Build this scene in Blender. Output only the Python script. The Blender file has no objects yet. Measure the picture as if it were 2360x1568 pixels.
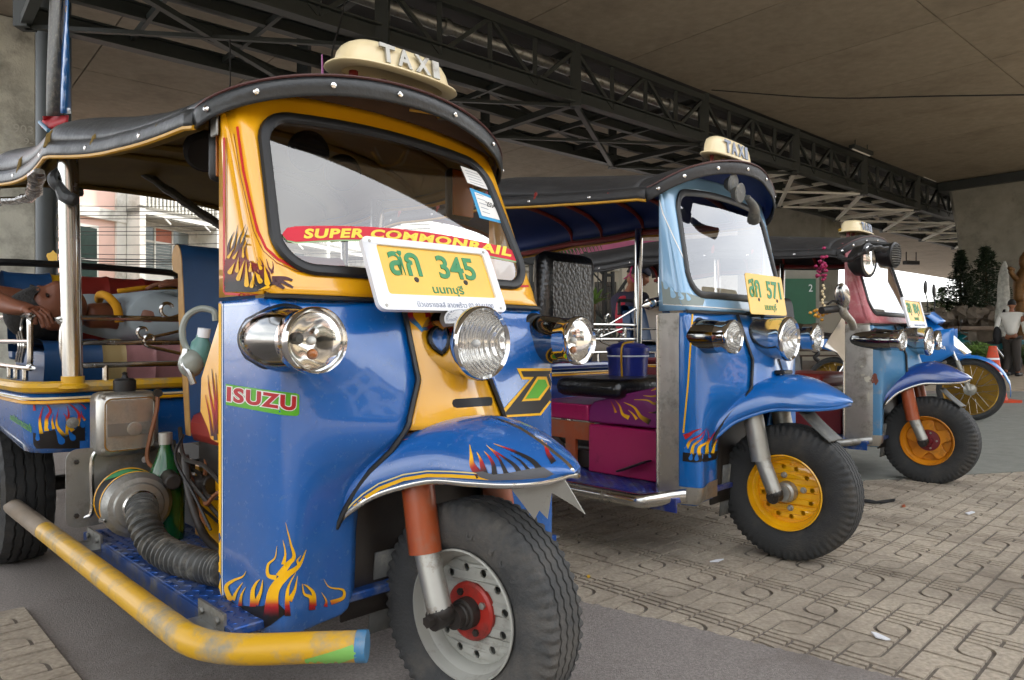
import bpy, bmesh, math, random
from mathutils import Vector, Matrix, geometry
from mathutils.bvhtree import BVHTree
R = math.radians
random.seed(7)
scene = bpy.context.scene
COL = scene.collection
# ------------------------------------------------------------------ camera, sky, sun, exposure
CAMH, FPX = 0.84, 1650.0                  # eye height, focal length for a 2360 px wide frame
cam = bpy.data.cameras.new('camera')
cam.sensor_width = 36.0
cam.lens = FPX / 2360 * 36.0
cam.clip_start, cam.clip_end = 0.05, 2000
cam_ob = bpy.data.objects.new('camera', cam)
cam_ob.location = (0, 0, CAMH)
cam_ob.rotation_euler = (R(90), 0, 0)
COL.objects.link(cam_ob)
scene.camera = cam_ob

SUN_EL, SUN_AZ = R(56), R(52)            # azimuth measured from +Y towards +X
world = bpy.data.worlds.new('World')
scene.world = world
world.use_nodes = True
wn, wl = world.node_tree.nodes, world.node_tree.links
wn.clear()
w_out = wn.new('ShaderNodeOutputWorld')
w_bg = wn.new('ShaderNodeBackground')
w_sky = wn.new('ShaderNodeTexSky')
w_sky.sky_type = 'NISHITA'
w_sky.sun_disc = False
w_sky.sun_elevation = SUN_EL
w_sky.sun_rotation = SUN_AZ
w_sky.air_density, w_sky.dust_density, w_sky.ozone_density = 1.0, 2.0, 1.0
w_tc = wn.new('ShaderNodeTexCoord')
w_map = wn.new('ShaderNodeMapping')
w_map.inputs['Scale'].default_value = (1.0, 1.0, 2.2)
w_no = wn.new('ShaderNodeTexNoise')
w_no.inputs['Scale'].default_value = 2.1
w_no.inputs['Detail'].default_value = 2.5
w_no.inputs['Roughness'].default_value = 0.55
w_rp = wn.new('ShaderNodeValToRGB')
w_rp.color_ramp.elements[0].position = 0.34
w_rp.color_ramp.elements[0].color = (0.25, 0.25, 0.25, 1)
w_rp.color_ramp.elements[1].position = 0.62
w_rp.color_ramp.elements[1].color = (1, 1, 1, 1)
w_cl = wn.new('ShaderNodeRGB')
w_cl.outputs[0].default_value = (13.0, 13.1, 13.2, 1)
w_mx = wn.new('ShaderNodeMix')
w_mx.data_type = 'RGBA'
wl.new(w_tc.outputs['Generated'], w_map.inputs['Vector'])
wl.new(w_map.outputs[0], w_no.inputs['Vector'])
wl.new(w_no.outputs['Fac'], w_rp.inputs[0])
wl.new(w_rp.outputs[0], w_mx.inputs['Factor'])
wl.new(w_sky.outputs[0], w_mx.inputs['A'])
wl.new(w_cl.outputs[0], w_mx.inputs['B'])
wl.new(w_mx.outputs['Result'], w_bg.inputs['Color'])
w_bg.inputs['Strength'].default_value = 0.10
wl.new(w_bg.outputs[0], w_out.inputs[0])

sun = bpy.data.lights.new('sun', 'SUN')
sun.energy = 2.6
sun.angle = R(3)
sun.color = (1.0, 0.95, 0.88)
sun_ob = bpy.data.objects.new('sun', sun)
sd = Vector((math.sin(SUN_AZ) * math.cos(SUN_EL), math.cos(SUN_AZ) * math.cos(SUN_EL), math.sin(SUN_EL)))
sun_ob.rotation_euler = (-sd).to_track_quat('-Z', 'Y').to_euler()
COL.objects.link(sun_ob)
vs = scene.view_settings
vs.view_transform = 'Standard'
vs.look = 'None'
vs.exposure = 1.5
vs.gamma = 1.0
vs.use_curve_mapping = False
scene.cycles.use_denoising = True
scene.cycles.max_bounces = 6
scene.cycles.diffuse_bounces = 4
scene.cycles.glossy_bounces = 4
scene.cycles.use_adaptive_sampling = True
scene.cycles.adaptive_threshold = 0.03
scene.cycles.transparent_max_bounces = 12
scene.cycles.caustics_reflective = False
scene.cycles.caustics_refractive = False

# ------------------------------------------------------------------ helpers
def ray(px, py):
    return Vector(((px - 1180) / FPX, 1.0, -(py - 784) / FPX))
CAMP = Vector((0, 0, CAMH))
def at(px, py, Z):
    return CAMP + ray(px, py) * Z
def gnd(px, py, z=0.0):
    r = ray(px, py)
    return CAMP + r * ((z - CAMH) / r.z)
def lin(h):
    h = h.lstrip('#')
    o = []
    for i in (0, 2, 4):
        c = int(h[i:i + 2], 16) / 255
        o.append(c / 12.92 if c < .04045 else ((c + .055) / 1.055) ** 2.4)
    return tuple(o)
M = {}
def mat(name, col, rough=.5, metal=0., coat=0., var=.12, scale=6., dirt=None, damt=.4, dscale=3., bump=0., bscale=80.,
        rnd=0., spec=.5, pos=False, det=5, dust=None):
    m = bpy.data.materials.new(name)
    m.use_nodes = True
    nt = m.node_tree; n = nt.nodes; l = nt.links
    b = n['Principled BSDF']
    c = lin(col) if isinstance(col, str) else col
    b.inputs['Roughness'].default_value = rough
    b.inputs['Metallic'].default_value = metal
    b.inputs['Specular IOR Level'].default_value = spec
    if coat:
        b.inputs['Coat Weight'].default_value = coat
        b.inputs['Coat Roughness'].default_value = .04
    tc = n.new('ShaderNodeTexCoord')
    no = n.new('ShaderNodeTexNoise'); no.inputs['Scale'].default_value = scale; no.inputs['Detail'].default_value = det
    src = n.new('ShaderNodeNewGeometry').outputs['Position'] if pos else tc.outputs['Object']
    no.inputs['Roughness'].default_value = .6
    l.new(src, no.inputs['Vector'])
    rp = n.new('ShaderNodeValToRGB')
    rp.color_ramp.elements[0].position = .3; rp.color_ramp.elements[1].position = .72
    rp.color_ramp.elements[0].color = tuple(x * (1 - var) for x in c) + (1,)
    rp.color_ramp.elements[1].color = tuple(min(1, x * (1 + var)) for x in c) + (1,)
    l.new(no.outputs['Fac'], rp.inputs[0])
    out = rp.outputs[0]
    if dirt:
        d = lin(dirt) if isinstance(dirt, str) else dirt
        n2 = n.new('ShaderNodeTexNoise'); n2.inputs['Scale'].default_value = dscale; n2.inputs['Detail'].default_value = 8
        n2.inputs['Roughness'].default_value = .7
        l.new(src, n2.inputs['Vector'])
        r2 = n.new('ShaderNodeValToRGB')
        r2.color_ramp.elements[0].position = .62 - damt * .35; r2.color_ramp.elements[1].position = .78 - damt * .2
        r2.color_ramp.elements[0].color = (0, 0, 0, 1); r2.color_ramp.elements[1].color = (1, 1, 1, 1)
        l.new(n2.outputs['Fac'], r2.inputs[0])
        mx = n.new('ShaderNodeMix'); mx.data_type = 'RGBA'
        l.new(r2.outputs[0], mx.inputs['Factor']); l.new(out, mx.inputs['A']); mx.inputs['B'].default_value = d + (1,)
        out = mx.outputs['Result']
        mr = n.new('ShaderNodeMapRange'); mr.inputs['To Min'].default_value = rough; mr.inputs['To Max'].default_value = min(1, rough + .35)
        l.new(r2.outputs[0], mr.inputs['Value']); l.new(mr.outputs[0], b.inputs['Roughness'])
    if dust:
        # road dust thrown up from below: thickest near the foot of the panel
        sx = n.new('ShaderNodeSeparateXYZ'); l.new(tc.outputs['Object'], sx.inputs[0])
        zr = n.new('ShaderNodeMapRange'); zr.inputs['From Min'].default_value = .78; zr.inputs['From Max'].default_value = .26; l.new(sx.outputs['Z'], zr.inputs['Value'])
        n4 = n.new('ShaderNodeTexNoise'); n4.inputs['Scale'].default_value = 38; n4.inputs['Detail'].default_value = 9; n4.inputs['Roughness'].default_value = .75; l.new(tc.outputs['Object'], n4.inputs['Vector'])
        mu = n.new('ShaderNodeMath'); mu.operation = 'MULTIPLY'; l.new(zr.outputs[0], mu.inputs[0]); l.new(n4.outputs['Fac'], mu.inputs[1])
        m2 = n.new('ShaderNodeMath'); m2.operation = 'MULTIPLY'; m2.inputs[1].default_value = .24; l.new(mu.outputs[0], m2.inputs[0])
        mx = n.new('ShaderNodeMix'); mx.data_type = 'RGBA'; l.new(m2.outputs[0], mx.inputs['Factor']); l.new(out, mx.inputs['A']); mx.inputs['B'].default_value = lin(dust) + (1,)
        out = mx.outputs['Result']
        cw = n.new('ShaderNodeMapRange'); cw.inputs['From Max'].default_value = .3; cw.inputs['To Min'].default_value = coat; cw.inputs['To Max'].default_value = .12; l.new(m2.outputs[0], cw.inputs['Value']); l.new(cw.outputs[0], b.inputs['Coat Weight'])
    if rnd:
        oi = n.new('ShaderNodeObjectInfo')
        hs = n.new('ShaderNodeHueSaturation')
        mr = n.new('ShaderNodeMapRange'); mr.inputs['To Min'].default_value = 1 - rnd; mr.inputs['To Max'].default_value = 1 + rnd
        l.new(oi.outputs['Random'], mr.inputs['Value']); l.new(mr.outputs[0], hs.inputs['Value'])
        l.new(out, hs.inputs['Color']); out = hs.outputs[0]
    l.new(out, b.inputs['Base Color'])
    if bump:
        n3 = n.new('ShaderNodeTexNoise'); n3.inputs['Scale'].default_value = bscale; n3.inputs['Detail'].default_value = 4
        l.new(src, n3.inputs['Vector'])
        bp = n.new('ShaderNodeBump'); bp.inputs['Strength'].default_value = bump; bp.inputs['Distance'].default_value = .01
        l.new(n3.outputs['Fac'], bp.inputs['Height']); l.new(bp.outputs[0], b.inputs['Normal'])
        if coat: l.new(bp.outputs[0], b.inputs['Coat Normal'])
    M[name] = m
    return m
def glassmat(name, tint=(.9, .93, .92), refl=.06, gain=1.6):
    m = bpy.data.materials.new(name); m.use_nodes = True
    nt = m.node_tree; n = nt.nodes; l = nt.links
    n.remove(n['Principled BSDF'])
    o = n['Material Output']
    tr = n.new('ShaderNodeBsdfTransparent'); tr.inputs[0].default_value = tint + (1,)
    gl = n.new('ShaderNodeBsdfGlossy'); gl.inputs['Roughness'].default_value = .015; gl.inputs[0].default_value = (1, 1, 1, 1)
    fr = n.new('ShaderNodeFresnel'); fr.inputs[0].default_value = 1.52
    ma = n.new('ShaderNodeMath'); ma.operation = 'MULTIPLY_ADD'; ma.inputs[1].default_value = gain; ma.inputs[2].default_value = refl
    l.new(fr.outputs[0], ma.inputs[0])
    mx = n.new('ShaderNodeMixShader')
    l.new(ma.outputs[0], mx.inputs[0]); l.new(tr.outputs[0], mx.inputs[1]); l.new(gl.outputs[0], mx.inputs[2])
    l.new(mx.outputs[0], o.inputs[0])
    M[name] = m
    return m
def printmat(name, rough=.35):
    m = bpy.data.materials.new(name); m.use_nodes = True
    n = m.node_tree.nodes; l = m.node_tree.links
    b = n['Principled BSDF']
    a = n.new('ShaderNodeAttribute'); a.attribute_name = 'Col'
    tc = n.new('ShaderNodeTexCoord')
    no = n.new('ShaderNodeTexNoise'); no.inputs['Scale'].default_value = 14; no.inputs['Detail'].default_value = 6
    l.new(tc.outputs['Object'], no.inputs['Vector'])
    mr = n.new('ShaderNodeMapRange'); mr.inputs['To Min'].default_value = .82; mr.inputs['To Max'].default_value = 1.12
    l.new(no.outputs['Fac'], mr.inputs['Value'])
    hs = n.new('ShaderNodeHueSaturation'); l.new(a.outputs['Color'], hs.inputs['Color']); l.new(mr.outputs[0], hs.inputs['Value'])
    l.new(hs.outputs[0], b.inputs['Base Color'])
    b.inputs['Roughness'].default_value = rough
    b.inputs['Specular IOR Level'].default_value = .35
    M[name] = m
printmat('print', .5)
printmat('print_matt', .7)

def link(o, parent=None):
    COL.objects.link(o)
    if parent is not None:
        o.parent = parent
    return o
def empty(name, loc=(0, 0, 0), rz=0., parent=None):
    o = bpy.data.objects.new(name, None)
    o.empty_display_size = .1
    o.location = loc; o.rotation_euler = (0, 0, rz)
    return link(o, parent)
def tag(o, label=None, cat=None, group=None, kind=None):
    if label: o['label'] = label
    if cat: o['category'] = cat
    if group: o['group'] = group
    if kind: o['kind'] = kind
    return o
def spline(pts, n=8, closed=False):
    P = [Vector(p) for p in pts]
    out = []
    N = len(P)
    rng = range(N) if closed else range(N - 1)
    for i in rng:
        p0 = P[(i - 1) % N] if closed or i > 0 else P[0] * 2 - P[1]
        p1, p2 = P[i], P[(i + 1) % N]
        p3 = P[(i + 2) % N] if closed or i + 2 < N else P[-1] * 2 - P[-2]
        for k in range(n):
            t = k / n
            out.append(.5 * ((2 * p1) + (p2 - p0) * t + (2 * p0 - 5 * p1 + 4 * p2 - p3) * t * t + (3 * p1 - p0 - 3 * p2 + p3) * t ** 3))
    if not closed:
        out.append(P[-1].copy())
    return out
def lerp(a, b, t):
    return a + (b - a) * t
def interp(x, xs, ys):
    if x <= xs[0]: return ys[0]
    for i in range(len(xs) - 1):
        if x <= xs[i + 1]:
            return lerp(ys[i], ys[i + 1], (x - xs[i]) / (xs[i + 1] - xs[i]))
    return ys[-1]
WARP = [None]          # set while a vehicle is built: stretches its parts to that vehicle's proportions
class MB:
    def __init__(s):
        s.v, s.f, s.m, s.c = [], [], [], None
    def add(s, vs, fs, mi=0, X=None):
        o = len(s.v)
        if X is not None: vs = [X @ Vector(p) for p in vs]
        s.v += [Vector(p) for p in vs]
        s.f += [tuple(i + o for i in f) for f in fs]
        s.m += [mi] * len(fs)
        return s
    def box(s, c, d, X=None, mi=0):
        x, y, z = c; a, b, e = d[0] / 2, d[1] / 2, d[2] / 2
        vs = [(x + i * a, y + j * b, z + k * e) for k in (-1, 1) for j in (-1, 1) for i in (-1, 1)]
        fs = [(0, 2, 3, 1), (4, 5, 7, 6), (0, 1, 5, 4), (2, 6, 7, 3), (0, 4, 6, 2), (1, 3, 7, 5)]
        return s.add(vs, fs, mi, X)
    def bar(s, a, b, w, h, mi=0, up=(0, 0, 1)):
        a, b = Vector(a), Vector(b)
        d = (b - a); L = d.length; d.normalize()
        u = Vector(up)
        if abs(d.dot(u)) > .98: u = Vector((1, 0, 0))
        sx = d.cross(u).normalized(); sz = sx.cross(d)
        X = Matrix((sx, d, sz)).transposed().to_4x4(); X.translation = (a + b) / 2
        return s.box((0, 0, 0), (w, L, h), X, mi)
    def tube(s, pts, r, seg=8, closed=False, cap=True, mi=0, flat=1.):
        P = [Vector(p) for p in pts]; N = len(P)
        rs = r if isinstance(r, (list, tuple)) else [r] * N
        T = []
        for i in range(N):
            a = P[(i - 1) % N] if closed or i else P[0]
            b = P[(i + 1) % N] if closed or i < N - 1 else P[-1]
            t = (b - a)
            T.append(t.normalized() if t.length > 1e-9 else Vector((0, 0, 1)))
        u = Vector((0, 0, 1)) if abs(T[0].z) < .9 else Vector((1, 0, 0))
        u = (u - T[0] * u.dot(T[0])).normalized()
        vs = []
        for i in range(N):
            u = (u - T[i] * u.dot(T[i]))
            u = u.normalized() if u.length > 1e-6 else T[i].orthogonal().normalized()
            w = T[i].cross(u)
            for k in range(seg):
                a = 2 * math.pi * k / seg
                vs.append(P[i] + (u * math.cos(a) * flat + w * math.sin(a)) * rs[i])
        fs = []
        for i in range(N if closed else N - 1):
            j = (i + 1) % N
            for k in range(seg):
                q = (k + 1) % seg
                fs.append((i * seg + k, i * seg + q, j * seg + q, j * seg + k))
        if cap and not closed:
            fs.append(tuple(reversed(range(seg)))); fs.append(tuple((N - 1) * seg + k for k in range(seg)))
        return s.add(vs, fs, mi)
    def lathe(s, prof, X=None, seg=24, mi=0, cap=True):
        vs = []; fs = []
        for (r, h) in prof:
            for k in range(seg):
                a = 2 * math.pi * k / seg
                vs.append((r * math.cos(a), r * math.sin(a), h))
        for i in range(len(prof) - 1):
            for k in range(seg):
                q = (k + 1) % seg
                fs.append((i * seg + k, i * seg + q, (i + 1) * seg + q, (i + 1) * seg + k))
        if cap and prof[0][0] > 1e-6: fs.append(tuple(reversed(range(seg))))
        if cap and prof[-1][0] > 1e-6: fs.append(tuple((len(prof) - 1) * seg + k for k in range(seg)))
        return s.add(vs, fs, mi, X)
    def grid(s, fn, nu, nv, mi=0, cu=False, cv=False):
        vs = [fn(i / nu, j / nv) for j in range(nv + (0 if cv else 1)) for i in range(nu + (0 if cu else 1))]
        W = nu + (0 if cu else 1); H = nv + (0 if cv else 1)
        fs = []
        for j in range(nv):
            for i in range(nu):
                a, b = i, (i + 1) % W
                c, d = j % H, (j + 1) % H
                fs.append((c * W + a, c * W + b, d * W + b, d * W + a))
        return s.add(vs, fs, mi)
    def ell(s, c, r, seg=16, rings=10, X=None, mi=0):
        vs = []; fs = []
        for j in range(rings + 1):
            t = math.pi * j / rings
            for i in range(seg):
                a = 2 * math.pi * i / seg
                vs.append((c[0] + r[0] * math.sin(t) * math.cos(a), c[1] + r[1] * math.sin(t) * math.sin(a), c[2] + r[2] * math.cos(t)))
        for j in range(rings):
            for i in range(seg):
                q = (i + 1) % seg
                fs.append((j * seg + i, (j + 1) * seg + i, (j + 1) * seg + q, j * seg + q))
        return s.add(vs, fs, mi, X)
    def prism(s, poly, h0, h1, X=None, mi=0):
        N = len(poly)
        vs = [(p[0], p[1], h0) for p in poly] + [(p[0], p[1], h1) for p in poly]
        tr = geometry.tessellate_polygon([[Vector((p[0], p[1], 0)) for p in poly]])
        area = sum(poly[i][0] * poly[(i + 1) % N][1] - poly[(i + 1) % N][0] * poly[i][1] for i in range(N))
        fs = []
        for t in tr:
            a, b, c = (Vector((poly[i][0], poly[i][1], 0)) for i in t)
            if (b - a).cross(c - a).z < 0: t = (t[0], t[2], t[1])
            fs.append(tuple(i + N for i in t)); fs.append((t[0], t[2], t[1]))
        for i in range(N):
            j = (i + 1) % N
            fs.append((i, j, j + N, i + N) if area > 0 else (j, i, i + N, j + N))
        return s.add(vs, fs, mi, X)
    def build(s, name, mats, parent=None, smooth=True, ang=38, bev=0., solid=0., sub=0, loc=None, off=-1., data=False):
        me = bpy.data.meshes.new(name)
        vs = [WARP[0](v) for v in s.v] if WARP[0] and parent is not None else s.v
        me.from_pydata([tuple(v) for v in vs], [], s.f)
        mats = mats if isinstance(mats, (list, tuple)) else [mats]
        for m in mats:
            me.materials.append(M[m] if isinstance(m, str) else m)
        if len(mats) > 1: me.polygons.foreach_set('material_index', s.m)
        if s.c:
            ca = me.color_attributes.new('Col', 'FLOAT_COLOR', 'POINT')
            for i, c in enumerate(s.c): ca.data[i].color = (c[0], c[1], c[2], 1)
        if smooth:
            me.shade_smooth()
            if ang: me.set_sharp_from_angle(angle=R(ang))
        me.update()
        if data: return me
        o = bpy.data.objects.new(name, me)
        if loc is not None: o.location = loc
        link(o, parent)
        if solid:
            md = o.modifiers.new('s', 'SOLIDIFY'); md.thickness = solid; md.offset = off
            if len(mats) > 1: md.material_offset = 1; md.material_offset_rim = 0
        if bev:
            md = o.modifiers.new('b', 'BEVEL'); md.width = bev; md.segments = 2; md.limit_method = 'ANGLE'; md.angle_limit = R(40)
            md.harden_normals = False
        if sub:
            md = o.modifiers.new('u', 'SUBSURF'); md.levels = sub; md.render_levels = sub
        return o
def axis_mat(o, d, up=(0, 0, 1)):
    """matrix whose local Z runs along d, local Y close to up"""
    z = Vector(d).normalized(); u = Vector(up)
    if abs(z.dot(u)) > .99: u = Vector((1, 0, 0))
    x = u.cross(z).normalized(); y = z.cross(x)
    X = Matrix((x, y, z)).transposed().to_4x4(); X.translation = Vector(o)
    return X
def copy_tree(o, parent=None):
    c = o.copy(); COL.objects.link(c); c.parent = parent
    for ch in list(o.children): copy_tree(ch, c)
    return c
def rrect(w, h, r, n=5, cx=0, cy=0):
    out = []
    for (sx, sy, a0) in ((1, 1, 0), (-1, 1, 90), (-1, -1, 180), (1, -1, 270)):
        for k in range(n + 1):
            a = R(a0 + 90 * k / n)
            out.append((cx + sx * (w / 2 - r) + r * math.cos(a), cy + sy * (h / 2 - r) + r * math.sin(a)))
    return out
_txt = {}
def text2d(s, bold=0., shear=0., space=1.):
    """flat outline of a word as (verts, tris), height about 1, starting at x=0"""
    k = (s, bold, shear, space)
    if k in _txt: return _txt[k]
    cu = bpy.data.curves.new('t', 'FONT'); cu.body = s; cu.size = 1.; cu.offset = bold; cu.shear = shear; cu.space_character = space
    cu.resolution_u = 4
    o = bpy.data.objects.new('t', cu); COL.objects.link(o)
    bpy.context.view_layer.update()
    me = o.to_mesh()
    me.calc_loop_triangles()
    vs = [(v.co.x, v.co.y) for v in me.vertices]; fs = [tuple(t.vertices) for t in me.loop_triangles]
    o.to_mesh_clear(); bpy.data.objects.remove(o)
    if vs:
        x0 = min(v[0] for v in vs); x1 = max(v[0] for v in vs); y0 = min(v[1] for v in vs); y1 = max(v[1] for v in vs)
    else: x0 = y0 = 0; x1 = y1 = 1
    r = ([((v[0] - x0) / (x1 - x0), (v[1] - y0) / (y1 - y0)) for v in vs], fs, (x1 - x0) / (y1 - y0))
    _txt[k] = r
    return r
def text_solid(s, X, w, h, d=.004, bold=0., shear=0., space=1.):
    """raised letters in the XY plane of X, w by h, centred"""
    v, f, _ = text2d(s, bold, shear, space)
    mb = MB(); N = len(v)
    vs = [((p[0] - .5) * w, (p[1] - .5) * h, d) for p in v] + [((p[0] - .5) * w, (p[1] - .5) * h, 0) for p in v]
    fs = []
    cnt = {}
    for t in f:
        a, b, c = (Vector((v[i][0], v[i][1], 0)) for i in t)
        if (b - a).cross(c - a).z < 0: t = (t[0], t[2], t[1])
        fs.append(t)
        for i in range(3):
            e = (t[i], t[(i + 1) % 3]); cnt[e] = 1
    for (a, b) in list(cnt):
        if (b, a) not in cnt: fs.append((b, a, a + N, b + N))
    return mb.add(vs, fs, 0, X)
# ---- print laid on a real surface: outline given where it is seen on the vehicle, dropped onto that surface
_bvh = {}
def bvh_of(objs):
    k = tuple(o.name for o in objs)
    if k not in _bvh:
        bpy.context.view_layer.update()
        dg = bpy.context.evaluated_depsgraph_get()
        vs = []; fs = []
        for o in objs:
            e = o.evaluated_get(dg); me = e.to_mesh(); b = len(vs)
            vs += [o.matrix_world @ v.co for v in me.vertices]
            fs += [tuple(i + b for i in p.vertices) for p in me.polygons]
            e.to_mesh_clear()
        _bvh[k] = BVHTree.FromPolygons(vs, fs)
    return _bvh[k]
def grad_col(g, p):
    (x0, y0), (x1, y1), st = g
    d = (x1 - x0) ** 2 + (y1 - y0) ** 2
    t = ((p[0] - x0) * (x1 - x0) + (p[1] - y0) * (y1 - y0)) / d
    if t <= st[0][0]: return st[0][1]
    for i in range(len(st) - 1):
        if t <= st[i + 1][0]:
            k = (t - st[i][0]) / max(1e-6, st[i + 1][0] - st[i][0])
            return tuple(lerp(a, b, k) for a, b in zip(st[i][1], st[i + 1][1]))
    return st[-1][1]
def decal(name, vs2, fs2, targets, parent, col, off=.0012, mat_='print', maxe=14., frm=None):
    bm = bmesh.new()
    bv = [bm.verts.new((p[0], p[1], 0)) for p in vs2]
    for f in fs2:
        try: bm.faces.new([bv[i] for i in f])
        except ValueError: pass
    for _ in range(5):
        es = [e for e in bm.edges if e.calc_length() > maxe]
        if not es: break
        bmesh.ops.subdivide_edges(bm, edges=es, cuts=1)
        bmesh.ops.triangulate(bm, faces=bm.faces[:])
    bm.verts.ensure_lookup_table()
    T = bvh_of(targets)
    inv = parent.matrix_world.inverted()
    mb = MB(); mb.c = []
    idx = {}
    for v in bm.verts:
        d = ray(v.co.x, v.co.y)
        h, nr, fi, ds = T.ray_cast(CAMP, d.normalized())
        if h is None: continue
        if nr.dot(d) > 0: nr = -nr
        idx[v.index] = len(mb.v)
        mb.v.append(inv @ (h + nr * off))
        mb.c.append(grad_col(col, v.co) if len(col) == 3 and isinstance(col[2], list) else col)
    for f in bm.faces:
        if all(v.index in idx for v in f.verts):
            t = tuple(idx[v.index] for v in f.verts)
            pts = [mb.v[i] for i in t]
            if max((pts[i] - pts[i - 1]).length for i in range(len(pts))) < .3:
                mb.f.append(t); mb.m.append(0)
    bm.free()
    if not mb.f:
        print('EMPTY DECAL', name, [o.name for o in targets]); return None
    w = WARP[0]; WARP[0] = None
    o = mb.build(name, mat_, parent, smooth=True, ang=0)
    WARP[0] = w
    return o
def poly_decal(name, polys, targets, parent, col, **k):
    vs = []; fs = []
    for p in polys:
        o = len(vs); vs += [tuple(q) for q in p]
        fs += [tuple(i + o for i in t) for t in geometry.tessellate_polygon([[Vector((q[0], q[1], 0)) for q in p]])]
    o = decal(name, vs, fs, targets, parent, col, **k)
    if o and len(polys) > 1: o['kind'] = 'stuff'
    return o
def quadmap(q, u, v):
    """q: TL, TR, BR, BL; u right, v up"""
    a = (lerp(q[3][0], q[2][0], u), lerp(q[3][1], q[2][1], u)); b = (lerp(q[0][0], q[1][0], u), lerp(q[0][1], q[1][1], u))
    return (lerp(a[0], b[0], v), lerp(a[1], b[1], v))
def text_decal(name, s, quad, targets, parent, col, bold=0., shear=0., space=1., curve=None, **k):
    v, f, _ = text2d(s, bold, shear, space)
    return decal(name, [quadmap(quad, *p) if curve is None else curve(*p) for p in v], f, targets, parent, col, **k)
def line_poly(pts, w):
    """a thin band round a polyline in the plane"""
    P = [Vector((p[0], p[1])) for p in pts]
    L, Rr = [], []
    for i in range(len(P)):
        t = (P[min(i + 1, len(P) - 1)] - P[max(i - 1, 0)]).normalized(); n = Vector((-t.y, t.x))
        L.append(tuple(P[i] + n * w / 2)); Rr.append(tuple(P[i] - n * w / 2))
    return L + Rr[::-1]
def band_decal(name, pts, w, targets, parent, col, **k):
    P = [Vector((p[0], p[1])) for p in pts]
    vs = []; fs = []
    for i in range(len(P)):
        t = (P[min(i + 1, len(P) - 1)] - P[max(i - 1, 0)]).normalized(); n = Vector((-t.y, t.x))
        vs += [tuple(P[i] + n * w / 2), tuple(P[i] - n * w / 2)]
        if i: fs.append((2 * i - 2, 2 * i - 1, 2 * i + 1, 2 * i))
    return decal(name, vs, fs, targets, parent, col, **k)
# ------------------------------------------------------------------ materials
mat('asphalt', '#968e88', .85, var=.30, scale=150, dirt='#7d756f', damt=.3, dscale=1.7, bump=.9, bscale=330, det=3)
mat('asphalt_far', '#7f8078', .85, var=.15, scale=10, bump=.4, bscale=300)
mat('tile', '#ada18f', .8, var=.28, scale=70, dirt='#7f7466', damt=.45, dscale=1.9, bump=.5, bscale=400, rnd=.10, pos=True)
mat('mortar', '#6d655c', .95, var=.2, scale=40, bump=.4, bscale=300)
mat('paving_far', '#a2947f', .85, var=.16, scale=4, bump=.3)
mat('soffit', '#8e8678', .9, var=.13, scale=5, det=10, dirt='#7b7367', damt=.35, dscale=.7, bump=.3, bscale=9, rnd=.05)
mat('concrete', '#8b8a80', .9, var=.14, scale=2.4, dirt='#6f6e66', damt=.3, dscale=1.3, bump=.35, bscale=22)
mat('concrete_worn', '#d6d8cd', .9, var=.14, scale=2.2, dirt='#9b9b92', damt=.5, dscale=1.6, bump=.5, bscale=30)
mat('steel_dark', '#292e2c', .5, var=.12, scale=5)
mat('steel_daylit', '#e0e0d8', .5, var=.12, scale=5)  # truss steel with daylight on the far bracing put into its colour
mat('steel_post', '#3f4649', .45, var=.1, scale=3)
mat('dark', '#151515', .7, var=.1)
mat('black_rubber', '#1b1c1d', .45, var=.1, scale=20)
mat('tyre', '#2e2f2f', .72, var=.18, scale=12, dirt='#4e4a44', damt=.25, dscale=7, bump=.25, bscale=160)
mat('tyre_worn', '#3b3c3c', .75, var=.2, scale=10, dirt='#5e5a54', damt=.4, dscale=6, bump=.3, bscale=140)
mat('chrome', '#d8d8d6', .08, 1., var=.03)
mat('chrome_worn', '#c9c8c3', .2, 1., var=.06, dirt='#8a7a63', damt=.12, dscale=18)
mat('steel_plate', '#bdbab2', .36, .9, var=.12, scale=5, dirt='#6d6558', damt=.35, dscale=6, bump=.12, bscale=14)
mat('steel_grey', '#a9a79f', .45, .7, var=.1, dirt='#7a6c5a', damt=.25, dscale=16)
mat('galv', '#9a9a96', .42, .85, var=.12, scale=9, dirt='#6b6558', damt=.35, dscale=9)
mat('white_paint', '#e4e4e0', .5, var=.06)
# ------------------------------------------------------------------ ground and paving
g = MB()
g.add([(-160, -90, 0), (220, -90, 0), (220, 260, 0), (-160, 260, 0)], [(0, 1, 2, 3)])
tag(g.build('ground', 'asphalt', smooth=False), kind='structure')
DD = Vector((.755, .655, 0)).normalized(); NN = Vector((-.655, .755, 0)).normalized()
AX = Vector((.70, -.715, 0)).normalized(); BX = Vector((.715, .70, 0)).normalized()
TU, TV = .205, .41
P0 = Vector((1.241, 2.345, 0))
def edge_line(px): return 1385 + (px - 1340) * .243
def near_line(px): return edge_line(px) + 420
def far_line(px): return 1098 - (px - 1900) * .055 if px > 1900 else 1092 + (1900 - px) * .012
def proj(p):
    return (1180 + FPX * p.x / p.y, 784 - FPX * (p.z - CAMH) / p.y)
def in_pave(c):
    if c.y < .7: return False
    px, py = proj(c)
    if px < 470 and py > 1405 and px > -700 and py < 2600: return True
    return far_line(px) < py < near_line(px) and 560 < px < 3600
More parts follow.
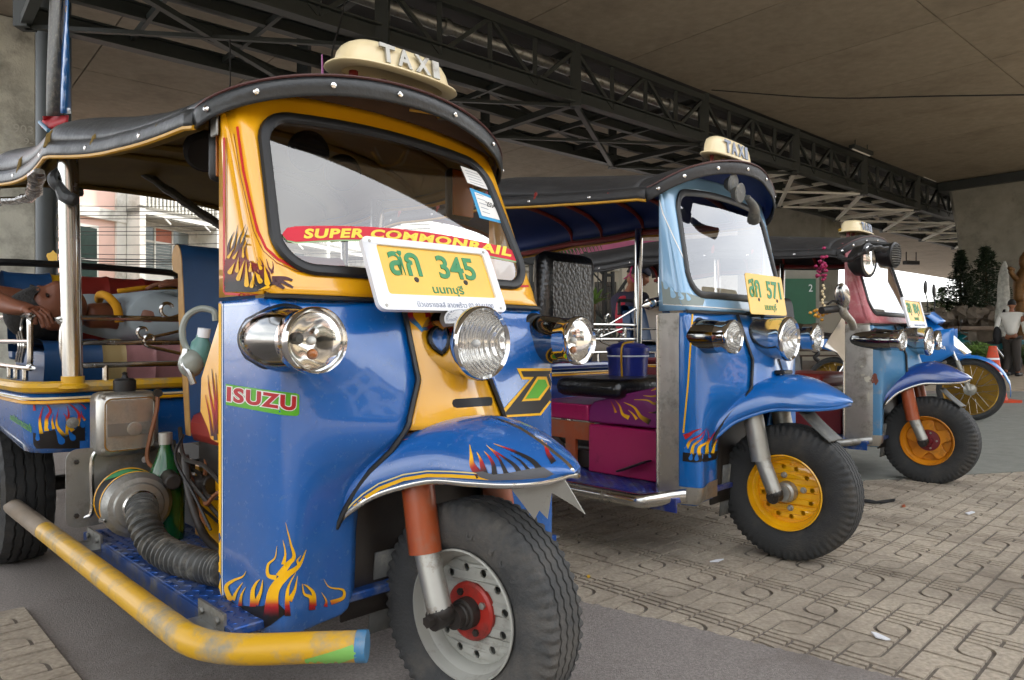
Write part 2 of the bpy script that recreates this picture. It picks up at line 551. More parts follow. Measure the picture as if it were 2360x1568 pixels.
# bedding under the tiles follows the outline of each paved patch
pm = MB()
def pave_poly(pts, z):
    pm.prism([(p.x, p.y) for p in pts], -.05, z)
pave_poly([gnd(900, near_line(900)), gnd(1500, near_line(1500)), gnd(2300, near_line(2300)), gnd(3300, near_line(3300)), gnd(3600, far_line(3600)),
           gnd(2400, far_line(2400)), gnd(1900, far_line(1900)), gnd(900, far_line(900))], .006)
def arc_corner(c, r, a0, n=4):
    return [(c[0] + r * math.cos(R(a0 + 90 * k / n)), c[1] + r * math.sin(R(a0 + 90 * k / n))) for k in range(n + 1)]
def tile_mesh():
    mb = MB()
    G = .0058                                  # half a joint
    w, hgt = TU, TV
    def piece(poly):
        # top set in a little so that every edge is rounded off
        N = len(poly)
        cx = sum(p[0] for p in poly) / N; cy = sum(p[1] for p in poly) / N
        mb.prism(poly, .004, .0125)
    s1, s2 = .30 * w, .70 * w
    b0, b1, b2 = .43 * hgt, .5 * hgt, .57 * hgt
    for (y0, y1) in ((b0, b1), (b1, b2)):
        for (x0, x1) in ((0, s1), (s1, s2), (s2, w)):
            piece([(x0 + G, y0 + G), (x1 - G, y0 + G), (x1 - G, y1 - G), (x0 + G, y1 - G)])
    def half(T):
        y0, y1 = b2, hgt
        yb, yt = b2 + (hgt - b2) * .16, b2 + (hgt - b2) * .74
        r = .036
        def arc(cx, cy, rad, a0, a1): return [(cx + rad * math.cos(R(lerp(a0, a1, k / 5))), cy + rad * math.sin(R(lerp(a0, a1, k / 5)))) for k in range(6)]
        leaf = [(s1 + G, yb + G)] + arc(s2 - G - r, yb + G + r, r, 270, 360) + [(s2 - G, yt - G)] + arc(s1 + G + r, yt - G - r, r, 90, 180)
        piece([T(q) for q in leaf])
        Lp = [(G, y0 + G), (s1 - G, y0 + G)] + arc(s1 + G + r, yt - G - r, r + 2 * G, 180, 90) + [(s2 - G, yt + G), (s2 - G, y1 - G), (G, y1 - G)]
        piece([T(q) for q in Lp])
        Rp = [(s1 + G, y0 + G), (w - G, y0 + G), (w - G, y1 - G), (s2 + G, y1 - G)] + arc(s2 - G - r, yb + G + r, r + 2 * G, 360, 270) + [(s1 + G, yb - G)]
        piece([T(q) for q in Rp])
    half(lambda p: p)
    half(lambda p: (p[0], hgt - p[1]))
    return mb
tmb = tile_mesh()
tme = tmb.build('tile', 'tile', smooth=False, data=True)
ang = math.atan2(AX.y, AX.x)
cells = []
for i in range(-40, 60):
    for j in range(-26, 40):
        o = P0 + AX * (i * TU) + BX * (j * TV)
        cs = [o + AX * (u * TU) + BX * (v * TV) for u in (0, 1) for v in (0, .5, 1)]
        if all(in_pave(c) for c in cs):
            c = o + AX * TU / 2 + BX * TV / 2
            cells.append((c.length, o))
for (d_, o) in cells:
    if o.x < -.2 and o.y < 2.6 and proj(o + AX * TU / 2 + BX * TV / 2)[0] < 480:
        q = [o, o + AX * TU, o + AX * TU + BX * TV, o + BX * TV]
        pm.prism([(c.x, c.y) for c in q], -.05, .006)
pav = pm.build('pavement', 'mortar', smooth=False)
tag(pav, kind='structure')
cells.sort(key=lambda t: t[0])
vis = [t for t in cells if -60 < proj(t[1])[0] < 2460 and proj(t[1])[1] < 1700]
first = set(id(t) for t in vis[:300])
rest = MB()

for t in cells:
    o = t[1]
    X = Matrix.Translation(o + Vector((0, 0, random.uniform(-.0012, .0012)))) @ Matrix.Rotation(ang, 4, 'Z') @ Matrix.Rotation(random.uniform(-.004, .004), 4, 'X')
    if id(t) in first:
        ob = bpy.data.objects.new('tile', tme)
        ob.matrix_world = X
        link(ob, pav)
    else:
        rest.add(tmb.v, tmb.f, 0, X)
rs = rest.build('tile_field', 'tile', pav, smooth=False)
rs['kind'] = 'stuff'
# asphalt laid over the near edge of the tiles, its rim a little ragged
ap = MB(); rg = random.Random(5)
er = [gnd(px, edge_line(px) + rg.uniform(-2.5, 2.5), .015) for px in range(930, 3000, 14)]
poly = [(p.x, p.y) for p in er] + [(4.2, -1.2), (-1.2, -1.2), (-1.25, .95), (-.95, 1.35)]
ap.prism(poly, -.05, .0155)
tag(ap.build('asphalt_patch', 'asphalt', smooth=False), kind='structure')
# unseen pale square added behind the camera to bounce light under the deck
op = MB(); op.add([DD * a + NN * b + Vector((0, 0, .002)) for (a, b) in ((-70, -40), (90, -40), (90, -2.2), (-70, -2.2))], [(0, 1, 2, 3)])
tag(op.build('added_bounce_square', 'paving_far', smooth=False), kind='structure')
# strip of paler asphalt beyond the paving, far pavement, painted edge
a0 = MB()
a0.prism([(p.x, p.y) for p in (gnd(1400, 1112), gnd(1900, 1117), gnd(2350, 1092), gnd(3400, 1036), gnd(3400, 915), gnd(2300, 905), gnd(1500, 930))], -.05, .015)
tag(a0.build('road', 'asphalt_far', smooth=False), kind='structure')
a1 = MB()
a1.prism([(p.x, p.y) for p in (gnd(1900, 900), gnd(3400, 905), gnd(3400, 822), gnd(1900, 818))], -.05, .03)
tag(a1.build('far_pavement', 'paving_far', smooth=False), kind='structure')
a2 = MB()
a2.prism([(p.x, p.y) for p in (gnd(2270, 924), gnd(2700, 938), gnd(2700, 930), gnd(2270, 917))], 0.0, .008)
tag(a2.build('road_line', 'white_paint', smooth=False), kind='structure')
# ------------------------------------------------------------------ overpass: d runs along it, n across it away from the camera
def DN(a, b, z): return DD * a + NN * b + Vector((0, 0, z))
ZS = 6.5
def slab(mb, a0, a1, b0, b1, z0, z1):
    vs = [DN(a, b, z) for z in (z0, z1) for b in (b0, b1) for a in (a0, a1)]
    mb.add(vs, [(0, 2, 3, 1), (4, 5, 7, 6), (0, 1, 5, 4), (2, 6, 7, 3), (0, 4, 6, 2), (1, 3, 7, 5)])
def deck(label, b0, b1, bm_, amax, amin):
    o = empty('bridge_deck', DN(10, (b0 + b1) / 2, ZS))
    m = MB(); slab(m, amin, amax, b0, b1, ZS + .14, ZS + 1.1)
    m.v = [v - o.location for v in m.v]
    m.build('core', 'concrete', o, smooth=False)
    aa = 8.54 - 2.74 * 18
    while aa < amax - 2:
        if aa < amin: aa += 2.74; continue
        for (u0, u1) in ((b0, bm_), (bm_, b1)):
            p = MB(); slab(p, aa + .012, aa + 2.74 - .012, u0 + .012, u1 - .012, ZS, ZS + .16)
            p.v = [v - o.location for v in p.v]
            p.build('soffit_panel', 'soffit', o, smooth=False)
        aa += 2.74
    for bb in (b0, b1):
        p = MB(); slab(p, amin, amax, bb - .12, bb + .12, ZS + .25, ZS + 1.9)
        p.v = [v - o.location for v in p.v]
        p.build('parapet', 'concrete', o, smooth=False)
    tag(o, label, 'bridge')
    return o
deck('near concrete overpass deck with jointed soffit above the taxis', -.95, 9.45, 4.6, 62, -13)  # left ends of both decks cut short out of view to let skylight in
deck('far concrete overpass deck beyond the steel truss', 12.5, 23.5, 17.2, 110, -1.4)
def pier(label, a, b0t, b1t, b0b, b1b, th, m='concrete', ztop=ZS):
    mb = MB()
    def ring(b0, b1, z, t):
        c = .12
        return [DN(a - t / 2 + c, b0, z), DN(a + t / 2 - c, b0, z), DN(a + t / 2, b0 + c, z), DN(a + t / 2, b1 - c, z),
                DN(a + t / 2 - c, b1, z), DN(a - t / 2 + c, b1, z), DN(a - t / 2, b1 - c, z), DN(a - t / 2, b0 + c, z)]
    rs_ = [ring(b0b, b1b, 0, th), ring(b0b, b1b, ztop * .25, th), ring(lerp(b0b, b0t, .5), lerp(b1b, b1t, .5), ztop * .72, th), ring(b0t, b1t, ztop - .02, th)]
    vs = [p for r_ in rs_ for p in r_]
    fs = [(i * 8 + k, i * 8 + (k + 1) % 8, (i + 1) * 8 + (k + 1) % 8, (i + 1) * 8 + k) for i in range(3) for k in range(8)]
    mb.add(vs, fs)
    return tag(mb.build('bridge_pier', m, smooth=False), label, 'pier')
pier('broad dark concrete pier behind the walking man and conifers', 29.4, .5, 9.2, .9, 8.6, 1.6)
pier('concrete pier seen between the second and third taxis', 29.4, 13.6, 22, 13.8, 21.5, 1.6)
pl = pier('weathered pale concrete pier with scribbles at the left edge', 1.3, 15.2, 22, 15.2, 22, 1.5, 'concrete_worn')
# beam ledge under the near deck at the pier
lb = MB(); slab(lb, 28.4, 30.4, .2, 9.4, ZS - .34, ZS - .03)
tag(lb.build('pier_cap', 'steel_dark', smooth=False), 'dark bearing ledge on top of the broad pier', 'pier cap')
# chalk scribbles on the left pier
# ------------------------------------------------------------------ steel truss between the two decks
BN, BF, ZT, ZB = 9.55, 12.3, 6.38, 5.49
tr = empty('steel_truss', DN(10, 11, 5.5))
tag(tr, 'dark steel box truss hanging between the two overpass decks', 'truss')
TO = tr.location.copy()
def beam(name, a, b, w, h, up=(0, 0, 1), kind='box'):
    mb = MB(); a = Vector(a) - TO; b = Vector(b) - TO
    if kind == 'H':
        mb.bar(a, b, w * .16, h, 0, up)
        off = Vector((0, 0, h / 2))
        mb.bar(a + off, b + off, w, h * .12, 0, up); mb.bar(a - off, b - off, w, h * .12, 0, up)
    else:
        mb.bar(a, b, w, h, 0, up)
    return mb.build(name, 'steel_daylit' if name in ('brace', 'cross_strut', 'stringer_end') and min((a + TO).dot(DD), (b + TO).dot(DD)) > 18 and a.z < 0.2 else 'steel_dark', tr, smooth=False)  # lower bracing of the far bays is coloured as if daylit
A0, STEP, NB = 1.45, 4.22, 11
AE = A0 + STEP * NB
for (bb, full) in ((BN, 1), (BF, 1)):
    beam('top_chord', DN(A0, bb, ZT), DN(AE, bb, ZT), .16, .14)
    beam('bottom_chord', DN(A0, bb, ZB), DN(AE, bb, ZB), .2, .24, kind='H')
for bb in (10.45, 11.4):
    beam('stringer', DN(A0, bb, ZB + .12), DN(AE, bb, ZB + .12), .12, .2, kind='H')
for i in range(NB + 1):
    a = A0 + STEP * i
    for bb in (BN, BF):
        beam('post', DN(a, bb, ZB - .2), DN(a, bb, ZT + .1), .22, .2)
    beam('cross_strut', DN(a, BN, ZB - .1), DN(a, BF, ZB - .1), .13, .12)
    beam('cross_strut', DN(a, BN, ZT), DN(a, BF, ZT), .13, .12)
    if i == NB: break
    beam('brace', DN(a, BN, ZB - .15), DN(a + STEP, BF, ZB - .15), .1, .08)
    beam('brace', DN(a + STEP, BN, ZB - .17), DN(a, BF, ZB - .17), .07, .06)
    for kx in (.25, .5, .75):
        beam('sub_post', DN(a + STEP * kx, BN, ZB), DN(a + STEP * kx, BN, ZT), .08, .08)
    for (k0, z0, k1, z1) in ((0, ZT, .25, ZB), (.25, ZB, .5, ZT), (.5, ZT, .75, ZB), (.75, ZB, 1, ZT)):
        beam('diagonal', DN(a + STEP * k0, BN, z0), DN(a + STEP * k1, BN, z1), .07, .07)
    if i % 2 == 0:
        beam('diagonal', DN(a, BF, ZT), DN(a + STEP, BF, ZB), .09, .09)
    for kx in (.33, .66):
        beam('cross_strut', DN(a + STEP * kx, BN, ZB + .05), DN(a + STEP * kx, BF, ZB + .05), .06, .1)
wd = MB(); slab(wd, A0 - .5, AE + 25, BN + .1, BF - .1, ZT + .3, ZT + .5)
wd.v = [v - TO for v in wd.v]
wd.build('walkway_deck', 'dark', tr, smooth=False)
# duct lying along the truss
dm = MB(); dm.tube([DN(a, 10.0, 6.2) - TO for a in (-12, AE)], .11, 16)
for i in range(14):
    a = 4 + i * 3.1
    dm.tube([DN(a, 10.0, 6.2) - TO, DN(a + .12, 10.0, 6.2) - TO], .14, 16)
dm.build('pipe', 'galv', tr)
# legs of the truss beside the left pier
for (px, Z, r, nm) in ((108, 11.4, .155, 'round'), (153, 11.4, .075, 'slim')):
    mb = MB(); b = at(px, 784, Z)
    mb.tube([(b.x, b.y, 0), (b.x, b.y, 7)], r, 18 if nm == 'round' else 8)
    if nm == 'round':
        mb.lathe([(.3, 0), (.3, .03), (r, .03)], Matrix.Translation((b.x, b.y, 0)), 16)
    tag(mb.build('steel_column', 'steel_post'), 'thick round dark steel column beside the pale pier' if nm == 'round' else 'slim dark steel column right of the thick one', 'column')
# laced bracing between those legs
lm = MB(); b0 = at(136, 784, 11.4)
for i in range(34):
    z = .3 + i * .19
    lm.bar((b0.x - .09, b0.y, z), (b0.x + .09, b0.y, z + .12), .02, .05)
lm.tube([(b0.x - .1, b0.y + .03, 0), (b0.x - .1, b0.y + .03, 6.5)], .02, 6)
tag(lm.build('lattice_strip', 'concrete', smooth=False), 'laced steel strip running up between the two dark columns', 'lattice')
# fluorescent battens under the near deck, hung from the truss side
for i, (px, py, Z) in enumerate(((1985, 352, 20.5), (2143, 413, 25.2))):
    p = at(px, py, Z)
    o = empty('batten_light', p, math.atan2(DD.y, DD.x))
    MB().box((0, 0, .07), (1.25, .16, .1)).build('housing', 'steel_dark', o, smooth=False)
    MB().tube([(-.56, 0, 0), (.56, 0, 0)], .022, 8).build('tube_lamp', 'white_paint', o)
    for s in (-.4, .4):
        MB().tube([(s, 0, .1), (s, 0, .5)], .015, 6).build('hanger', 'steel_dark', o)
    tag(o, 'nearer batten light hung below the truss' if i == 0 else 'farther batten light hung beside the broad pier', 'light')
p = at(2100, 606, 40)
o = empty('flood_light', p, .3)
MB().box((0, 0, .0), (.9, .3, .2)).build('housing', 'dark', o, smooth=False)
MB().tube([(-.35, 0, 0), (-.35, 0, .6)], .03, 6).tube([(.35, 0, 0), (.35, 0, .6)], .03, 6).build('bracket', 'dark', o)
tag(o, 'small floodlight under the far deck', 'light')
w1 = MB()
pw = [at(1640, 208, 15.2), at(1900, 226, 13.6), at(2150, 222, 11.9), at(2420, 218, 10.4)]
w1.tube(spline(pw, 6), .012, 5)
tag(w1.build('soffit_cable', 'dark'), 'thin black cable strung across the near soffit', 'cable')
for (a_, b_, py) in ((760, 784, 4),):
    w2 = MB(); w2.tube(spline([at(800, -20, 10.4), at(782, 62, 9.2), at(768, 110, 9), at(757, 195, 8.8)], 5), .012, 5)
    tag(w2.build('hanging_wire', 'dark'), 'thin wire hanging from the truss behind the nearest taxi sign', 'wire')
w3 = MB(); w3.tube(spline([at(530, 92, 10.5), at(531, 160, 10.5), at(529, 226, 10.5)], 4), .01, 5)
tag(w3.build('hanging_wire', 'dark'), 'thin wire hanging from the truss at the upper left', 'wire')
# ------------------------------------------------------------------ taxi materials
def paint(name, col, dirt='#8b8578', damt=.0, rough=.28, coat=1., var=.06):
    mat(name, col, rough, 0, coat, var=var, scale=2.5, bump=.09, bscale=7, dirt=dirt if damt else None, damt=damt, dscale=9)
mat('blue', '#0059a6', .26, 0, 1., var=.07, scale=2.5, dirt='#4a6c96', damt=.06, dscale=60, bump=.09, bscale=7, dust='#8d939a')
paint('blue_two', '#0562ae')
paint('blue_pale', '#86b4d8')
paint('blue_faded', '#3f78a0', dirt='#8d8a80', damt=.2, rough=.42, coat=.3)
paint('blue_deep', '#063c86', rough=.3)
paint('yellow', '#e9a80c', damt=.0)
paint('yellow_worn', '#cb9c10', dirt='#7c817c', damt=.36, rough=.5, coat=.15)
paint('magenta', '#a60e56', dirt='#6d1040', damt=.15, rough=.45, coat=.3)
paint('purple', '#7a1f66', rough=.45, coat=.3)
paint('orange_red', '#a24a20', dirt='#8a6450', damt=.4, rough=.4, coat=.3)
paint('red_frame', '#7c1f16', rough=.45, coat=.2)
paint('pink_worn', '#b5636a', dirt='#cfa8a4', damt=.3, rough=.5, coat=.2)
paint('rim_grey', '#a7a79f', dirt='#6f675a', damt=.15, rough=.45, coat=0)
paint('rim_yellow', '#f0b212', rough=.3)
paint('rim_amber', '#d88a16', dirt='#8a5a20', damt=.25, rough=.45, coat=.2)
paint('hub_red', '#a8281c', dirt='#3a2a24', damt=.4, rough=.45, coat=.2)
paint('cream', '#e6d6ac', rough=.4, coat=.3)
paint('burgundy', '#6d1620', rough=.4, coat=.3)
mat('primer', '#8b7d6c', .7, var=.2, scale=9)
mat('chrome_shaded', '#8f8f8c', .1, 1., var=.04)  # dark under-bridge reflection on the side pods put into the chrome colour
mat('plate_yellow', '#f0c04c', .45, var=.05, scale=12, coat=.2)
mat('plate_green', '#3c8f5c', .5, var=.08)
mat('plate_white', '#e8eaee', .35, var=.03)
mat('plate_grey', '#8a94a8', .5, var=.05)
mat('leather', '#25282a', .38, var=.18, scale=4, dirt='#3c3f40', damt=.3, dscale=2, bump=.15, bscale=90, spec=.6)
mat('leather_dull', '#2a2a2b', .55, var=.15, scale=3, dirt='#3e3d3b', damt=.25, dscale=2, bump=.2, bscale=50)
mat('liner_mustard', '#6b5618', .7, var=.25, scale=5)
mat('liner_blue', '#14306e', .6, var=.15, scale=4)
mat('liner_dark', '#241a18', .7, var=.2, scale=5)
mat('brown_board', '#4a382c', .8, var=.25, scale=7)
mat('piping_yellow', '#c08f14', .45, var=.12, scale=20)
mat('piping_red', '#4a2824', .45, var=.12)
mat('vinyl_blue', '#1c4470', .42, var=.12, scale=8, bump=.1, bscale=200)
mat('vinyl_yellow', '#d2a51c', .42, var=.1, scale=8, bump=.1, bscale=200)
mat('vinyl_red', '#8e2f28', .42, var=.14, scale=6, bump=.1, bscale=200)
mat('vinyl_pink', '#c58f92', .45, var=.25, scale=5, bump=.15, bscale=120)
mat('vinyl_tan', '#b09a6a', .5, var=.1, bump=.1, bscale=200)
mat('vinyl_beige', '#a89c8c', .5, var=.1, bump=.1, bscale=200)
mat('plywood', '#b08850', .6, var=.25, scale=14)
mm_ = mat('mesh_black', '#121212', .28, var=.2, scale=60, spec=.8)
nn_, ll_ = mm_.node_tree.nodes, mm_.node_tree.links
vo_ = nn_.new('ShaderNodeTexVoronoi'); vo_.inputs['Scale'].default_value = 62; tcv_ = nn_.new('ShaderNodeTexCoord'); ll_.new(tcv_.outputs['Object'], vo_.inputs['Vector'])
bv_ = nn_.new('ShaderNodeBump'); bv_.inputs['Strength'].default_value = .4; bv_.inputs['Distance'].default_value = .004; bv_.invert = True
ll_.new(vo_.outputs['Distance'], bv_.inputs['Height']); ll_.new(bv_.outputs[0], nn_['Principled BSDF'].inputs['Normal'])
mat('plastic_film', '#6b675e', .12, var=.3, scale=12, bump=.8, bscale=40, coat=.6)
mat('plastic_clear', '#8d928a', .25, var=.05)
mat('plastic_green', '#0c4f22', .2, var=.1, coat=.5)
mat('plastic_teal', '#5d8a84', .3, var=.1)
mat('plastic_navy', '#26307e', .32, var=.08, coat=.3)
mat('hose_black', '#3c3d3b', .5, var=.2, scale=20, dirt='#77746c', damt=.3, dscale=20)
mat('hose_grey', '#5c5d5a', .6, var=.2, scale=20, dirt='#8a867c', damt=.3, dscale=20)
mat('grease', '#2b2622', .5, var=.3, scale=20)
mat('amber', '#b0641a', .3, var=.12, coat=.4)
mat('cable_brown', '#7a4a2a', .6)
mat('lamp_white', '#f0f0ea', .3)
glassmat('windscreen', (.93, .95, .94), .05)
glassmat('lens_glass', (.98, .98, .97), .0, .7)
def diamond_mat(name, col):
    mat(name, col, .42, .55, var=.25, scale=6, dirt='#8a8a86', damt=.45, dscale=14)
diamond_mat('diamond_blue', '#24529c')
diamond_mat('diamond_mix', '#34459a')
# ribbed reflector for headlamps
def ribbed(name, freq):
    m = mat(name, '#e4e2dc', .10, 1., var=.04, scale=30)
    n, l = m.node_tree.nodes, m.node_tree.links
    tc = n.new('ShaderNodeTexCoord'); wv = n.new('ShaderNodeTexWave'); wv.inputs['Scale'].default_value = freq
    wv.bands_direction = 'Y'; wv.inputs['Distortion'].default_value = 1.5
    l.new(tc.outputs['Object'], wv.inputs['Vector'])
    bp = n.new('ShaderNodeBump'); bp.inputs['Strength'].default_value = .35 if freq < 10 else .6; bp.inputs['Distance'].default_value = .006
    l.new(wv.outputs['Fac'], bp.inputs['Height']); l.new(bp.outputs[0], n['Principled BSDF'].inputs['Normal'])
m_ = mat('lens_fluted', '#e6e8e8', .12, 0, .6, var=.03)
n_, l_ = m_.node_tree.nodes, m_.node_tree.links
n_['Principled BSDF'].inputs['Alpha'].default_value = .22
tc_ = n_.new('ShaderNodeTexCoord'); wv_ = n_.new('ShaderNodeTexWave'); wv_.inputs['Scale'].default_value = 26; wv_.bands_direction = 'Y'; wv_.inputs['Distortion'].default_value = .6
l_.new(tc_.outputs['Object'], wv_.inputs['Vector']); bp_ = n_.new('ShaderNodeBump'); bp_.inputs['Strength'].default_value = .9; bp_.inputs['Distance'].default_value = .006
l_.new(wv_.outputs['Fac'], bp_.inputs['Height']); l_.new(bp_.outputs[0], n_['Principled BSDF'].inputs['Normal']); l_.new(bp_.outputs[0], n_['Principled BSDF'].inputs['Coat Normal'])
ribbed('reflector_ribbed', 34)
ribbed('reflector_plain', 6)
def plate2d(outer, holes, depth):
    """flat sheet with real holes, in the XY plane, thickness depth, as an MB"""
    cu = bpy.data.curves.new('p', 'CURVE'); cu.dimensions = '2D'; cu.fill_mode = 'BOTH'; cu.extrude = depth / 2
    for poly in [outer] + holes:
        sp = cu.splines.new('POLY'); sp.points.add(len(poly) - 1); sp.use_cyclic_u = True
        for i, p in enumerate(poly): sp.points[i].co = (p[0], p[1], 0, 1)
    o = bpy.data.objects.new('p', cu); COL.objects.link(o)
    bpy.context.view_layer.update()
    me = o.to_mesh()
    mb = MB(); mb.add([v.co.copy() for v in me.vertices], [tuple(p.vertices) for p in me.polygons])
    o.to_mesh_clear(); bpy.data.objects.remove(o)
    return mb
def circ(r, n=16, cx=0, cy=0): return [(cx + r * math.cos(2 * math.pi * k / n), cy + r * math.sin(2 * math.pi * k / n)) for k in range(n)]
def smooth01(t):
    t = max(0., min(1., t)); return t * t * (3 - 2 * t)

# ------------------------------------------------------------------ wheels
def tyre_mb(Ro=.255, hw=.066, rim=.138, N=240):
    s = hw / .066; k = (Ro - rim) / .117
    cols = [(-.048, rim - .003, 0, 0), (-.056, rim + .010 * k, 0, 0), (-.064, rim + .032 * k, 0, 0), (-.0675, rim + .058 * k, 0, 0), (-.066, rim + .080 * k, 0, 0),
            (-.0635, rim + .094 * k, 0, 1), (-.0585, Ro - .0055, 0, 1), (-.050, Ro - .0025, 0, 1)]
    for g_ in (-.034, -.0115, .0115, .034):
        rr = Ro - abs(g_) * .03
        cols += [(g_ - .0030, rr, 1, 0), (g_ - .0018, rr - .0065, 1, 0), (g_ + .0018, rr - .0065, 1, 0), (g_ + .0030, rr, 1, 0)]
    cols += [(-c[0], c[1], c[2], c[3]) for c in reversed(cols[:8])]
    zz = (0, .0026, 0, -.0026); lug = (0, 0, 1, 1)
    W = len(cols); vs = []; fs = []
    for i in range(N):
        a = 2 * math.pi * i / N
        for (y, r, z_, sh) in cols:
            yy = y * s
            if z_: yy += zz[i % 4]
            if sh and lug[i % 4]: r -= .0055; yy -= math.copysign(.0022, y)
            vs.append((r * math.cos(a), r * math.sin(a), yy))
    for i in range(N):
        j = (i + 1) % N
        for q in range(W - 1):
            fs.append((i * W + q, i * W + q + 1, j * W + q + 1, j * W + q))
    return MB().add(vs, fs)
_cache = {}
def wheel(parent, name, loc, steer, style, tyre_mat, Ro=.255, hw=.066, N=240):
    """local Z of the wheel is its axle, pointing to the vehicle's right"""
    w = WARP[0]; WARP[0] = None
    e = empty(name, loc, 0, parent)
    e.rotation_euler = (Matrix.Rotation(steer, 3, 'Z') @ axis_mat((0, 0, 0), (0, -1, 0)).to_3x3()).to_euler()
    key = (Ro, hw, N, tyre_mat)
    if key not in _cache: _cache[key] = tyre_mb(Ro, hw, N=N).build('tyre', tyre_mat, ang=50, data=True)
    t = bpy.data.objects.new('tyre', _cache[key]); link(t, e)
    f = hw - .003
    rim_prof = [(.1405, -f), (.1425, -f), (.1425, -f + .004), (.137, -f + .007), (.134, -.04), (.124, -.034), (.121, 0), (.124, .030), (.134, f - .028), (.137, f - .007), (.1425, f - .004), (.1425, f), (.139, f + .001), (.1365, f - .006), (.131, f - .022), (.124, f - .028), (.1175, .018), (.119, -.01)]
    rm = {'grey': 'rim_grey', 'yellow': 'rim_yellow', 'amber': 'rim_amber', 'rear': 'rim_grey'}[style]
    rim = MB().lathe(rim_prof, None, 64).build('rim', rm, e, ang=30)
    zd = .012
    if style in ('grey', 'yellow', 'rear'):
        holes = [circ(.0088, 14, .094 * math.cos(a), .094 * math.sin(a)) for a in (2 * math.pi * (k + .3) / 12 for k in range(12))]
        d = plate2d(circ(.1195, 72), holes, .005)
        for v in d.v: v.z += zd + .010 * smooth01((.119 - math.hypot(v.x, v.y)) / .02)
        d.build('wheel_disc', rm, rim, smooth=True, ang=30)
    else:
        # five-spoke star
        pts = []
        for k in range(5):
            a = 2 * math.pi * k / 5 + .35
            for (da, r) in ((-.30, .112), (-.18, .118), (0, .119), (.18, .118), (.30, .112)): pts.append((r * math.cos(a + da), r * math.sin(a + da)))
            for (da, r) in ((.44, .082), (.628, .070), (.82, .082)): pts.append((r * math.cos(a + da), r * math.sin(a + da)))
        MB().prism(pts, zd, zd + .012).build('spoke_star', rm, rim, smooth=False, bev=.003)
    if style == 'grey':
        hb = MB().lathe([(.064, zd + .008), (.064, zd + .017), (.058, zd + .021), (.030, zd + .022), (.0, zd + .022)], None, 40).build('hub', 'hub_red', e, ang=30)
        for k in range(4):
            a = k * math.pi / 2 + .5
            MB().lathe([(.008, zd + .020), (.008, zd + .028), (0, zd + .029)], Matrix.Translation((.046 * math.cos(a), .046 * math.sin(a), 0)), 6).build('hub_bolt', 'grease' if k % 2 else 'steel_grey', hb, ang=20)
        MB().lathe([(.034, zd + .02), (.033, zd + .045), (.027, zd + .047), (.027, zd + .055), (.023, zd + .057), (.023, zd + .075), (.0, zd + .076)], None, 28).build('spindle', 'grease', hb, ang=30)
    elif style == 'yellow':
        hb = MB().lathe([(.040, zd + .012), (.038, zd + .045), (.030, zd + .052), (.030, zd + .066), (0, zd + .067)], None, 28).build('hub', 'steel_grey', e, ang=30)
        for k in range(4):
            a = k * math.pi / 2 + .2
            MB().lathe([(.012, zd + .011), (.012, zd + .015), (.008, zd + .016), (.008, zd + .026), (0, zd + .027)], Matrix.Translation((.062 * math.cos(a), .062 * math.sin(a), 0)), 8).build('wheel_nut', 'steel_grey', hb, ang=20)
    elif style == 'amber':
        hb = MB().lathe([(.062, zd + .012), (.060, zd + .020), (.03, zd + .024), (.028, zd + .05), (0, zd + .052)], None, 32).build('hub', 'burgundy', e, ang=30)
        for k in range(5):
            a = 2 * math.pi * k / 5
            MB().lathe([(.006, zd + .018), (.006, zd + .026), (0, zd + .027)], Matrix.Translation((.046 * math.cos(a), .046 * math.sin(a), 0)), 8).build('hub_bolt', 'steel_grey', hb)
    else:
        MB().lathe([(.05, zd + .01), (.045, zd + .03), (0, zd + .032)], None, 20).build('hub', 'grease', e)
    WARP[0] = w
    return e, t

# ------------------------------------------------------------------ windscreen geometry shared by all the taxis
def WX(y, z): return -.212 - (z - 1.0) * .443 - .09 * y * y
def contour(hw_b, hw_t, zb, zt, arch, r, n=8):
    """rounded trapezoid in (y, z), bottom-left first, going round; arch lifts the top edge"""
    c = []
    cor = [(-hw_b, zb, 180), (hw_b, zb, 270), (hw_t, zt, 0), (-hw_t, zt, 90)]
    for (y, z, a0) in cor:
        sy = 1 if y > 0 else -1; sz = 1 if z > (zb + zt) / 2 else -1
        cc = (y - sy * r, z - sz * r)
        arc = [(cc[0] + r * math.cos(R(a0 + 90 * k / n)), cc[1] + r * math.sin(R(a0 + 90 * k / n))) for k in range(n + 1)]
        c.append(arc)
    out = []
    for i in range(4):
        out += c[i]
        p, q = c[i][-1], c[(i + 1) % 4][0]
        for k in range(1, 8):
            out.append((lerp(p[0], q[0], k / 8), lerp(p[1], q[1], k / 8)))
    res = []
    for (y, z) in out:
        f = smooth01((z - zb) / (zt - zb) * 2 - 1)
        res.append((y, z + arch * f * (1 - (y / hw_t) ** 2)))
    return res

def panel_strip(prof, y0, y1, bulge=.006, ny=4):
    """upholstered strip: profile in (x, z) swept from y0 to y1, pinched at both seams"""
    P = spline([(p[0], 0, p[1]) for p in prof], 5)
    mb = MB()
    nrm = []
    for i in range(len(P)):
        t = (P[min(i + 1, len(P) - 1)] - P[max(0, i - 1)]).normalized()
        nrm.append(Vector((-t.z, 0, t.x)))
    def fn(u, v):
        i = round(u * (len(P) - 1))
        y = lerp(y0, y1, v)
        b = bulge * math.sqrt(max(0, 1 - (2 * v - 1) ** 4)) - bulge
        return P[i] + nrm[i] * b + Vector((0, y, 0))
    return mb.grid(fn, len(P) - 1, ny * 2)

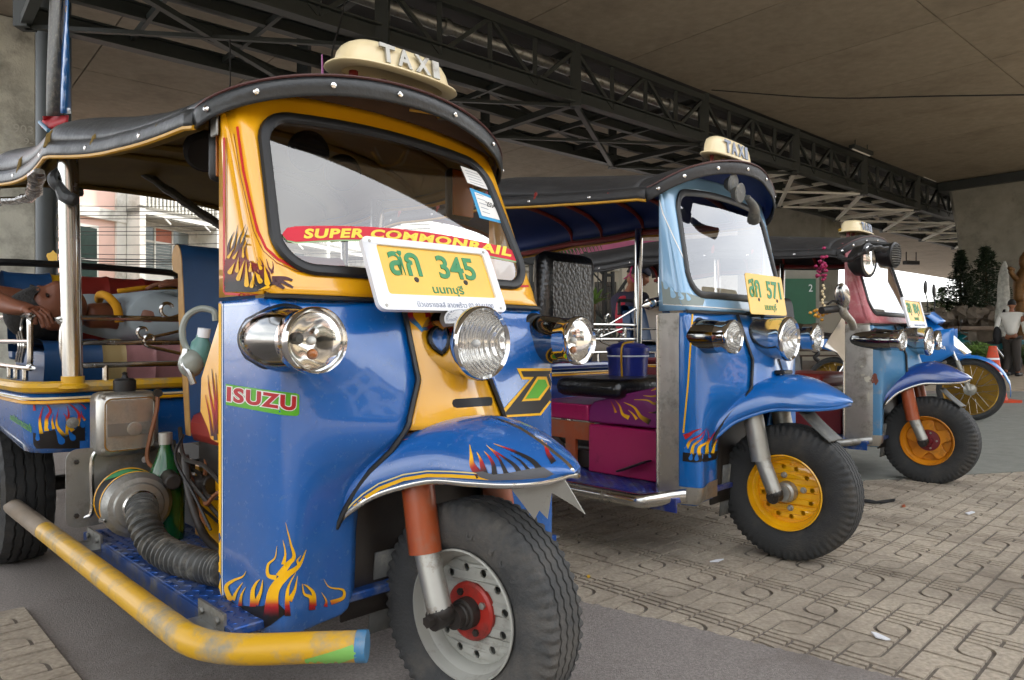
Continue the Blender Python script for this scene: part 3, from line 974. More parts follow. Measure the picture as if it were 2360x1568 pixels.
def make_tuk(c):
    root = empty('tuk_tuk', c['loc'], c['yaw'])
    bpy.context.view_layer.update()
    wy, zu = c.get('wy', 1.), c.get('zu', 1.)
    xw = c.get('xw', 0)
    def wx(x):
        return interp(x, [-.42, -.18], [-.42 + xw * .85, -.18]) if -.42 <= x <= -.18 else (x if x > -.18 else x + xw * lerp(.85, 1, smooth01((-.42 - x) / .1)))
    WARP[0] = lambda v: Vector((wx(v.x), v.y * wy, v.z if v.z < .93 else .93 + (v.z - .93) * zu))
    inv = root.matrix_world.inverted()
    def unw(p):        # world -> unwarped local
        q = inv @ Vector(p); q.y /= wy
        if q.z > .93: q.z = .93 + (q.z - .93) / zu
        return q
    out = {'root': root}
    full = c['style']
    # ---- cowl
    zi = [.23, .44, .52, .64, .75, .93]
    yi = [.205, .205, .20, .152, .108, .102]
    xi = [-.205, -.195, -.175, -.085, -.100, -.168]
    def row(z):
        F = Vector((interp(z, zi, xi), interp(z, zi, yi), z))
        back = -.052 * smooth01((z - .83) / .1)
        tuck = .022 * max(0, (.31 - z) / .08) ** 2
        A = Vector((-.42, .42, z)); B = Vector((-.24, .421 - tuck * .4, z)); C_ = Vector((-.172 + back * .8 - tuck, .412 - tuck * .4, z)); D_ = Vector((-.148 + back - tuck, .386, z))
        E = D_.lerp(F, .5) + Vector((-.006, 0, 0))
        P = spline([A, A.lerp(B, .5), B, C_, D_, E, F], 5)
        return P
    zs = [.232, .238, .25, .27, .30, .34, .40, .46, .50, .53, .56, .60, .64, .68, .72, .76, .80, .84, .87, .89, .91, .926]
    for s in (-1, 1):
        mb = MB(); vs = []; rows = [row(z) for z in zs]; Wd = len(rows[0])
        for j, r_ in enumerate(rows):
            for i, p in enumerate(r_):
                z = p.z
                if j < 8:     # rounded lower rear and inner corners
                    u = i / (Wd - 1)
                    for (e, rad) in ((u * .62, .05), ((1 - u) * .62, .05)):
                        if e < rad: z += (rad - math.sqrt(max(0, rad * rad - (rad - e) ** 2))) * (1 - j / 8)
                vs.append((p.x, p.y * s, z))
        fs = []
        for j in range(len(zs) - 1):
            for i in range(Wd - 1):
                q = (j * Wd + i, j * Wd + i + 1, (j + 1) * Wd + i + 1, (j + 1) * Wd + i)
                fs.append(q if s < 0 else q[::-1])
        mb.add(vs, fs)
        o = mb.build('cowl_panel', c['cowl'], root, ang=60, solid=.010, off=-1)
        out['cowl' + ('R' if s < 0 else 'L')] = o
        if c.get('steel'):
            # bright metal sheet over the rear of the panel and along its foot
            kk = c['steel_cols']; mb = MB(); vs = []; fs = []
            for j, r_ in enumerate(rows):
                for i in range(Wd):
                    p = Vector((rows[j][i].x, rows[j][i].y, zs[j]))
                    n = Vector((0, 1, 0)).lerp(Vector((1, 0, 0)), smooth01((i / (Wd - 1) - .25) / .35)).normalized()
                    vs.append(((p + n * .004).x, (p + n * .004).y * s, zs[j] + (.004 if j == 0 else 0)))
            for j in range(len(zs) - 1):
                for i in range(Wd - 1):
                    if i < kk or zs[j + 1] < c['steel_z']:
                        q = (j * Wd + i, j * Wd + i + 1, (j + 1) * Wd + i + 1, (j + 1) * Wd + i)
                        fs.append(q if s < 0 else q[::-1])
            mb.add(vs, fs); mb.build('corner_plate', 'steel_plate', o, ang=60)
            # rivets down the plate
            rv = MB()
            for q in range(20):
                z = .27 + q * .033
                rv.lathe([(.004, 0), (.003, .002), (0, .003)], axis_mat((-.405, (.424) * s, z), (0, s, 0)), 6)
            rr = rv.build('rivet_row', 'steel_grey', o)
            ed = MB().tube([(-.42, .424 * s, .25), (-.42, .424 * s, .92)], .008, 8); ed.build('edge_trim', 'chrome_worn', o)
    # inner shield behind the wheel
    def back_sh(u, v): return Vector((-.235 - .03 * v, lerp(-.22, .22, u), lerp(.2, .66, v)))
    MB().grid(back_sh, 4, 4).build('wheel_well', 'grease', root, solid=.006)
    MB().box((-.43, 0, .55), (.012, .80, .62)).build('leg_shield', c['shield'], root, smooth=False)
    # ---- nose between the cowl panels
    xc = [-.03, -.034, -.06, -.10, -.168]; zc = [.64, .68, .76, .85, .93]
    def nose(u, v):
        z = lerp(.642, .926, v); t = 2 * u - 1
        ye = interp(z, zi, yi) - .004; xe = interp(z, zi, xi)
        f = math.cos(t * math.pi / 2) ** 1.3 if abs(t) < 1 else 0
        return Vector((lerp(xe, max(xe, interp(z, zc, xc)), f), t * ye, z))
    out['nose'] = MB().grid(nose, 20, 20).build('nose_panel', c['nose'], root, ang=60, solid=.006)
    for s in (-1, 1):
        pts = [Vector((interp(z, zi, xi) + .004, interp(z, zi, yi) * s, z)) for z in [.926 - k * .0145 for k in range(20)]]
        pts += [Vector(p) for p in ((-.10, .178 * s, .60), (-.135, .208 * s, .555), (-.165, .235 * s, .50), (-.188, .262 * s, .43))]
        MB().tube(spline(pts, 2), .0065, 6).build('rubber_bead', 'black_rubber', root)
    # ---- front mudguard
    st = [(-.19, .262, .435, .60), (-.15, .235, .475, .63), (-.1, .2, .510, .655), (0, .150, .543, .668), (.1, .128, .550, .653), (.17, .104, .553, .628), (.215, .080, .557, .607), (.245, .055, .562, .592), (.26, .028, .568, .581), (.265, .002, .573, .575)]
    fdz, fsx = c.get('fend_dz', 0), c.get('fend_sx', 1.)
    st = [(p[0] * (fsx if p[0] > 0 else 1), p[1], p[2] + fdz * smooth01((p[0] + .19) / .15), p[3] + fdz * smooth01((p[0] + .19) / .15)) for p in st]
    S = spline([Vector(p) for p in st], 4)
    def fender(u, v):
        a = S[round(v * (len(S) - 1))]
        th = (2 * u - 1) * math.pi / 2
        sy = math.copysign(abs(math.sin(th)) ** .9, th)
        return Vector((a[0] - .012 * (1 - math.cos(th)), a[1] * sy, a[2] + (a[3] - a[2]) * max(0, math.cos(th)) ** .75))
    fo = MB().grid(fender, 28, len(S) - 1).build('front_mudguard', c['fender'], root, ang=70, solid=.005, off=0)
    out['fender'] = fo
    edge = [Vector((a[0] - .012, -a[1], a[2] - .003)) for a in S] + [Vector((a[0] - .012, a[1], a[2] - .003)) for a in reversed(S[:-1])]
    MB().tube(edge, .0045, 8, flat=1.4).build('trim', c['trim'], fo)
    ridge = [Vector((a[0], 0, a[3] + .003)) for a in S if a[0] > .02]
    if c.get('ridge', True): MB().tube(ridge, [.0045] * (len(ridge) - 3) + [.004, .003, .001], 8, flat=.7).build('ridge_trim', 'chrome', fo)
    # ---- fork
    for s in (-1, 1):
        y = .118 * s
        MB().tube([(-.105, y, .62), (-.058, y, .375)], .0365, 20).build('fork_upper', c['fork'], root, ang=50)
        MB().tube([(-.062, y, .40), (-.004, y * 1.03, .262)], .028, 18).build('fork_lower', 'steel_grey', root, ang=50)
        lg = MB().tube([(-.004, .10 * s, .250), (-.004, .142 * s, .248)], .024, 14)
        lg.tube([(-.004, .142 * s, .248), (-.004, .158 * s, .247)], .013, 6); lg.ell((-.004, .12 * s, .262), (.03, .03, .026), 12, 8)
        lg.build('axle_lug', 'grease', root)
    fr_ = c.get('wheel_r', .255)
    e, t = wheel(root, 'front_wheel', (0, c.get('wheel_y', 0), fr_), c['steer'], c['wheel'], c['tyre'], fr_)
    out['fwheel'], out['ftyre'] = e, t
    # rubber flap hanging from the mudguard
    if full == 1:
        fl = [(.10, .565), (.225, .562), (.252, .495), (.232, .512), (.195, .535), (.178, .478), (.165, .495), (.152, .474)]
        X = axis_mat((0, -.02, 0), (0, -1, 0))
        mb = MB(); tri = geometry.tessellate_polygon([[Vector((p[0], p[1], 0)) for p in fl]])
        for s_ in (-1,):
            mb.add([(p[0] + .03, -.07 + (.565 - p[1]) * .25 + (p[0] - .1) * .45, p[1]) for p in fl], [tuple(t_) for t_ in tri])
        mb.build('mud_flap', 'steel_grey', root, solid=.003, smooth=False)
    else:
        def flap(u, v):
            return Vector((.06 + .09 * v + .02 * v * v, lerp(-.06, .06, u), .56 - .10 * v))
        MB().grid(flap, 4, 6).build('mud_flap', 'hose_grey', root, solid=.004)
    def rflap(u, v): return Vector((-.235 - .03 * v, lerp(-.13, .13, u), .34 - .20 * v))
    MB().grid(rflap, 3, 4).build('rear_flap', 'hose_grey', root, solid=.005)
    # ---- headlamps
    def lamp(x, y, z, r, back, pod, refl, tail=True, hm='chrome'):
        d = Vector((1, y * .10, -.02)).normalized()
        X = axis_mat((x, y, z), d)
        prof = [(r * 1.0, .0), (r * 1.06, -.006), (r * 1.06, -.018), (r * 1.0, -.026), (r * .98, -.05), (r * .98, -.058), (r * .94, -.06)]
        if tail:
            body = MB()
            L = back
            pr = [(r * .97, -.058), (r * 1.04, -.09), (r * 1.10, -.13), (r * 1.08, -L * .55), (r * .95, -L * .72), (r * .66, -L * .88), (r * .34, -L * .97), (.001, -L)]; hm = 'chrome_shaded'
            body.lathe(pr, X, 36, cap=False)
        else:
            body = MB().lathe([(r * .98, -.058), (r * .96, -back), (.001, -back)], X, 36, cap=False)
        b = body.build(pod, hm, root, ang=60)
        MB().lathe([(r * .93, -.008), (r * 1.0, .0), (r * 1.055, -.006), (r * 1.06, -.018), (r * 1.0, -.028), (r * .98, -.058)], X, 40, cap=False).build('bezel', 'chrome', b, ang=50)
        rp = [(r * .93, -.010), (r * .90, -.020), (r * .82, -.036), (r * .64, -.056), (r * .40, -.070), (r * .15, -.076), (.001, -.077)]
        MB().lathe(rp, X, 40, cap=False).build('reflector', refl, b, ang=80)
        MB().lathe([(.001, .006), (r * .3, .0055), (r * .6, .002), (r * .85, -.004), (r * .93, -.008)], X, 40, cap=False).build('lens', 'lens_glass' if refl == 'reflector_plain' else 'lens_fluted', b, ang=80)
        bu = MB().ell((0, 0, -.03), (.009, .009, .013), 10, 8, X)
        if refl == 'reflector_plain':
            MB().lathe([(.012, -.055), (.012, -.040), (.007, -.034), (0, -.033)], X @ Matrix.Translation((-.022, .004, 0)), 12).build('bulb_holder', 'hose_grey', b)
            MB().ell((.004, -.026, -.032), (.011, .011, .011), 12, 8, X).build('pilot_bulb', 'amber', b)
        bu.build('bulb', 'lamp_white', b)
        return b
    out['lampM'] = lamp(.006, 0, .832, .080, .14, 'headlamp', 'reflector_ribbed', False, c.get('lamp_body', 'chrome'))
    ly = c.get('lamp_y', .392)
    for s in (-1, 1):
        o = lamp(-.035, ly * s, .838, c.get('lamp_r', .062), c.get('pod_l', .32), 'side_lamp', 'reflector_plain' if full == 1 else 'reflector_ribbed')
        # rubber seat against the cowl
        rr_, L = c.get('lamp_r', .062), c.get('pod_l', .32)
        X = axis_mat((-.045, (ly - .012) * s, .838), Vector((1, ly * s * .10, -.02)).normalized())
        MB().lathe([(.001, -.135), (rr_ * 1.12, -.135), (rr_ * 1.2, -.145), (rr_ * 1.22, -.16), (rr_ * 1.2, -L * .55), (rr_ * 1.07, -L * .74), (rr_ * .78, -L * .9), (rr_ * .42, -L * 1.0), (.001, -L * 1.03)], X, 36).build('gasket', 'black_rubber', o, ang=60)
    # ---- windscreen frame
    inner = contour(.372, .350, .992, 1.352, .026, .075)
    outer = contour(.420, .412, .935, 1.40, .05, .03)
    N = len(inner)
    mb = MB(); rings = []
    for t_ in (0, .35, .7, 1):
        rg = []
        for i in range(N):
            y = lerp(outer[i][0], inner[i][0], t_); z = lerp(outer[i][1], inner[i][1], t_)
            x = WX(y, z) - (.03 * max(0, (abs(y) - .385) / .03) ** 2 if abs(y) > .385 else 0)
            rg.append(Vector((x, y, z)))
        rings.append(rg)
    vs = [p for r_ in rings for p in r_]
    fs = [(k * N + i, k * N + (i + 1) % N, (k + 1) * N + (i + 1) % N, (k + 1) * N + i) for k in range(3) for i in range(N)]
    mb.add(vs, fs)
    for s in (-1, 1):    # side cheeks back to the door line
        zz2 = [.935 + k * .0462 for k in range(11)]
        sp = []
        for z in zz2:
            xf = WX(.412, z) - .024
            for q in range(4): sp.append(Vector((lerp(xf, min(-.42, xf - .012), q / 3), (.412 + .008 * min(1, q)) * s, z)))
        f2 = []
        for j in range(10):
            for q in range(3):
                f = (j * 4 + q, j * 4 + q + 1, j * 4 + q + 5, j * 4 + q + 4)
                f2.append(f if s > 0 else f[::-1])
        mb.add(sp, f2)
    fr = mb.build('windscreen_frame', c['frame'], root, ang=55, solid=.008, off=-1)
    out['frame'] = fr
    gp = [Vector((WX(y, z) + .004, y, z)) for (y, z) in inner]
    MB().tube(gp, .014, 8, True, flat=.75).build('gasket', 'black_rubber', fr)
    gl = MB()
    zlo, zhi = min(q[1] for q in inner), max(q[1] for q in inner)
    def halfw(z):
        w_ = 0
        for k in range(N):
            (y0, z0), (y1, z1) = inner[k], inner[(k + 1) % N]
            if (z0 - z) * (z1 - z) <= 0 and abs(z1 - z0) > 1e-9: w_ = max(w_, y0 + (y1 - y0) * (z - z0) / (z1 - z0))
        return w_
    def gfn(u, v):
        z = lerp(zlo + .0005, zhi - .0005, v); y = (2 * u - 1) * halfw(z); return Vector((WX(y, z), y, z))
    gl.grid(gfn, 16, 24)
    out['glass'] = gl.build('windscreen', 'windscreen', root, ang=80)
    MB().tube([(WX(y, .93) + .006 - (.02 if abs(y) > .39 else 0), y, .930) for y in [-.415 + .83 * k / 20 for k in range(21)]], .006, 6).build('cowl_seal', 'black_rubber', root)
    # ---- roof
    XS = [-2.4, -1.9, -1.75, -1.2, -.8, -.5]
    Wd_ = [.64, .645, .64, .585, .53, .462]; Ze = [1.37, 1.395, 1.40, 1.405, 1.385, 1.365]; Hh = c.get('hh', [.16, .165, .16, .14, .115, .10])
    ribs = c.get('ribs', [-2.35, -1.75, -1.2, -.5])
    sagk = c.get('sag', .02)
    def sag(x):
        for i in range(len(ribs) - 1):
            if ribs[i] <= x <= ribs[i + 1]:
                return math.sin(math.pi * (x - ribs[i]) / (ribs[i + 1] - ribs[i]))
        return 0
    rnd = random.Random(3)
    def canopy(u, v):
        x = lerp(-.5, -2.4, v); ph = (2 * u - 1) * math.pi / 2
        w_ = interp(x, XS, Wd_); sg = sag(x)
        z = interp(x, XS, Ze) + interp(x, XS, Hh) * max(0, math.cos(ph)) ** lerp(1.25, .72, smooth01((-.5 - x) / .8))
        z -= sagk * sg * (.35 + .65 * math.sin(ph) ** 2) * (0.2 + .8 * abs(math.sin(ph)))
        return Vector((x, (w_ - sagk * .9 * sg * abs(math.sin(ph))) * math.sin(ph), z))
    NU, NV = 32, 48
    mb = MB(); mb.grid(canopy, NU, NV)
    VB, VH, VX0 = c.get('visor_b', .195), c.get('visor_h', .108), -.455
    def E(u):
        ph = (2 * u - 1) * math.pi / 2
        return Vector((VX0 + VB * math.cos(ph), .458 * math.sin(ph), 1.358 + VH * max(0, math.cos(ph)) ** 1.35))
    def visor(u, v):
        a = canopy(u, 0); b = E(u); p = a.lerp(b, v); p.z += .012 * math.sin(math.pi * v) * math.cos((2 * u - 1) * math.pi / 2)
        return p
    mb.grid(lambda u, v: visor(u, 1 - v), NU, 10)
    rf = mb.build('roof_canopy', [c['roof'], c['liner']], root, ang=60, solid=.008, off=-1)
    out['roof'] = rf
    sk = c.get('skirt', .044)
    def vsk(u, v):
        e_ = E(u); ph = (2 * u - 1) * math.pi / 2
        o_ = Vector((math.cos(ph), math.sin(ph) * .3, 0)).normalized()
        return e_ + o_ * (.004 * math.sin(math.pi * min(1, v * 1.3)) + .003) + Vector((0, 0, -sk * v))
    vk = MB().grid(vsk, 44, 5).build('visor_skirt', c['roof'], rf, ang=60, solid=.006, off=1)
    out['visor'] = vk
    MB().tube([E(k / 44) + Vector((.004, 0, .003)) for k in range(45)], .0036, 6).build('visor_piping', 'piping_red', rf)
    for s in (-1, 1):
        u0 = 0 if s < 0 else 1
        ed = [E(u0)] + [canopy(u0, k / 48) for k in range(48)]
        def sks(u, v): 
            p = ed[round(u * 48)].copy(); p.z -= sk * .95 * v; p.y += s * (.008 * math.sin(v * math.pi * .8)); return p
        MB().grid(sks, 48, 3).build('side_skirt', c['roof'], rf, ang=60, solid=.006, off=0)
        MB().tube([Vector((p.x, p.y + s * .004, p.z - sk * .95)) for p in ed], .006, 6).build('side_piping', c['piping'], rf)
        MB().tube([Vector((p.x, p.y - s * .03, p.z - sk * .6)) for p in ed[1:]], .014, 8).build('roof_rail', c['rail'], root)
    for x in ribs[:-1] + [-.62, -.95, -1.5]:
        v = (-.5 - x) / 1.9
        MB().tube([canopy(k / 20, v) + Vector((0, 0, -.018)) for k in range(21)], .011, 8).build('roof_bow', c['rail'], root)
    # press studs
    sm = MB().lathe([(.0075, 0), (.0065, .002), (.003, .0035), (0, .0042)], None, 12)
    sme = sm.build('stud', 'chrome', data=True)
    def stud(p, n):
        o = bpy.data.objects.new('stud', sme); o.matrix_world = axis_mat(WARP[0](Vector(p)), n); link(o, vk)
    for u in (.07, .20, .345, .47, .60, .75, .9):
        a, b = vsk(u, .5), vsk(u + .005, .5); t_ = (b - a); n = Vector((0, 0, 1)).cross(t_).normalized()
        if n.x < 0: n = -n
        stud(a + n * .002, n)
    for s in (-1, 1):
        for k in range(5, 49, 7):
            p = canopy(0 if s < 0 else 1, k / 48); stud((p.x, p.y + s * .009, p.z - sk * .5), (0, s, 0))
    # board under the visor
    def under(u, v):
        ph = (2 * u - 1) * math.pi / 2
        a = E(u) + Vector((-.016, 0, -sk * .5)); z = 1.375 + .062 * math.cos(ph); y = .405 * math.sin(ph)
        b = Vector((WX(y, z) + .006, y, z))
        p = a.lerp(b, v); p.z += .02 * math.sin(math.pi * v)
        return p
    MB().grid(under, 24, 8).build('visor_board', c['board'], root, ang=60)
    # ---- poles
    for s in (-1, 1):
        pr = c.get('pole_r', .027)
        MB().tube([(-1.195, .522 * s, .705), (-1.195, .535 * s, 1.395)], pr, 18).build('pole', 'chrome_worn' if full == 1 else 'chrome', root)
        MB().lathe([(.042, .70), (.042, .708), (.03, .714), (.03, .735)], Matrix.Translation((-1.195, .522 * s, 0)), 18).build('pole_foot', c['lip'], root)
        MB().tube([(-2.3, .60 * s, .70), (-2.3, .60 * s, 1.37)], .02, 10).build('pole', 'chrome_worn', root)
    # ---- rear tub
    pth = [(-1.205, -.50), (-1.205, -.54), (-1.212, -.575), (-1.235, -.605), (-1.275, -.622), (-1.34, -.628), (-1.9, -.65), (-2.36, -.65)]
    pth = [(x, y) for (x, y) in pth]
    left = [(x, -y) for (x, y) in pth][::-1]
    path = left + pth
    def tub_z0(x): return .512 + .07 * smooth01((-1.5 - x) / .3)
    for (nm, z0f, z1, m_, th) in (('tub', tub_z0, .688, c['tub'], .012),):
        mb = MB(); vs = []
        for (x, y) in path:
            for k in range(6):
                v = k / 5; z = lerp(z0f(x), z1, v)
                inn = .014 * (1 - v) ** 3
                vs.append((x - (inn if x > -1.3 else 0), y - math.copysign(inn, y), z))
        n_ = len(path)
        fs = [(i * 6 + k, (i + 1) * 6 + k, (i + 1) * 6 + k + 1, i * 6 + k + 1) for i in range(n_ - 1) for k in range(5)]
        mb.add(vs, fs)
        tb = mb.build(nm, m_, root, ang=50, solid=th, off=1)
        out['tub'] = tb
    lipp = [Vector((x + (.008 if x > -1.3 else 0), y + math.copysign(.008, y), .704)) for (x, y) in path]
    MB().tube(lipp, .019, 8, flat=.9).build('tub_lip', c['lip'], tb)
    for (dz, w_, m_) in ((.672, .0035, 'cream'), (.661, .0055, 'yellow')):
        MB().tube([Vector((p.x + (.003 if p.x > -1.3 else 0), p.y + math.copysign(.003, p.y), dz)) for p in lipp], w_, 6).build('coach_line', m_, tb)
    MB().box((-1.78, 0, .672), (1.10, 1.18, .02)).build('tub_floor', 'grease', root, smooth=False)
    MB().box((-1.222, 0, .60), (.02, 1.0, .19)).build('tub_bulkhead', c['tub'], root, smooth=False)
    for s in (-1, 1):    # bright arches over the rear wheels
        def arch(u, v):
            a = R(-8 + 196 * u); return Vector((-2.1 + .33 * math.cos(a), (.60 + .06 * v) * s, .30 + .33 * math.sin(a)))
        MB().grid(arch, 20, 2).build('rear_arch', 'chrome_worn', root, solid=.004)
        wheel(root, 'rear_wheel', (-2.1, .50 * s, .275), 0 if s < 0 else math.pi, 'rear', 'tyre', .275, .085, 120)
    MB().tube([(-2.1, -.5, .275), (-2.1, .5, .275)], .03, 10).build('rear_axle', 'grease', root)
    MB().bar((-2.3, -.22, .33), (-.3, -.22, .30), .05, .07).build('chassis_rail', 'grease', root, smooth=False)
    MB().bar((-2.3, .22, .33), (-.3, .22, .30), .05, .07).build('chassis_rail', 'grease', root, smooth=False)
    # ---- rear bench
    bk = [(-1.80, .80), (-1.815, .88), (-1.84, .98), (-1.865, 1.055), (-1.90, 1.082), (-1.94, 1.07), (-1.96, 1.02)]
    cu = [(-1.375, .705), (-1.36, .76), (-1.365, .81), (-1.40, .833), (-1.5, .838), (-1.65, .832), (-1.82, .815)]
    base = MB().box((-1.60, 0, .745), (.44, 1.10, .12)); base.box((-1.90, 0, .91), (.08, 1.1, .28))
    bs = base.build('rear_seat', 'vinyl_blue', root, bev=.01)
    for (y0, y1, m_) in c['back_cols']: panel_strip(bk, y1, y0).build('back_panel', m_, bs, ang=70)
    for (y0, y1, m_) in c['cush_cols']: panel_strip(cu, y1, y0).build('seat_panel', m_, bs, ang=70)
    br = MB(); br.tube(spline([(-1.93, -.60, 1.02), (-1.94, -.585, 1.10), (-1.94, -.54, 1.122), (-1.94, -.02, 1.122), (-1.94, .04, 1.10), (-1.94, .05, 1.06)], 6), .013, 8)
    br.tube(spline([(-1.94, .14, 1.06), (-1.94, .16, 1.10), (-1.94, .22, 1.118), (-1.94, .54, 1.118), (-1.94, .59, 1.10), (-1.93, .60, 1.0)], 6), .013, 8)
    br.build('back_rail', 'black_rubber', root)
    # ---- driver's seat
    sc = c['seat_cols']
    bx = c.get('seat_x', -1.0)
    if full != 2:
        prof = [(bx + .05, .56), (bx + .03, .72), (bx + .005, .90), (bx - .01, 1.02), (bx - .025, 1.10), (bx - .055, 1.128), (bx - .085, 1.115), (bx - .095, 1.08), (bx - .085, 1.05)]
        core = MB(); N2 = len(prof)
        pl_ = spline([(p[0] - .004, 0, p[1]) for p in prof], 3)
        back = [(bx - .05, 1.04), (bx - .045, .9), (bx - .015, .72), (bx + .01, .56)]
        poly = [(p.x, p.z) for p in pl_] + back
        X = axis_mat((0, .28, 0), (0, -1, 0), (0, 0, 1))
        # axis_mat's x runs along -X of the vehicle here, so mirror
        core.prism([(q[0] * X.col[0].x, q[1]) for q in poly], 0, .56, X)
        ds = core.build('driver_backrest', 'plywood', root, ang=40)
        for (y0, y1, m_) in sc: panel_strip(prof, y1, y0, .003).build('back_panel', m_, ds, ang=70)
        cs = MB().box((bx + .2, 0, .585), (.36, .56, .09)).build('driver_cushion', c.get('cushion', 'vinyl_red'), root, bev=.03)
    else:
        ds = MB().box((bx - .10, -.165, 1.0), (.10, .37, .42), Matrix.Translation((0, 0, 0))).build('driver_backrest', 'mesh_black', root, bev=.05)
        cs = MB().box((bx + .15, -.06, .625), (.36, .52, .08)).build('driver_cushion', 'mesh_black', root, bev=.035)
    out['dseat'], out['dcush'] = ds, cs
    # ---- engine box, floor, side tube
    eb = c.get('eb', (-.95, -.5, .27, .27, .48))
    out['ebox'] = MB().box(((eb[0] + eb[1]) / 2, .0, (eb[3] + eb[4]) / 2), (eb[1] - eb[0], eb[2] * 2, eb[4] - eb[3])).build('engine_box', c['ebox'], root, bev=.006)
    fl = MB().box((-.72, 0, .258), (1.02, .96, .02)).build('floor_plate', c['floor'], root, bev=.004)
    fs_ = MB().box((-.72, -.482, .242), (1.02, .008, .05)); fs_.box((-.72, .482, .242), (1.02, .008, .05)); fs_.build('floor_edge', c['floor'], fl, smooth=False)
    dt = MB()
    for i in range(44):
        for j in range(13):
            x, y = -1.2 + i * .0225, -.47 + j * .022
            a = R(45 if (i + j) % 2 else -45)
            X = Matrix.Translation((x, y, .268)) @ Matrix.Rotation(a, 4, 'Z')
            dt.add([(-.0095, 0, 0), (0, -.003, 0), (.0095, 0, 0), (0, .003, 0), (-.004, 0, .0022), (.004, 0, .0022)], [(0, 1, 5, 4), (1, 2, 5), (2, 3, 4, 5), (3, 0, 4)], 0, X)
    d_ = dt.build('tread_pattern', c['floor'], fl, smooth=False); d_['kind'] = 'stuff'
    tr_ = c['tube_r']
    for s in (-1, 1):
        zt_ = .252
        pts = [(-1.93, .55, zt_), (-1.6, .55, zt_), (-.9, .55, zt_), (-.36, .55, zt_), (-.25, .545, zt_), (-.17, .52, zt_ + .002), (-.11, .475, zt_ + .004), (-.04, .40, zt_ + .006), (.03, .328, zt_ + .008)]
        if full == 1 and s > 0: pts = pts[:4]
        if full != 1: pts = [(-1.3, .55, zt_), (-.9, .55, zt_), (-.50, .55, zt_), (-.40, .54, zt_), (-.30, .49, zt_ + .01), (-.20, .42, zt_ + .018)]
        sp = spline([(p[0], p[1] * s, p[2]) for p in pts], 6)
        tb_ = MB().tube(sp, tr_, 18).build('side_bumper', c['tube'], root)
        if s < 0: out['bumper'] = tb_
        if full == 1:
            if s < 0: MB().tube(sp[:9], tr_ + .0006, 18).build('primer_sleeve', 'primer', tb_)
            e0, e1 = Vector(sp[-1]), Vector(sp[-2]); d = (e0 - e1).normalized()
            MB().tube([e0 - d * .018, e0 + d * .0015], tr_ + .0012, 18).build('end_band', 'blue_faded', tb_)
            for xb in (-1.12, -.30):
                bm_ = MB().box((xb, .505 * s, .25), (.13, .05, .006)); bm_.box((xb, .485 * s, .268), (.13, .006, .045))
                for q in (-.04, .04): bm_.lathe([(.008, 0), (.008, .006), (0, .007)], axis_mat((xb + q, .489 * s, .272), (0, s, 0)), 6)
                bm_.build('bumper_bracket', 'galv', tb_, smooth=False)
    # ---- scroll rails on the tub
    def rails(s):
        rm = c['rails']
        zt0 = .716
        mb = MB(); r0 = .0085
        # front rail
        a, b_ = (-.545, -.08) if s < 0 else (.08, .545)
        z1, z2, z3 = .765, .832, .905
        fr_ = spline([(-1.2, a + .02, z1), (-1.2, a, z1 + .025), (-1.2, a, z3 - .025), (-1.2, a + .025, z3), (-1.2, b_, z3)], 5) if s < 0 else spline([(-1.2, b_ - .02, z1), (-1.2, b_, z1 + .025), (-1.2, b_, z3 - .025), (-1.2, b_ - .025, z3), (-1.2, a, z3)], 5)
        mb.tube(fr_, r0, 8); mb.tube([(-1.2, a + (.02 if s < 0 else 0), z1), (-1.2, b_ - (0 if s < 0 else .02), z1)], r0, 8); mb.tube([(-1.2, a, z2), (-1.2, b_, z2)], r0 * .9, 8)
        for y in (a + .11, b_ - .1): mb.tube([(-1.2, y, zt0), (-1.2, y, z1)], r0, 8)
        mb.build('rail', rm, root)
        sc_ = MB()
        def scroll(p0, p1, h, side=1, rr=.022, up=1):
            """a bar with a curl at each end, in the plane x = -1.2"""
            pts = []
            d = (Vector((p1[0], p1[1])) - Vector((p0[0], p0[1])))
            t = d.normalized(); n = Vector((-t.y, t.x)) * up
            def curl(c0, t_, n_):
                q = []
                for k in range(11):
                    a_ = R(k * 27); rad = rr * (1 - k * .055)
                    q.append(c0 + n_ * rr + (t_ * math.sin(a_) - n_ * math.cos(a_)) * rad)
                return q
            A_ = curl(Vector((p0[0], p0[1])), -t, n * h); B_ = curl(Vector((p1[0], p1[1])), t, n)
            pts = list(reversed(A_)) + B_
            sc_.tube([(-1.198, p.x, p.y) for p in pts], .0055, 7)
        yy0 = a + .20 if s < 0 else a + .1
        scroll((yy0 + .02, z2 + .012), (yy0 + .20, z3 - .018), -1, up=-1)
        scroll((yy0 + .03, z2 - .012), (yy0 + .20, z1 + .014), 1, up=-1 if False else 1)
        scroll((yy0 + .10, z3 + .006), (yy0 + .36, z3 + .10), 1, rr=.03)
        sc_.build('scroll_work', rm, root)
        # side rail running back
        sm_ = MB(); Y = .60 * s
        z1, z2, z3 = .755, .835, .915
        sm_.tube(spline([(-2.2, Y, z3), (-1.38, Y, z3), (-1.345, Y, z3 - .012), (-1.335, Y, z3 - .04), (-1.335, Y, z1 + .03), (-1.345, Y, z1 + .01), (-1.38, Y, z1), (-2.2, Y, z1)], 5), r0, 8)
        sm_.tube([(-1.335, Y, z2), (-2.2, Y, z2)], r0 * .9, 8)
        for x in (-1.4, -1.52, -1.62, -2.0): sm_.tube([(x, Y, zt0), (x, Y, z1)], r0, 8)
        for k in range(3):
            pts = [(-1.43 - .035 * k - .02 * math.sin(q * .5), Y, z2 + .072 - q * .009) for q in range(16)]
            sm_.tube(pts, .0055, 7)
        sm_.build('side_rail', rm, root)
    for s in (-1, 1): rails(s)
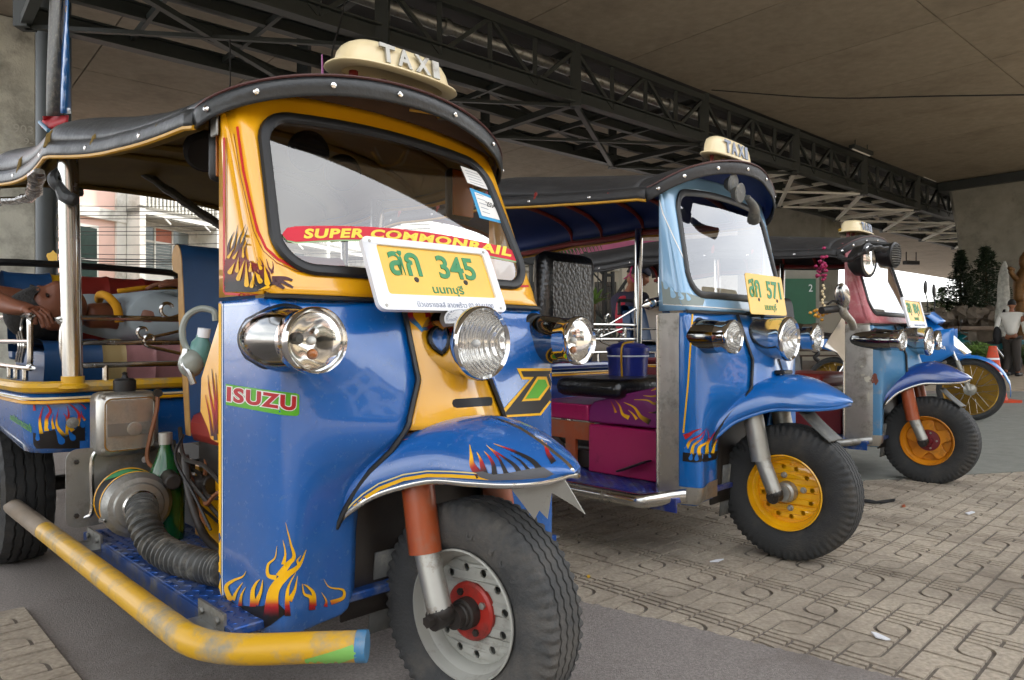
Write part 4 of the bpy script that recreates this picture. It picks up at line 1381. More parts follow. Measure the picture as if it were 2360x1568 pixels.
    # ---- roof sign
    if c.get('sign', True):
        zb_ = c.get('sign_z', 1.522); cx, cy = c.get('sign_x', -.365), .018
        prof = [(1.0, 0), (.985, .28), (.95, .55), (.88, .78), (.76, .92), (.5, .99), (.2, 1.0), (.0, 1.0)]
        def sq(a, n=.62):
            return (math.copysign(abs(math.cos(a)) ** n, math.cos(a)), math.copysign(abs(math.sin(a)) ** n, math.sin(a)))
        mb = MB(); NS = 40; vs = []; fs = []
        for (k_, h_) in prof:
            for i in range(NS):
                q = sq(2 * math.pi * i / NS); vs.append((cx + .068 * k_ * q[0] - .006 * h_, cy + .165 * (k_ if h_ < .9 else k_) * q[1], zb_ + .072 * h_))
        for j in range(len(prof) - 1):
            for i in range(NS): fs.append((j * NS + i, j * NS + (i + 1) % NS, (j + 1) * NS + (i + 1) % NS, (j + 1) * NS + i))
        mb.add(vs, fs)
        # flange
        vs = []; fs = []
        for (k1, k2, h_) in ((.95, .98, .001), (1.3, 1.17, 0), (1.32, 1.18, -.004), (1.28, 1.15, -.007), (.9, .9, -.007)):
            for i in range(NS):
                q = sq(2 * math.pi * i / NS, .8); vs.append((cx + .068 * k1 * q[0], cy + .165 * k2 * q[1], zb_ + h_))
        for j in range(4):
            for i in range(NS): fs.append((j * NS + i, (j + 1) * NS + i, (j + 1) * NS + (i + 1) % NS, j * NS + (i + 1) % NS))
        mb.add(vs, fs)
        sg_ = mb.build('taxi_sign', 'cream', root, ang=60)
        for (ch, yy, w_) in (('T', -.068, .046), ('A', -.018, .044), ('X', .040, .050), ('I', .086, .022)):
            nx = Vector((1, .10 * (yy - 0), .17)).normalized()
            X = axis_mat((cx + .0675 - 1.2 * (yy) ** 2 * .4, cy + yy, zb_ + .031), nx)
            text_solid(ch, X, w_, .048, .006, bold=.035).build('letter', 'plate_grey' if full != 1 else 'steel_grey', sg_, smooth=False)
        for yy in (-.11, -.02, .10): MB().tube([(cx - .02, cy + yy, zb_ - .06), (cx - .02, cy + yy, zb_)], .012, 8).build('sign_bracket', 'red_frame', sg_)
        out['sign'] = sg_
    # ---- number plate
    pc = c['plate']
    Xp = axis_mat(pc['at'], pc.get('n', (.985, .0, .17)))
    if 'roll' in pc: Xp = Xp @ Matrix.Rotation(pc['roll'], 4, 'Z')
    if pc.get('frame'):
        fo_ = plate2d(rrect(.384, .180, .018, 5), [rrect(.326, .124, .008, 3, .006, .010)], .012)
        fo_.v = [Xp @ v for v in fo_.v]
        pf = fo_.build('plate_frame', 'plate_white', root, smooth=True, ang=30, bev=.003)
        sc_ = MB()
        for (x, y) in ((-.172, .078), (.172, .078), (-.172, -.080), (.172, -.080)): sc_.lathe([(.004, .005), (.0035, .0075), (0, .008)], Xp @ Matrix.Translation((x, y, 0)), 10)
        sc_.build('frame_screw', 'steel_grey', pf)
        text_solid('นิวเอราเซลส์ ลาดพร้าว 02-9341500', Xp @ Matrix.Translation((.03, -.074, .0062)), .235, .015, .0006).build('frame_lettering', 'plate_grey', pf, smooth=False)
        py0, pw, ph_ = .010, .33, .14
    else:
        pf = root; py0, pw, ph_ = 0, .30, .15
    pl_ = MB().prism(rrect(pw, ph_, .012, 4, .004, py0), -.003, .0005, Xp).build('number_plate', 'plate_yellow', pf, smooth=False, bev=.001)
    k_ = ph_ / .14
    text_solid(pc['t1'], Xp @ Matrix.Translation((-.088, py0 + .020 * k_, .0005)), .088, .064 * k_, .002, bold=.022).build('plate_letters', 'plate_green', pl_, smooth=False)
    text_solid(pc['t2'], Xp @ Matrix.Translation((.068, py0 + .018 * k_, .0005)), .118, .062 * k_, .002, bold=.022).build('plate_digits', 'plate_green', pl_, smooth=False)
    text_solid(pc['t3'], Xp @ Matrix.Translation((.022, py0 - .045 * k_, .0005)), .095, .030 * k_, .0015, bold=.01).build('plate_province', 'plate_green', pl_, smooth=False)
    bo = MB()
    for x in (-.065, .085): bo.lathe([(.007, .0005), (.006, .002), (.003, .001), (0, .001)], Xp @ Matrix.Translation((x, py0 - .020, 0)), 12)
    bo.build('plate_bolt', 'grease', pl_)
    if full == 1:
        MB().box((-.19, -.04, .93), (.1, .05, .006)).build('plate_bracket', 'dark', root, smooth=False)
    else:
        MB().tube([(pc['at'][0] - .006, pc['at'][1], pc['at'][2] - .07), (-.2, pc['at'][1], .93)], .01, 6).build('plate_bracket', 'dark', root)
    out['plate'] = pl_
    WARP[0] = None
    out['unw'] = unw
    tag(root, c['label'], 'tuk-tuk', None)
    return out
# ------------------------------------------------------------------ the three taxis in the front row
BACK1 = [(-.575, -.43, 'vinyl_blue'), (-.43, -.37, 'vinyl_yellow'), (-.37, -.24, 'vinyl_red'), (-.24, -.11, 'vinyl_red'), (-.11, .01, 'vinyl_red'), (.01, .07, 'vinyl_yellow'), (.07, .26, 'vinyl_blue'), (.26, .32, 'vinyl_yellow'), (.32, .575, 'vinyl_red')]
CUSH1 = [(-.56, -.40, 'vinyl_blue'), (-.40, -.33, 'vinyl_tan')] + [(-.33 + .092 * k, -.33 + .092 * (k + 1), 'vinyl_pink') for k in range(5)] + [(.13, .2, 'vinyl_tan'), (.2, .56, 'vinyl_blue')]
BACK2 = [(-.575, -.36, 'vinyl_blue'), (-.36, -.12, 'vinyl_beige'), (-.12, .0, 'vinyl_blue'), (.0, .11, 'vinyl_beige'), (.11, .22, 'vinyl_beige'), (.22, .34, 'vinyl_blue'), (.34, .575, 'vinyl_beige')]
SEAT1 = [(-.28, -.06, 'vinyl_blue'), (-.06, .01, 'vinyl_tan'), (.01, .28, 'vinyl_red')]
T1 = make_tuk(dict(style=1, loc=(-.065, 1.61, 0), yaw=R(-45), label='nearest tuk-tuk, blue and yellow with flame paint and plate 345',
    cowl='blue', nose='yellow', fender='blue', frame='yellow', shield='yellow', trim='chrome_worn', fork='orange_red', steer=R(8), wheel='grey', tyre='tyre_worn', wheel_r=.243, wheel_y=-.014,
    roof='leather', liner='liner_mustard', piping='piping_yellow', rail='liner_mustard', board='brown_board', lip='yellow_worn', tub='blue', rails='chrome_worn',
    back_cols=BACK1, cush_cols=CUSH1, seat_cols=SEAT1, ebox='yellow', floor='diamond_blue', tube='yellow_worn', tube_r=.0285, sag=.022,
    plate=dict(at=(-.135, -.022, .988), n=(.915, 0, .40), frame=True, t1='สก', t2='345', t3='นนทบุรี', roll=R(.8))))
T2 = make_tuk(dict(style=2, loc=(1.06, 2.73, .012), yaw=R(-45), wy=1., zu=1.07, xw=.13, lamp_y=.362, fend_dz=.028, fend_sx=.86, label='second tuk-tuk in the row, bright blue with yellow wheel and plate 571',
    cowl='blue_two', nose='blue_two', fender='blue_two', frame='blue_pale', shield='blue_deep', trim='blue_two', ridge=False, fork='steel_grey', steer=R(2), wheel='yellow', tyre='tyre',
    roof='leather_dull', liner='liner_blue', piping='piping_yellow', rail='red_frame', board='liner_blue', lip='blue_deep', tub='blue_deep', rails='chrome_worn',
    back_cols=BACK2, cush_cols=BACK2, seat_cols=SEAT1, ebox='magenta', floor='diamond_mix', tube='chrome_worn', tube_r=.026, sag=.008, pole_r=.022,
    steel=True, steel_cols=9, steel_z=.33, lamp_r=.058, pod_l=.42, lamp_body='chrome_worn', seat_x=-1.02, eb=(-.87, -.42, .30, .27, .47), visor_b=.30, visor_h=.125, sign_z=1.525, sign_x=-.34,
    plate=dict(at=(-.10, .01, 1.0), n=(.985, -.02, .17), t1='สก', t2='571', t3='นนทบุรี')))
T3 = make_tuk(dict(style=3, loc=(2.45, 4.2, 0), yaw=R(-45), wy=.9, zu=1.02, xw=.09, fend_dz=.045, fend_sx=.8, label='third tuk-tuk, scruffy faded blue and bare metal with orange wheel',
    cowl='blue_faded', nose='blue_faded', fender='blue_deep', frame='pink_worn', shield='burgundy', trim='chrome_worn', ridge=True, fork='orange_red', steer=R(0), wheel='amber', tyre='tyre',
    roof='leather_dull', liner='liner_dark', piping='leather_dull', rail='red_frame', board='leather_dull', lip='burgundy', tub='burgundy', rails='chrome_worn',
    back_cols=BACK2, cush_cols=BACK2, seat_cols=[(-.28, .28, 'leather_dull')], ebox='burgundy', floor='diamond_blue', tube='galv', tube_r=.022, sag=.012, pole_r=.02,
    steel=True, steel_cols=13, steel_z=.34, lamp_r=.058, pod_l=.42, lamp_body='chrome_worn', visor_b=.13, visor_h=.10, sign_z=1.50, sign_x=-.50,
    plate=dict(at=(-.09, .03, 1.0), n=(.97, .0, .24), frame=True, t1='สก', t2='804', t3='นนทบุรี')))
# ------------------------------------------------------------------ fittings of the nearest taxi
def fit(T, fn):
    """run a builder with the taxi's own proportions switched off; fn gets the taxi's root"""
    return fn(T['root'])
r1, r2, r3 = T1['root'], T2['root'], T3['root']
bpy.context.view_layer.update()
I1, I2, I3 = (r_.matrix_world.inverted() for r_ in (r1, r2, r3))
# fuel tank on the front of the tub
tk = MB().box((-1.09, -.415, .60), (.10, .166, .182)).build('fuel_tank', 'steel_plate', r1, bev=.022)
MB().lathe([(.028, .69), (.030, .70), (.030, .722), (.024, .728), (.010, .729), (.006, .738), (.008, .744), (0, .748)], Matrix.Translation((-1.09, -.415, 0)), 20).build('filler_cap', 'black_rubber', tk)
em = plate2d(rrect(.135, .15, .02, 5), [rrect(.129, .144, .018, 5)], .003); Xt = axis_mat((-1.0395, -.415, .60), (1, 0, 0))
em.v = [Xt @ v for v in em.v]; em.build('pressed_rim', 'chrome_worn', tk)
MB().box((-1.039, -.415, .585), (.003, .118, .036)).build('badge_strip', 'galv', tk, smooth=False)
MB().lathe([(.020, 0), (.020, .004), (.016, .005), (.006, .004), (0, .005)], axis_mat((-1.0385, -.405, .585), (1, 0, 0)), 20).build('badge', 'steel_plate', tk)
tap = MB().tube(spline([(-1.03, -.345, .69), (-1.02, -.35, .64), (-1.015, -.37, .56), (-1.015, -.378, .50), (-1.0, -.36, .47), (-.96, -.30, .45)], 5), .006, 6)
tap.build('fuel_pipe', 'cable_brown', tk)
MB().tube([(-1.035, -.345, .685), (-1.02, -.345, .685)], .012, 8).tube([(-1.04, -.345, .535), (-1.0, -.345, .535)], .009, 8).build('tap', 'grease', tk)
MB().lathe([(.016, 0), (.016, .006), (.007, .007), (.007, .011), (0, .012)], axis_mat((-1.19, -.525, .60), (1, 0, 0)), 16).build('tank_strap', 'galv', tk)
# splash plate and air cleaner
pp = plate2d(rrect(.29, .22, .03, 5), [circ(.010, 12, .06, .06)], .004); Xs = axis_mat((-1.09, -.42, .425), (1, 0, 0)); pp.v = [Xs @ v for v in pp.v]
sp_ = pp.build('splash_plate', 'galv', r1)
MB().tube(spline([(-1.095, -.52, .34), (-1.092, -.50, .36), (-1.092, -.50, .50), (-1.092, -.47, .525), (-1.092, -.40, .528)], 5), .008, 8).build('plate_rod', 'chrome_worn', sp_)
Xa = axis_mat((-1.05, -.425, .392), (1, -.08, 0))
ac = MB().lathe([(.001, 0), (.078, .0), (.082, .02), (.082, .125), (.088, .127), (.088, .14), (.080, .15), (.076, .155), (.064, .158), (.06, .163), (.05, .165), (.001, .165)], Xa, 40).build('air_cleaner', 'galv', r1, ang=30)
MB().lathe([(.0835, .03), (.0835, .105)], Xa, 40).build('black_band', 'dark', ac)
bnd = MB()
for k in range(2):
    a = R(60 + 55 * k)
    def stripe(u, v, a=a): 
        q = a + R(-22 + 44 * u) - v * .35; p_ = Vector((.0848 * math.cos(q), .0848 * math.sin(q), .04 + .055 * v)); return Xa @ p_
    bnd.grid(stripe, 8, 4)
bnd.build('green_flash', 'plate_green', ac)
for z_ in (.031, .103):
    MB().tube([Xa @ Vector((.0842 * math.cos(q * .16), .0842 * math.sin(q * .16), z_)) for q in range(40)], .0022, 5, True).build('band_line', 'yellow', ac)
for a in (R(40), R(200), R(300)):
    MB().tube([Xa @ Vector((.086 * math.cos(a), .086 * math.sin(a), .11)), Xa @ Vector((.093 * math.cos(a), .093 * math.sin(a), .13)), Xa @ Vector((.084 * math.cos(a), .084 * math.sin(a), .15))], .005, 6).build('clip', 'chrome_worn', ac)
hp = spline([Xa @ Vector((0, 0, .155)), Xa @ Vector((0, 0, .19)), (-.81, -.455, .375), (-.75, -.45, .325), (-.68, -.435, .305), (-.60, -.42, .302), (-.50, -.40, .305), (-.44, -.39, .31)], 16)
MB().tube(hp, [.040 if k % 4 < 2 else .033 for k in range(len(hp))], 18).build('intake_hose', 'hose_black', r1, ang=25)
MB().lathe([(.042, .155), (.044, .16), (.044, .172), (.04, .176)], Xa, 24).build('hose_clamp', 'chrome_worn', r1)
# engine bits behind
en = MB().box((-.82, -.12, .50), (.2, .3, .1)); en.box((-.70, -.24, .505), (.14, .08, .07)); en.tube(spline([(-.86, -.33, .52), (-.80, -.34, .42), (-.74, -.33, .33), (-.62, -.33, .30)], 5), .012, 7)
en.tube([(-.93, -.35, .455), (-.86, -.36, .45)], .022, 10); en.tube([(-.90, -.30, .43), (-.80, -.28, .44)], .026, 12)
en.build('engine_parts', 'grease', r1, bev=.004)
MB().tube(spline([(-.72, -.29, .38), (-.66, -.30, .33), (-.58, -.32, .30), (-.50, -.33, .30)], 5), .008, 6).build('battery_lead', 'cable_brown', r1)
rgw = random.Random(4)
for k in range(7):
    p0 = Vector((-.98 + rgw.uniform(-.03, .1), -.30 + rgw.uniform(-.03, .05), .50 + rgw.uniform(-.04, .08))); p3 = Vector((-.60 + rgw.uniform(-.1, .1), -.30 + rgw.uniform(-.05, .04), .30 + rgw.uniform(0, .16)))
    MB().tube(spline([p0, p0.lerp(p3, .35) + Vector((0, rgw.uniform(-.05, .02), rgw.uniform(-.08, .03))), p0.lerp(p3, .7) + Vector((0, rgw.uniform(-.04, .03), rgw.uniform(-.06, .05))), p3], 7), rgw.choice((.003, .004, .006)), 6).build('cable', rgw.choice(('black_rubber', 'cable_brown', 'grease')), r1)
for (yy, zz_) in ((-.485, .68), (-.345, .53), (-.485, .53)):
    MB().lathe([(.006, 0), (.006, .004), (0, .005)], axis_mat((-1.041, yy, zz_), (1, 0, 0)), 6).build('bolt', 'steel_grey', r1)
for (yy, zz_) in ((-.54, .50), (-.54, .35), (-.30, .50), (-.31, .35)):
    MB().lathe([(.007, 0), (.007, .005), (0, .006)], axis_mat((-1.086, yy, zz_), (1, 0, 0)), 6).build('bolt', 'grease', r1)
# pot of hydraulic fluid with its clear hose beside the cowl
w0 = lambda px, py, Z: I1 @ at(px, py, Z)
rs_ = MB().lathe([(.001, -.04), (.022, -.04), (.026, -.02), (.023, .016), (.014, .028), (.014, .034)], axis_mat(w0(462, 806, 1.74), (.1, .1, 1)), 18).build('fluid_reservoir', 'plastic_teal', r1)
MB().lathe([(.015, .03), (.015, .052), (0, .053)], axis_mat(w0(464, 806, 1.74), (.12, .1, 1)), 14).build('reservoir_cap', 'plate_white', rs_)
MB().ell(w0(440, 838, 1.72), (.029, .029, .034), 16, 12).build('bulb', 'plastic_clear', r1)
MB().tube(spline([w0(497, 740, 1.73), w0(492, 718, 1.73), w0(462, 712, 1.73), w0(433, 728, 1.73), w0(420, 760, 1.73), w0(426, 795, 1.73), w0(446, 818, 1.73), w0(470, 822, 1.73)], 6), .008, 8).build('clear_hose', 'plastic_clear', r1)
MB().tube(spline([w0(428, 806, 1.71), w0(424, 840, 1.70), w0(436, 860, 1.70), w0(446, 886, 1.70)], 5), .008, 8).build('lever', 'chrome_worn', r1)
# yellow inner cheek behind the cowl, with flames
ck = [(506, 735), (486, 800), (464, 872), (462, 948), (478, 985), (486, 1012), (500, 1020), (506, 1020)]
mbk = MB(); cv = [w0(px, py, 1.612 + (506 - px) * .0016) for (px, py) in ck]
tri = geometry.tessellate_polygon([[Vector((p[0], p[1], 0)) for p in ck]])
mbk.add(cv, [tuple(t) for t in tri]); T1['cheek'] = mbk.build('inner_cheek', 'yellow', r1, solid=.006, smooth=False)
# bracket and amber mirrors behind the screen, speakers under the roof
MB().box((-.425, -.428, 1.335), (.035, .006, .075)).build('roof_bracket', 'galv', r1, bev=.008)
for s in (-1, 1):
    mo = MB().box((-.50, .36 * s, 1.29), (.035, .10, .155)).build('mirror', 'black_rubber', r1, bev=.016)
    MB().box((-.481, .36 * s, 1.29), (.004, .084, .138)).build('amber_face', 'amber', mo, bev=.002)
for (x, y) in ((-.80, -.30), (-.75, .10), (-.60, -.1)):
    MB().lathe([(.055, -.005), (.055, .02), (.045, .03), (.02, .022), (0, .022)], axis_mat((x, y, 1.36), (.7, -.2, -.5)), 20).build('speaker', 'dark', r1)
MB().tube(spline([(-.30, .02, 1.43), (-.27, .06, 1.425), (-.28, .11, 1.43), (-.32, .13, 1.44)], 5), .004, 5).build('lamp_wire', 'piping_yellow', r1)
MB().tube(spline([(-.31, .03, 1.44), (-.27, .08, 1.437), (-.285, .13, 1.43), (-.33, .14, 1.44)], 5), .004, 5).build('lamp_wire', 'plastic_clear', r1)
# rolled clear side curtain hanging under the roof edge
rc = MB(); pts = [Vector((x, -.575 - .02 * math.sin(x * 9), 1.33 - .025 * abs(math.sin(x * 5)))) for x in [-1.25 - .06 * k for k in range(18)]]
rc.tube(pts, [.014 + .012 * abs(math.sin(k * 1.3)) for k in range(18)], 10, flat=.6)
rc.build('rolled_curtain', 'plastic_film', r1)
rc = MB(); rc.tube(spline([(-1.22, -.54, 1.34), (-1.19, -.575, 1.30), (-1.185, -.55, 1.27), (-1.20, -.50, 1.275)], 5), .014, 8); rc.tube(spline([(-1.19, -.56, 1.29), (-1.16, -.55, 1.25), (-1.13, -.53, 1.235)], 4), [.012, .014, .016, .018, .02, .019, .02, .02, .012], 8)
rc.build('curtain_tie', 'leather', r1)
# folded rear curtain crossing the far side
fc = MB(); fc.tube(spline([w0(200, 388, 3.2), w0(310, 392, 3.1), w0(390, 440, 3.0), w0(455, 486, 2.95), w0(540, 540, 2.9)], 6), [.022 + .004 * math.sin(k * 1.7) + .010 * min(1, k / 12) for k in range(25)], 10, flat=.5)
fc.build('side_curtain', 'hose_grey', r1)
# size moulded on the tyre wall
for ch, a in (('D', 80), ('-', 68), ('1', 60), ('0', 49), ('9', 36)):
    X = Matrix.Rotation(R(a - 90), 4, 'Z') @ Matrix.Translation((0, .186, .0665)) @ Matrix.Rotation(R(-6), 4, 'X')
    text_solid(ch, X, .010 if ch in '-1' else .019, .005 if ch == '-' else .028, .0016, bold=.02).build('moulded_letter', 'tyre_worn', T1['ftyre'], smooth=False)
# bottle on the running board
gb = MB().lathe([(.001, 0), (.040, 0), (.044, .01), (.044, .13), (.042, .15), (.034, .18), (.020, .215), (.014, .235), (.014, .25)], None, 24)
bt = empty('bottle', r1.matrix_world @ Vector((-.965, -.345, .268)))
bt.scale = (1.15, 1.15, 1.13)
gb.build('body', 'plastic_green', bt); MB().lathe([(.016, .243), (.016, .272), (0, .273)], None, 16).build('cap', 'steel_grey', bt)
tag(bt, 'green plastic bottle with silver cap standing beside the fuel tank', 'bottle')
# ------------------------------------------------------------------ fittings of the second taxi
def pr2(poly, y0, y1):
    mb = MB(); N = len(poly)
    X = axis_mat((0, y1, 0), (0, -1, 0), (0, 0, 1)); sx = X.col[0].x
    return mb.prism([(p[0] * sx, p[1]) for p in poly], 0, y1 - y0, X)
T2['cover'] = pr2([(-.78, .475), (-.77, .53), (-.74, .565), (-.66, .585), (-.35, .66), (-.35, .475)], -.27, .27).build('engine_cover', 'purple', r2, bev=.01)
sb = MB().box((-1.02, 0, .515), (.52, .56, .07)).build('seat_base', 'magenta', r2, bev=.006)
fr2 = MB().box((-.95, -.27, .435), (.42, .02, .075)); fr2.box((-.86, -.268, .35), (.055, .018, .16)); fr2.box((-1.1, -.268, .35), (.055, .018, .16))
fr2.build('seat_frame', 'orange_red', r2, smooth=False)
fan = MB().lathe([(.001, .0), (.02, .0), (.02, .01), (.055, .004), (.055, 0), (.06, 0), (.06, .012)], axis_mat((-.96, -.262, .34), (0, -1, 0)), 28)
for k in range(9):
    a = 2 * math.pi * k / 9; X = axis_mat((-.96, -.266, .34), (0, -1, 0)) @ Matrix.Rotation(a, 4, 'Z')
    fan.box((.036, 0, .004), (.036, .003, .004), X)
fan.build('cooling_fan', 'grease', r2)
pd = MB().box((0, 0, 0), (.15, .05, .008), Matrix.Translation((-.48, -.34, .33)) @ Matrix.Rotation(R(-22), 4, 'Y')).build('brake_pedal', 'black_rubber', r2, bev=.003)
MB().box((-.52, -.282, .39), (.055, .004, .11)).build('cover_slot', 'orange_red', r2, bev=.002)
hb = MB(); a_, b_ = I2 @ at(1524, 694, 2.70), I2 @ at(1454, 713, 2.60); d_ = (b_ - a_)
prof = [(.0, 0), (.019, .0), (.019, .02), (.016, .022), (.019, .026), (.020, .05), (.017, .052), (.020, .056), (.020, .075), (.015, .078), (.012, .095), (.006, .108), (0, .112)]
hb.lathe(prof, axis_mat(a_, d_), 18); hb.build('handle_grip', 'chrome', r2, ang=30)
# horns under the visor
for (px, py, Z) in ((1690, 424, 2.78), (1706, 446, 2.76)):
    MB().lathe([(.001, -.03), (.02, -.03), (.036, -.004), (.040, 0), (.034, .004), (.012, .002), (0, .006)], axis_mat(I2 @ at(px, py, Z), (1, 0, -.15)), 20).build('horn', 'hose_grey', r2, ang=30)
MB().tube(spline([I2 @ at(1722, 455, 2.8), I2 @ at(1738, 480, 2.84), I2 @ at(1737, 508, 2.9)], 6), [.012 + .0012 * k for k in range(13)], 12).build('horn_trumpet', 'hose_grey', r2)
# blue lidded bucket carried on the running board, strap over its lid
bkt = empty('bucket', (0, 0, 0))
b2 = at(1447, 876, 3.32)
bkt.location = (b2.x, b2.y, b2.z)
MB().lathe([(.001, 0), (.088, 0), (.092, .10), (.094, .10), (.096, .135), (.09, .14), (.001, .14)], None, 32).build('body', 'plastic_navy', bkt, ang=30)
MB().lathe([(.095, .108), (.097, .11), (.097, .113), (.095, .115)], None, 32).build('white_line', 'plate_white', bkt)
MB().lathe([(.10, .132), (.10, .15), (.07, .168), (.05, .17), (.03, .18), (.0, .18)], None, 32).build('lid', 'plastic_navy', bkt, ang=30)
MB().tube(spline([(-.04, -.09, 0), (-.045, -.098, .08), (-.045, -.10, .14), (-.03, -.07, .168), (.02, -.03, .176)], 6), .005, 7).build('rope', 'piping_yellow', bkt)
tag(bkt, 'navy blue lidded bucket with a yellow rope behind the seat of the second taxi', 'bucket')
# rubber block on the mudguard
MB().box((-.025, 0, .705), (.04, .075, .014)).build('rubber_block', 'black_rubber', r2, bev=.003)
# ------------------------------------------------------------------ fittings of the third taxi
def at3(px, py, Z): return I3 @ at(px, py, Z)
for (px, py, Z, r_, gr) in ((2003, 600, 4.02, .092, 0), (2064, 588, 4.12, .070, 1)):
    X = axis_mat(at3(px, py, Z), (1, -.10, -.02))
    sl = MB().lathe([(.001, -.10), (r_ * .55, -.10), (r_ * .9, -.07), (r_ * 1.0, -.02), (r_ * 1.06, -.018), (r_ * 1.06, 0), (r_ * .9, .006)], X, 32, cap=False).build('spot_lamp', 'black_rubber', r3, ang=40)
    if not gr:
        MB().lathe([(r_ * .9, -.002), (r_ * .6, -.03), (.001, -.045)], X, 32, cap=False).build('reflector', 'reflector_plain', sl)
        MB().lathe([(.001, .012), (r_ * .5, .009), (r_ * .9, 0)], X, 32, cap=False).build('lens', 'lens_glass', sl)
    else:
        gm = MB().lathe([(.001, .018), (r_ * .5, .013), (r_ * .92, .0)], X, 28)
        gm.build('grille_back', 'dark', sl)
        g2 = MB()
        for k in range(-4, 5):
            h_ = k * r_ * .19; w_ = math.sqrt(max(0, (r_ * .92) ** 2 - h_ * h_))
            g2.tube([X @ Vector((-w_, h_, .004)), X @ Vector((-w_ * .4, h_, .02)), X @ Vector((w_ * .4, h_, .02)), X @ Vector((w_, h_, .004))], .003, 5)
        g2.build('grille', 'hose_grey', sl)
MB().tube([at3(1998, 560, 4.1), at3(2070, 566, 4.2)], .012, 8).build('lamp_bar', 'dark', r3)
mr = MB().ell((0, 0, 0), (.022, .040, .070), 16, 12, axis_mat(at3(1941, 683, 3.72), (0, -.2, 1), (1, 0, 0))).build('mirror', 'chrome_worn', r3)
MB().tube(spline([at3(1938, 700, 3.74), at3(1945, 722, 3.74), at3(1962, 742, 3.78), at3(1966, 756, 3.82)], 5), [.024, .024, .023, .023, .022, .022, .021, .021, .02, .02, .02, .02, .02, .02, .02, .02], 10).build('mirror_arm', 'steel_grey', r3)
MB().tube([at3(1950, 710, 3.78), at3(1893, 716, 3.68)], .019, 12).tube([at3(1946, 700, 3.76), at3(1918, 694, 3.70), at3(1908, 702, 3.68)], .006, 6).build('handle_grip', 'black_rubber', r3)
ws = MB(); wp = [at3(1948, 720, 3.86), at3(1905, 790, 3.80), at3(1900, 800, 3.78), at3(1930, 812, 3.82), at3(1946, 835, 3.86)]
tri = geometry.tessellate_polygon([[Vector((p.y, p.z, 0)) for p in wp]])
ws.add(wp, [tuple(t) for t in tri]); ws.build('wing_plate', 'steel_plate', r3, solid=.004, smooth=False)
MB().tube(spline([at3(1875, 808, 4.05), at3(1885, 815, 4.0), at3(1878, 824, 4.0), at3(1886, 832, 4.0)], 6), .012, 8).build('spring', 'black_rubber', r3)
# flower garland hanging at its door
gl_ = empty('garland', at(1897, 600, 3.95))
def blob(n, c, r_, m_, seed):
    rg = random.Random(seed); mb = MB()
    for _ in range(n):
        mb.ell((c[0] + rg.gauss(0, r_[0]), c[1] + rg.gauss(0, r_[1]), c[2] + rg.gauss(0, r_[2])), (.011, .011, .009), 6, 5)
    return mb
blob(34, (0, 0, -.04), (.014, .014, .045), 0, 1).build('purple_flowers', 'magenta', gl_)['kind'] = 'stuff'
w_ = MB()
for k in range(8): w_.ell((.006 * math.sin(k * 2), 0, -.14 - .016 * k), (.008, .008, .009), 8, 6)
w_.build('white_buds', 'cream', gl_)
blob(22, (.002, 0, -.285), (.020, .016, .012), 0, 2).build('yellow_flowers', 'yellow', gl_)['kind'] = 'stuff'
MB().tube([(0, 0, .02), (0, 0, -.28)], .003, 5).build('string', 'dark', gl_)
tag(gl_, 'purple and yellow flower garland hanging at the door of the third taxi', 'garland')
MB().ell(at3(1948, 521, 4.6) + Vector((0, 0, -.03)), (.04, .06, .02), 10, 6).build('yellow_cloth', 'vinyl_yellow', r3)
# vinyl torn along the visor of the third taxi
tv = MB(); tv.tube(spline([at3(1935, 592, 4.05), at3(1955, 600, 3.98), at3(1985, 585, 3.92), at3(2010, 572, 3.92), at3(2040, 575, 4.0)], 6), [.02 + .006 * math.sin(k * 1.9) for k in range(25)], 9, flat=.6)
tv.build('torn_edge', 'leather_dull', r3)
# purple tassel fixed on the first roof
MB().tube([w0(741, 190, 2.0), w0(743, 160, 2.0), w0(742, 126, 2.0)], [.004, .003, .002], 6).build('tassel', 'purple', r1)
# ------------------------------------------------------------------ printed and painted decoration
def zm(x0, y0, sc): return lambda *p: [((x0 + q[0] / sc) * .944, (y0 + q[1] / sc) * .944) for q in p]
YEL, RED, BLK, BLU, WHT, GRN, PNK = lin('#f0b60e'), lin('#b01a22'), lin('#1c1816'), lin('#0f66b5'), lin('#eeeeea'), lin('#58a824'), lin('#d8364c')
def lick(pts, w0_, w1_, n=6):
    P = spline([(p[0], p[1], 0) for p in pts], n); N = len(P)
    L, Q = [], []
    for i in range(N):
        t = (P[min(i + 1, N - 1)] - P[max(i - 1, 0)]).normalized(); nn = Vector((-t.y, t.x, 0)); w = lerp(w0_, w1_, (i / (N - 1)) ** .8) / 2
        L.append(tuple((P[i] + nn * w).xy)); Q.append(tuple((P[i] - nn * w).xy))
    return L, Q
def lick_decal(name, licks, targets, parent, col, **k):
    vs = []; fs = []
    for (pts, a, b) in licks:
        L, Q = lick(pts, a, b)
        o = len(vs)
        for l_, q_ in zip(L, Q): vs += [l_, q_]
        for i in range(len(L) - 1): fs.append((o + 2 * i, o + 2 * i + 1, o + 2 * i + 3, o + 2 * i + 2))
    o = decal(name, vs, fs, targets, parent, col, **k)
    if o and len(licks) > 1: o['kind'] = 'stuff'
    return o
def drop(tip, end, r, n=10):
    a = math.atan2(end[1] - tip[1], end[0] - tip[0])
    return [tip] + [(end[0] + r * math.cos(a - R(105) + R(210) * k / n), end[1] + r * math.sin(a - R(105) + R(210) * k / n)) for k in range(n + 1)]
S2 = .944
cR, nose1, fen1, fr1, gl1 = T1['cowlR'], T1['nose'], T1['fender'], T1['frame'], T1['glass']
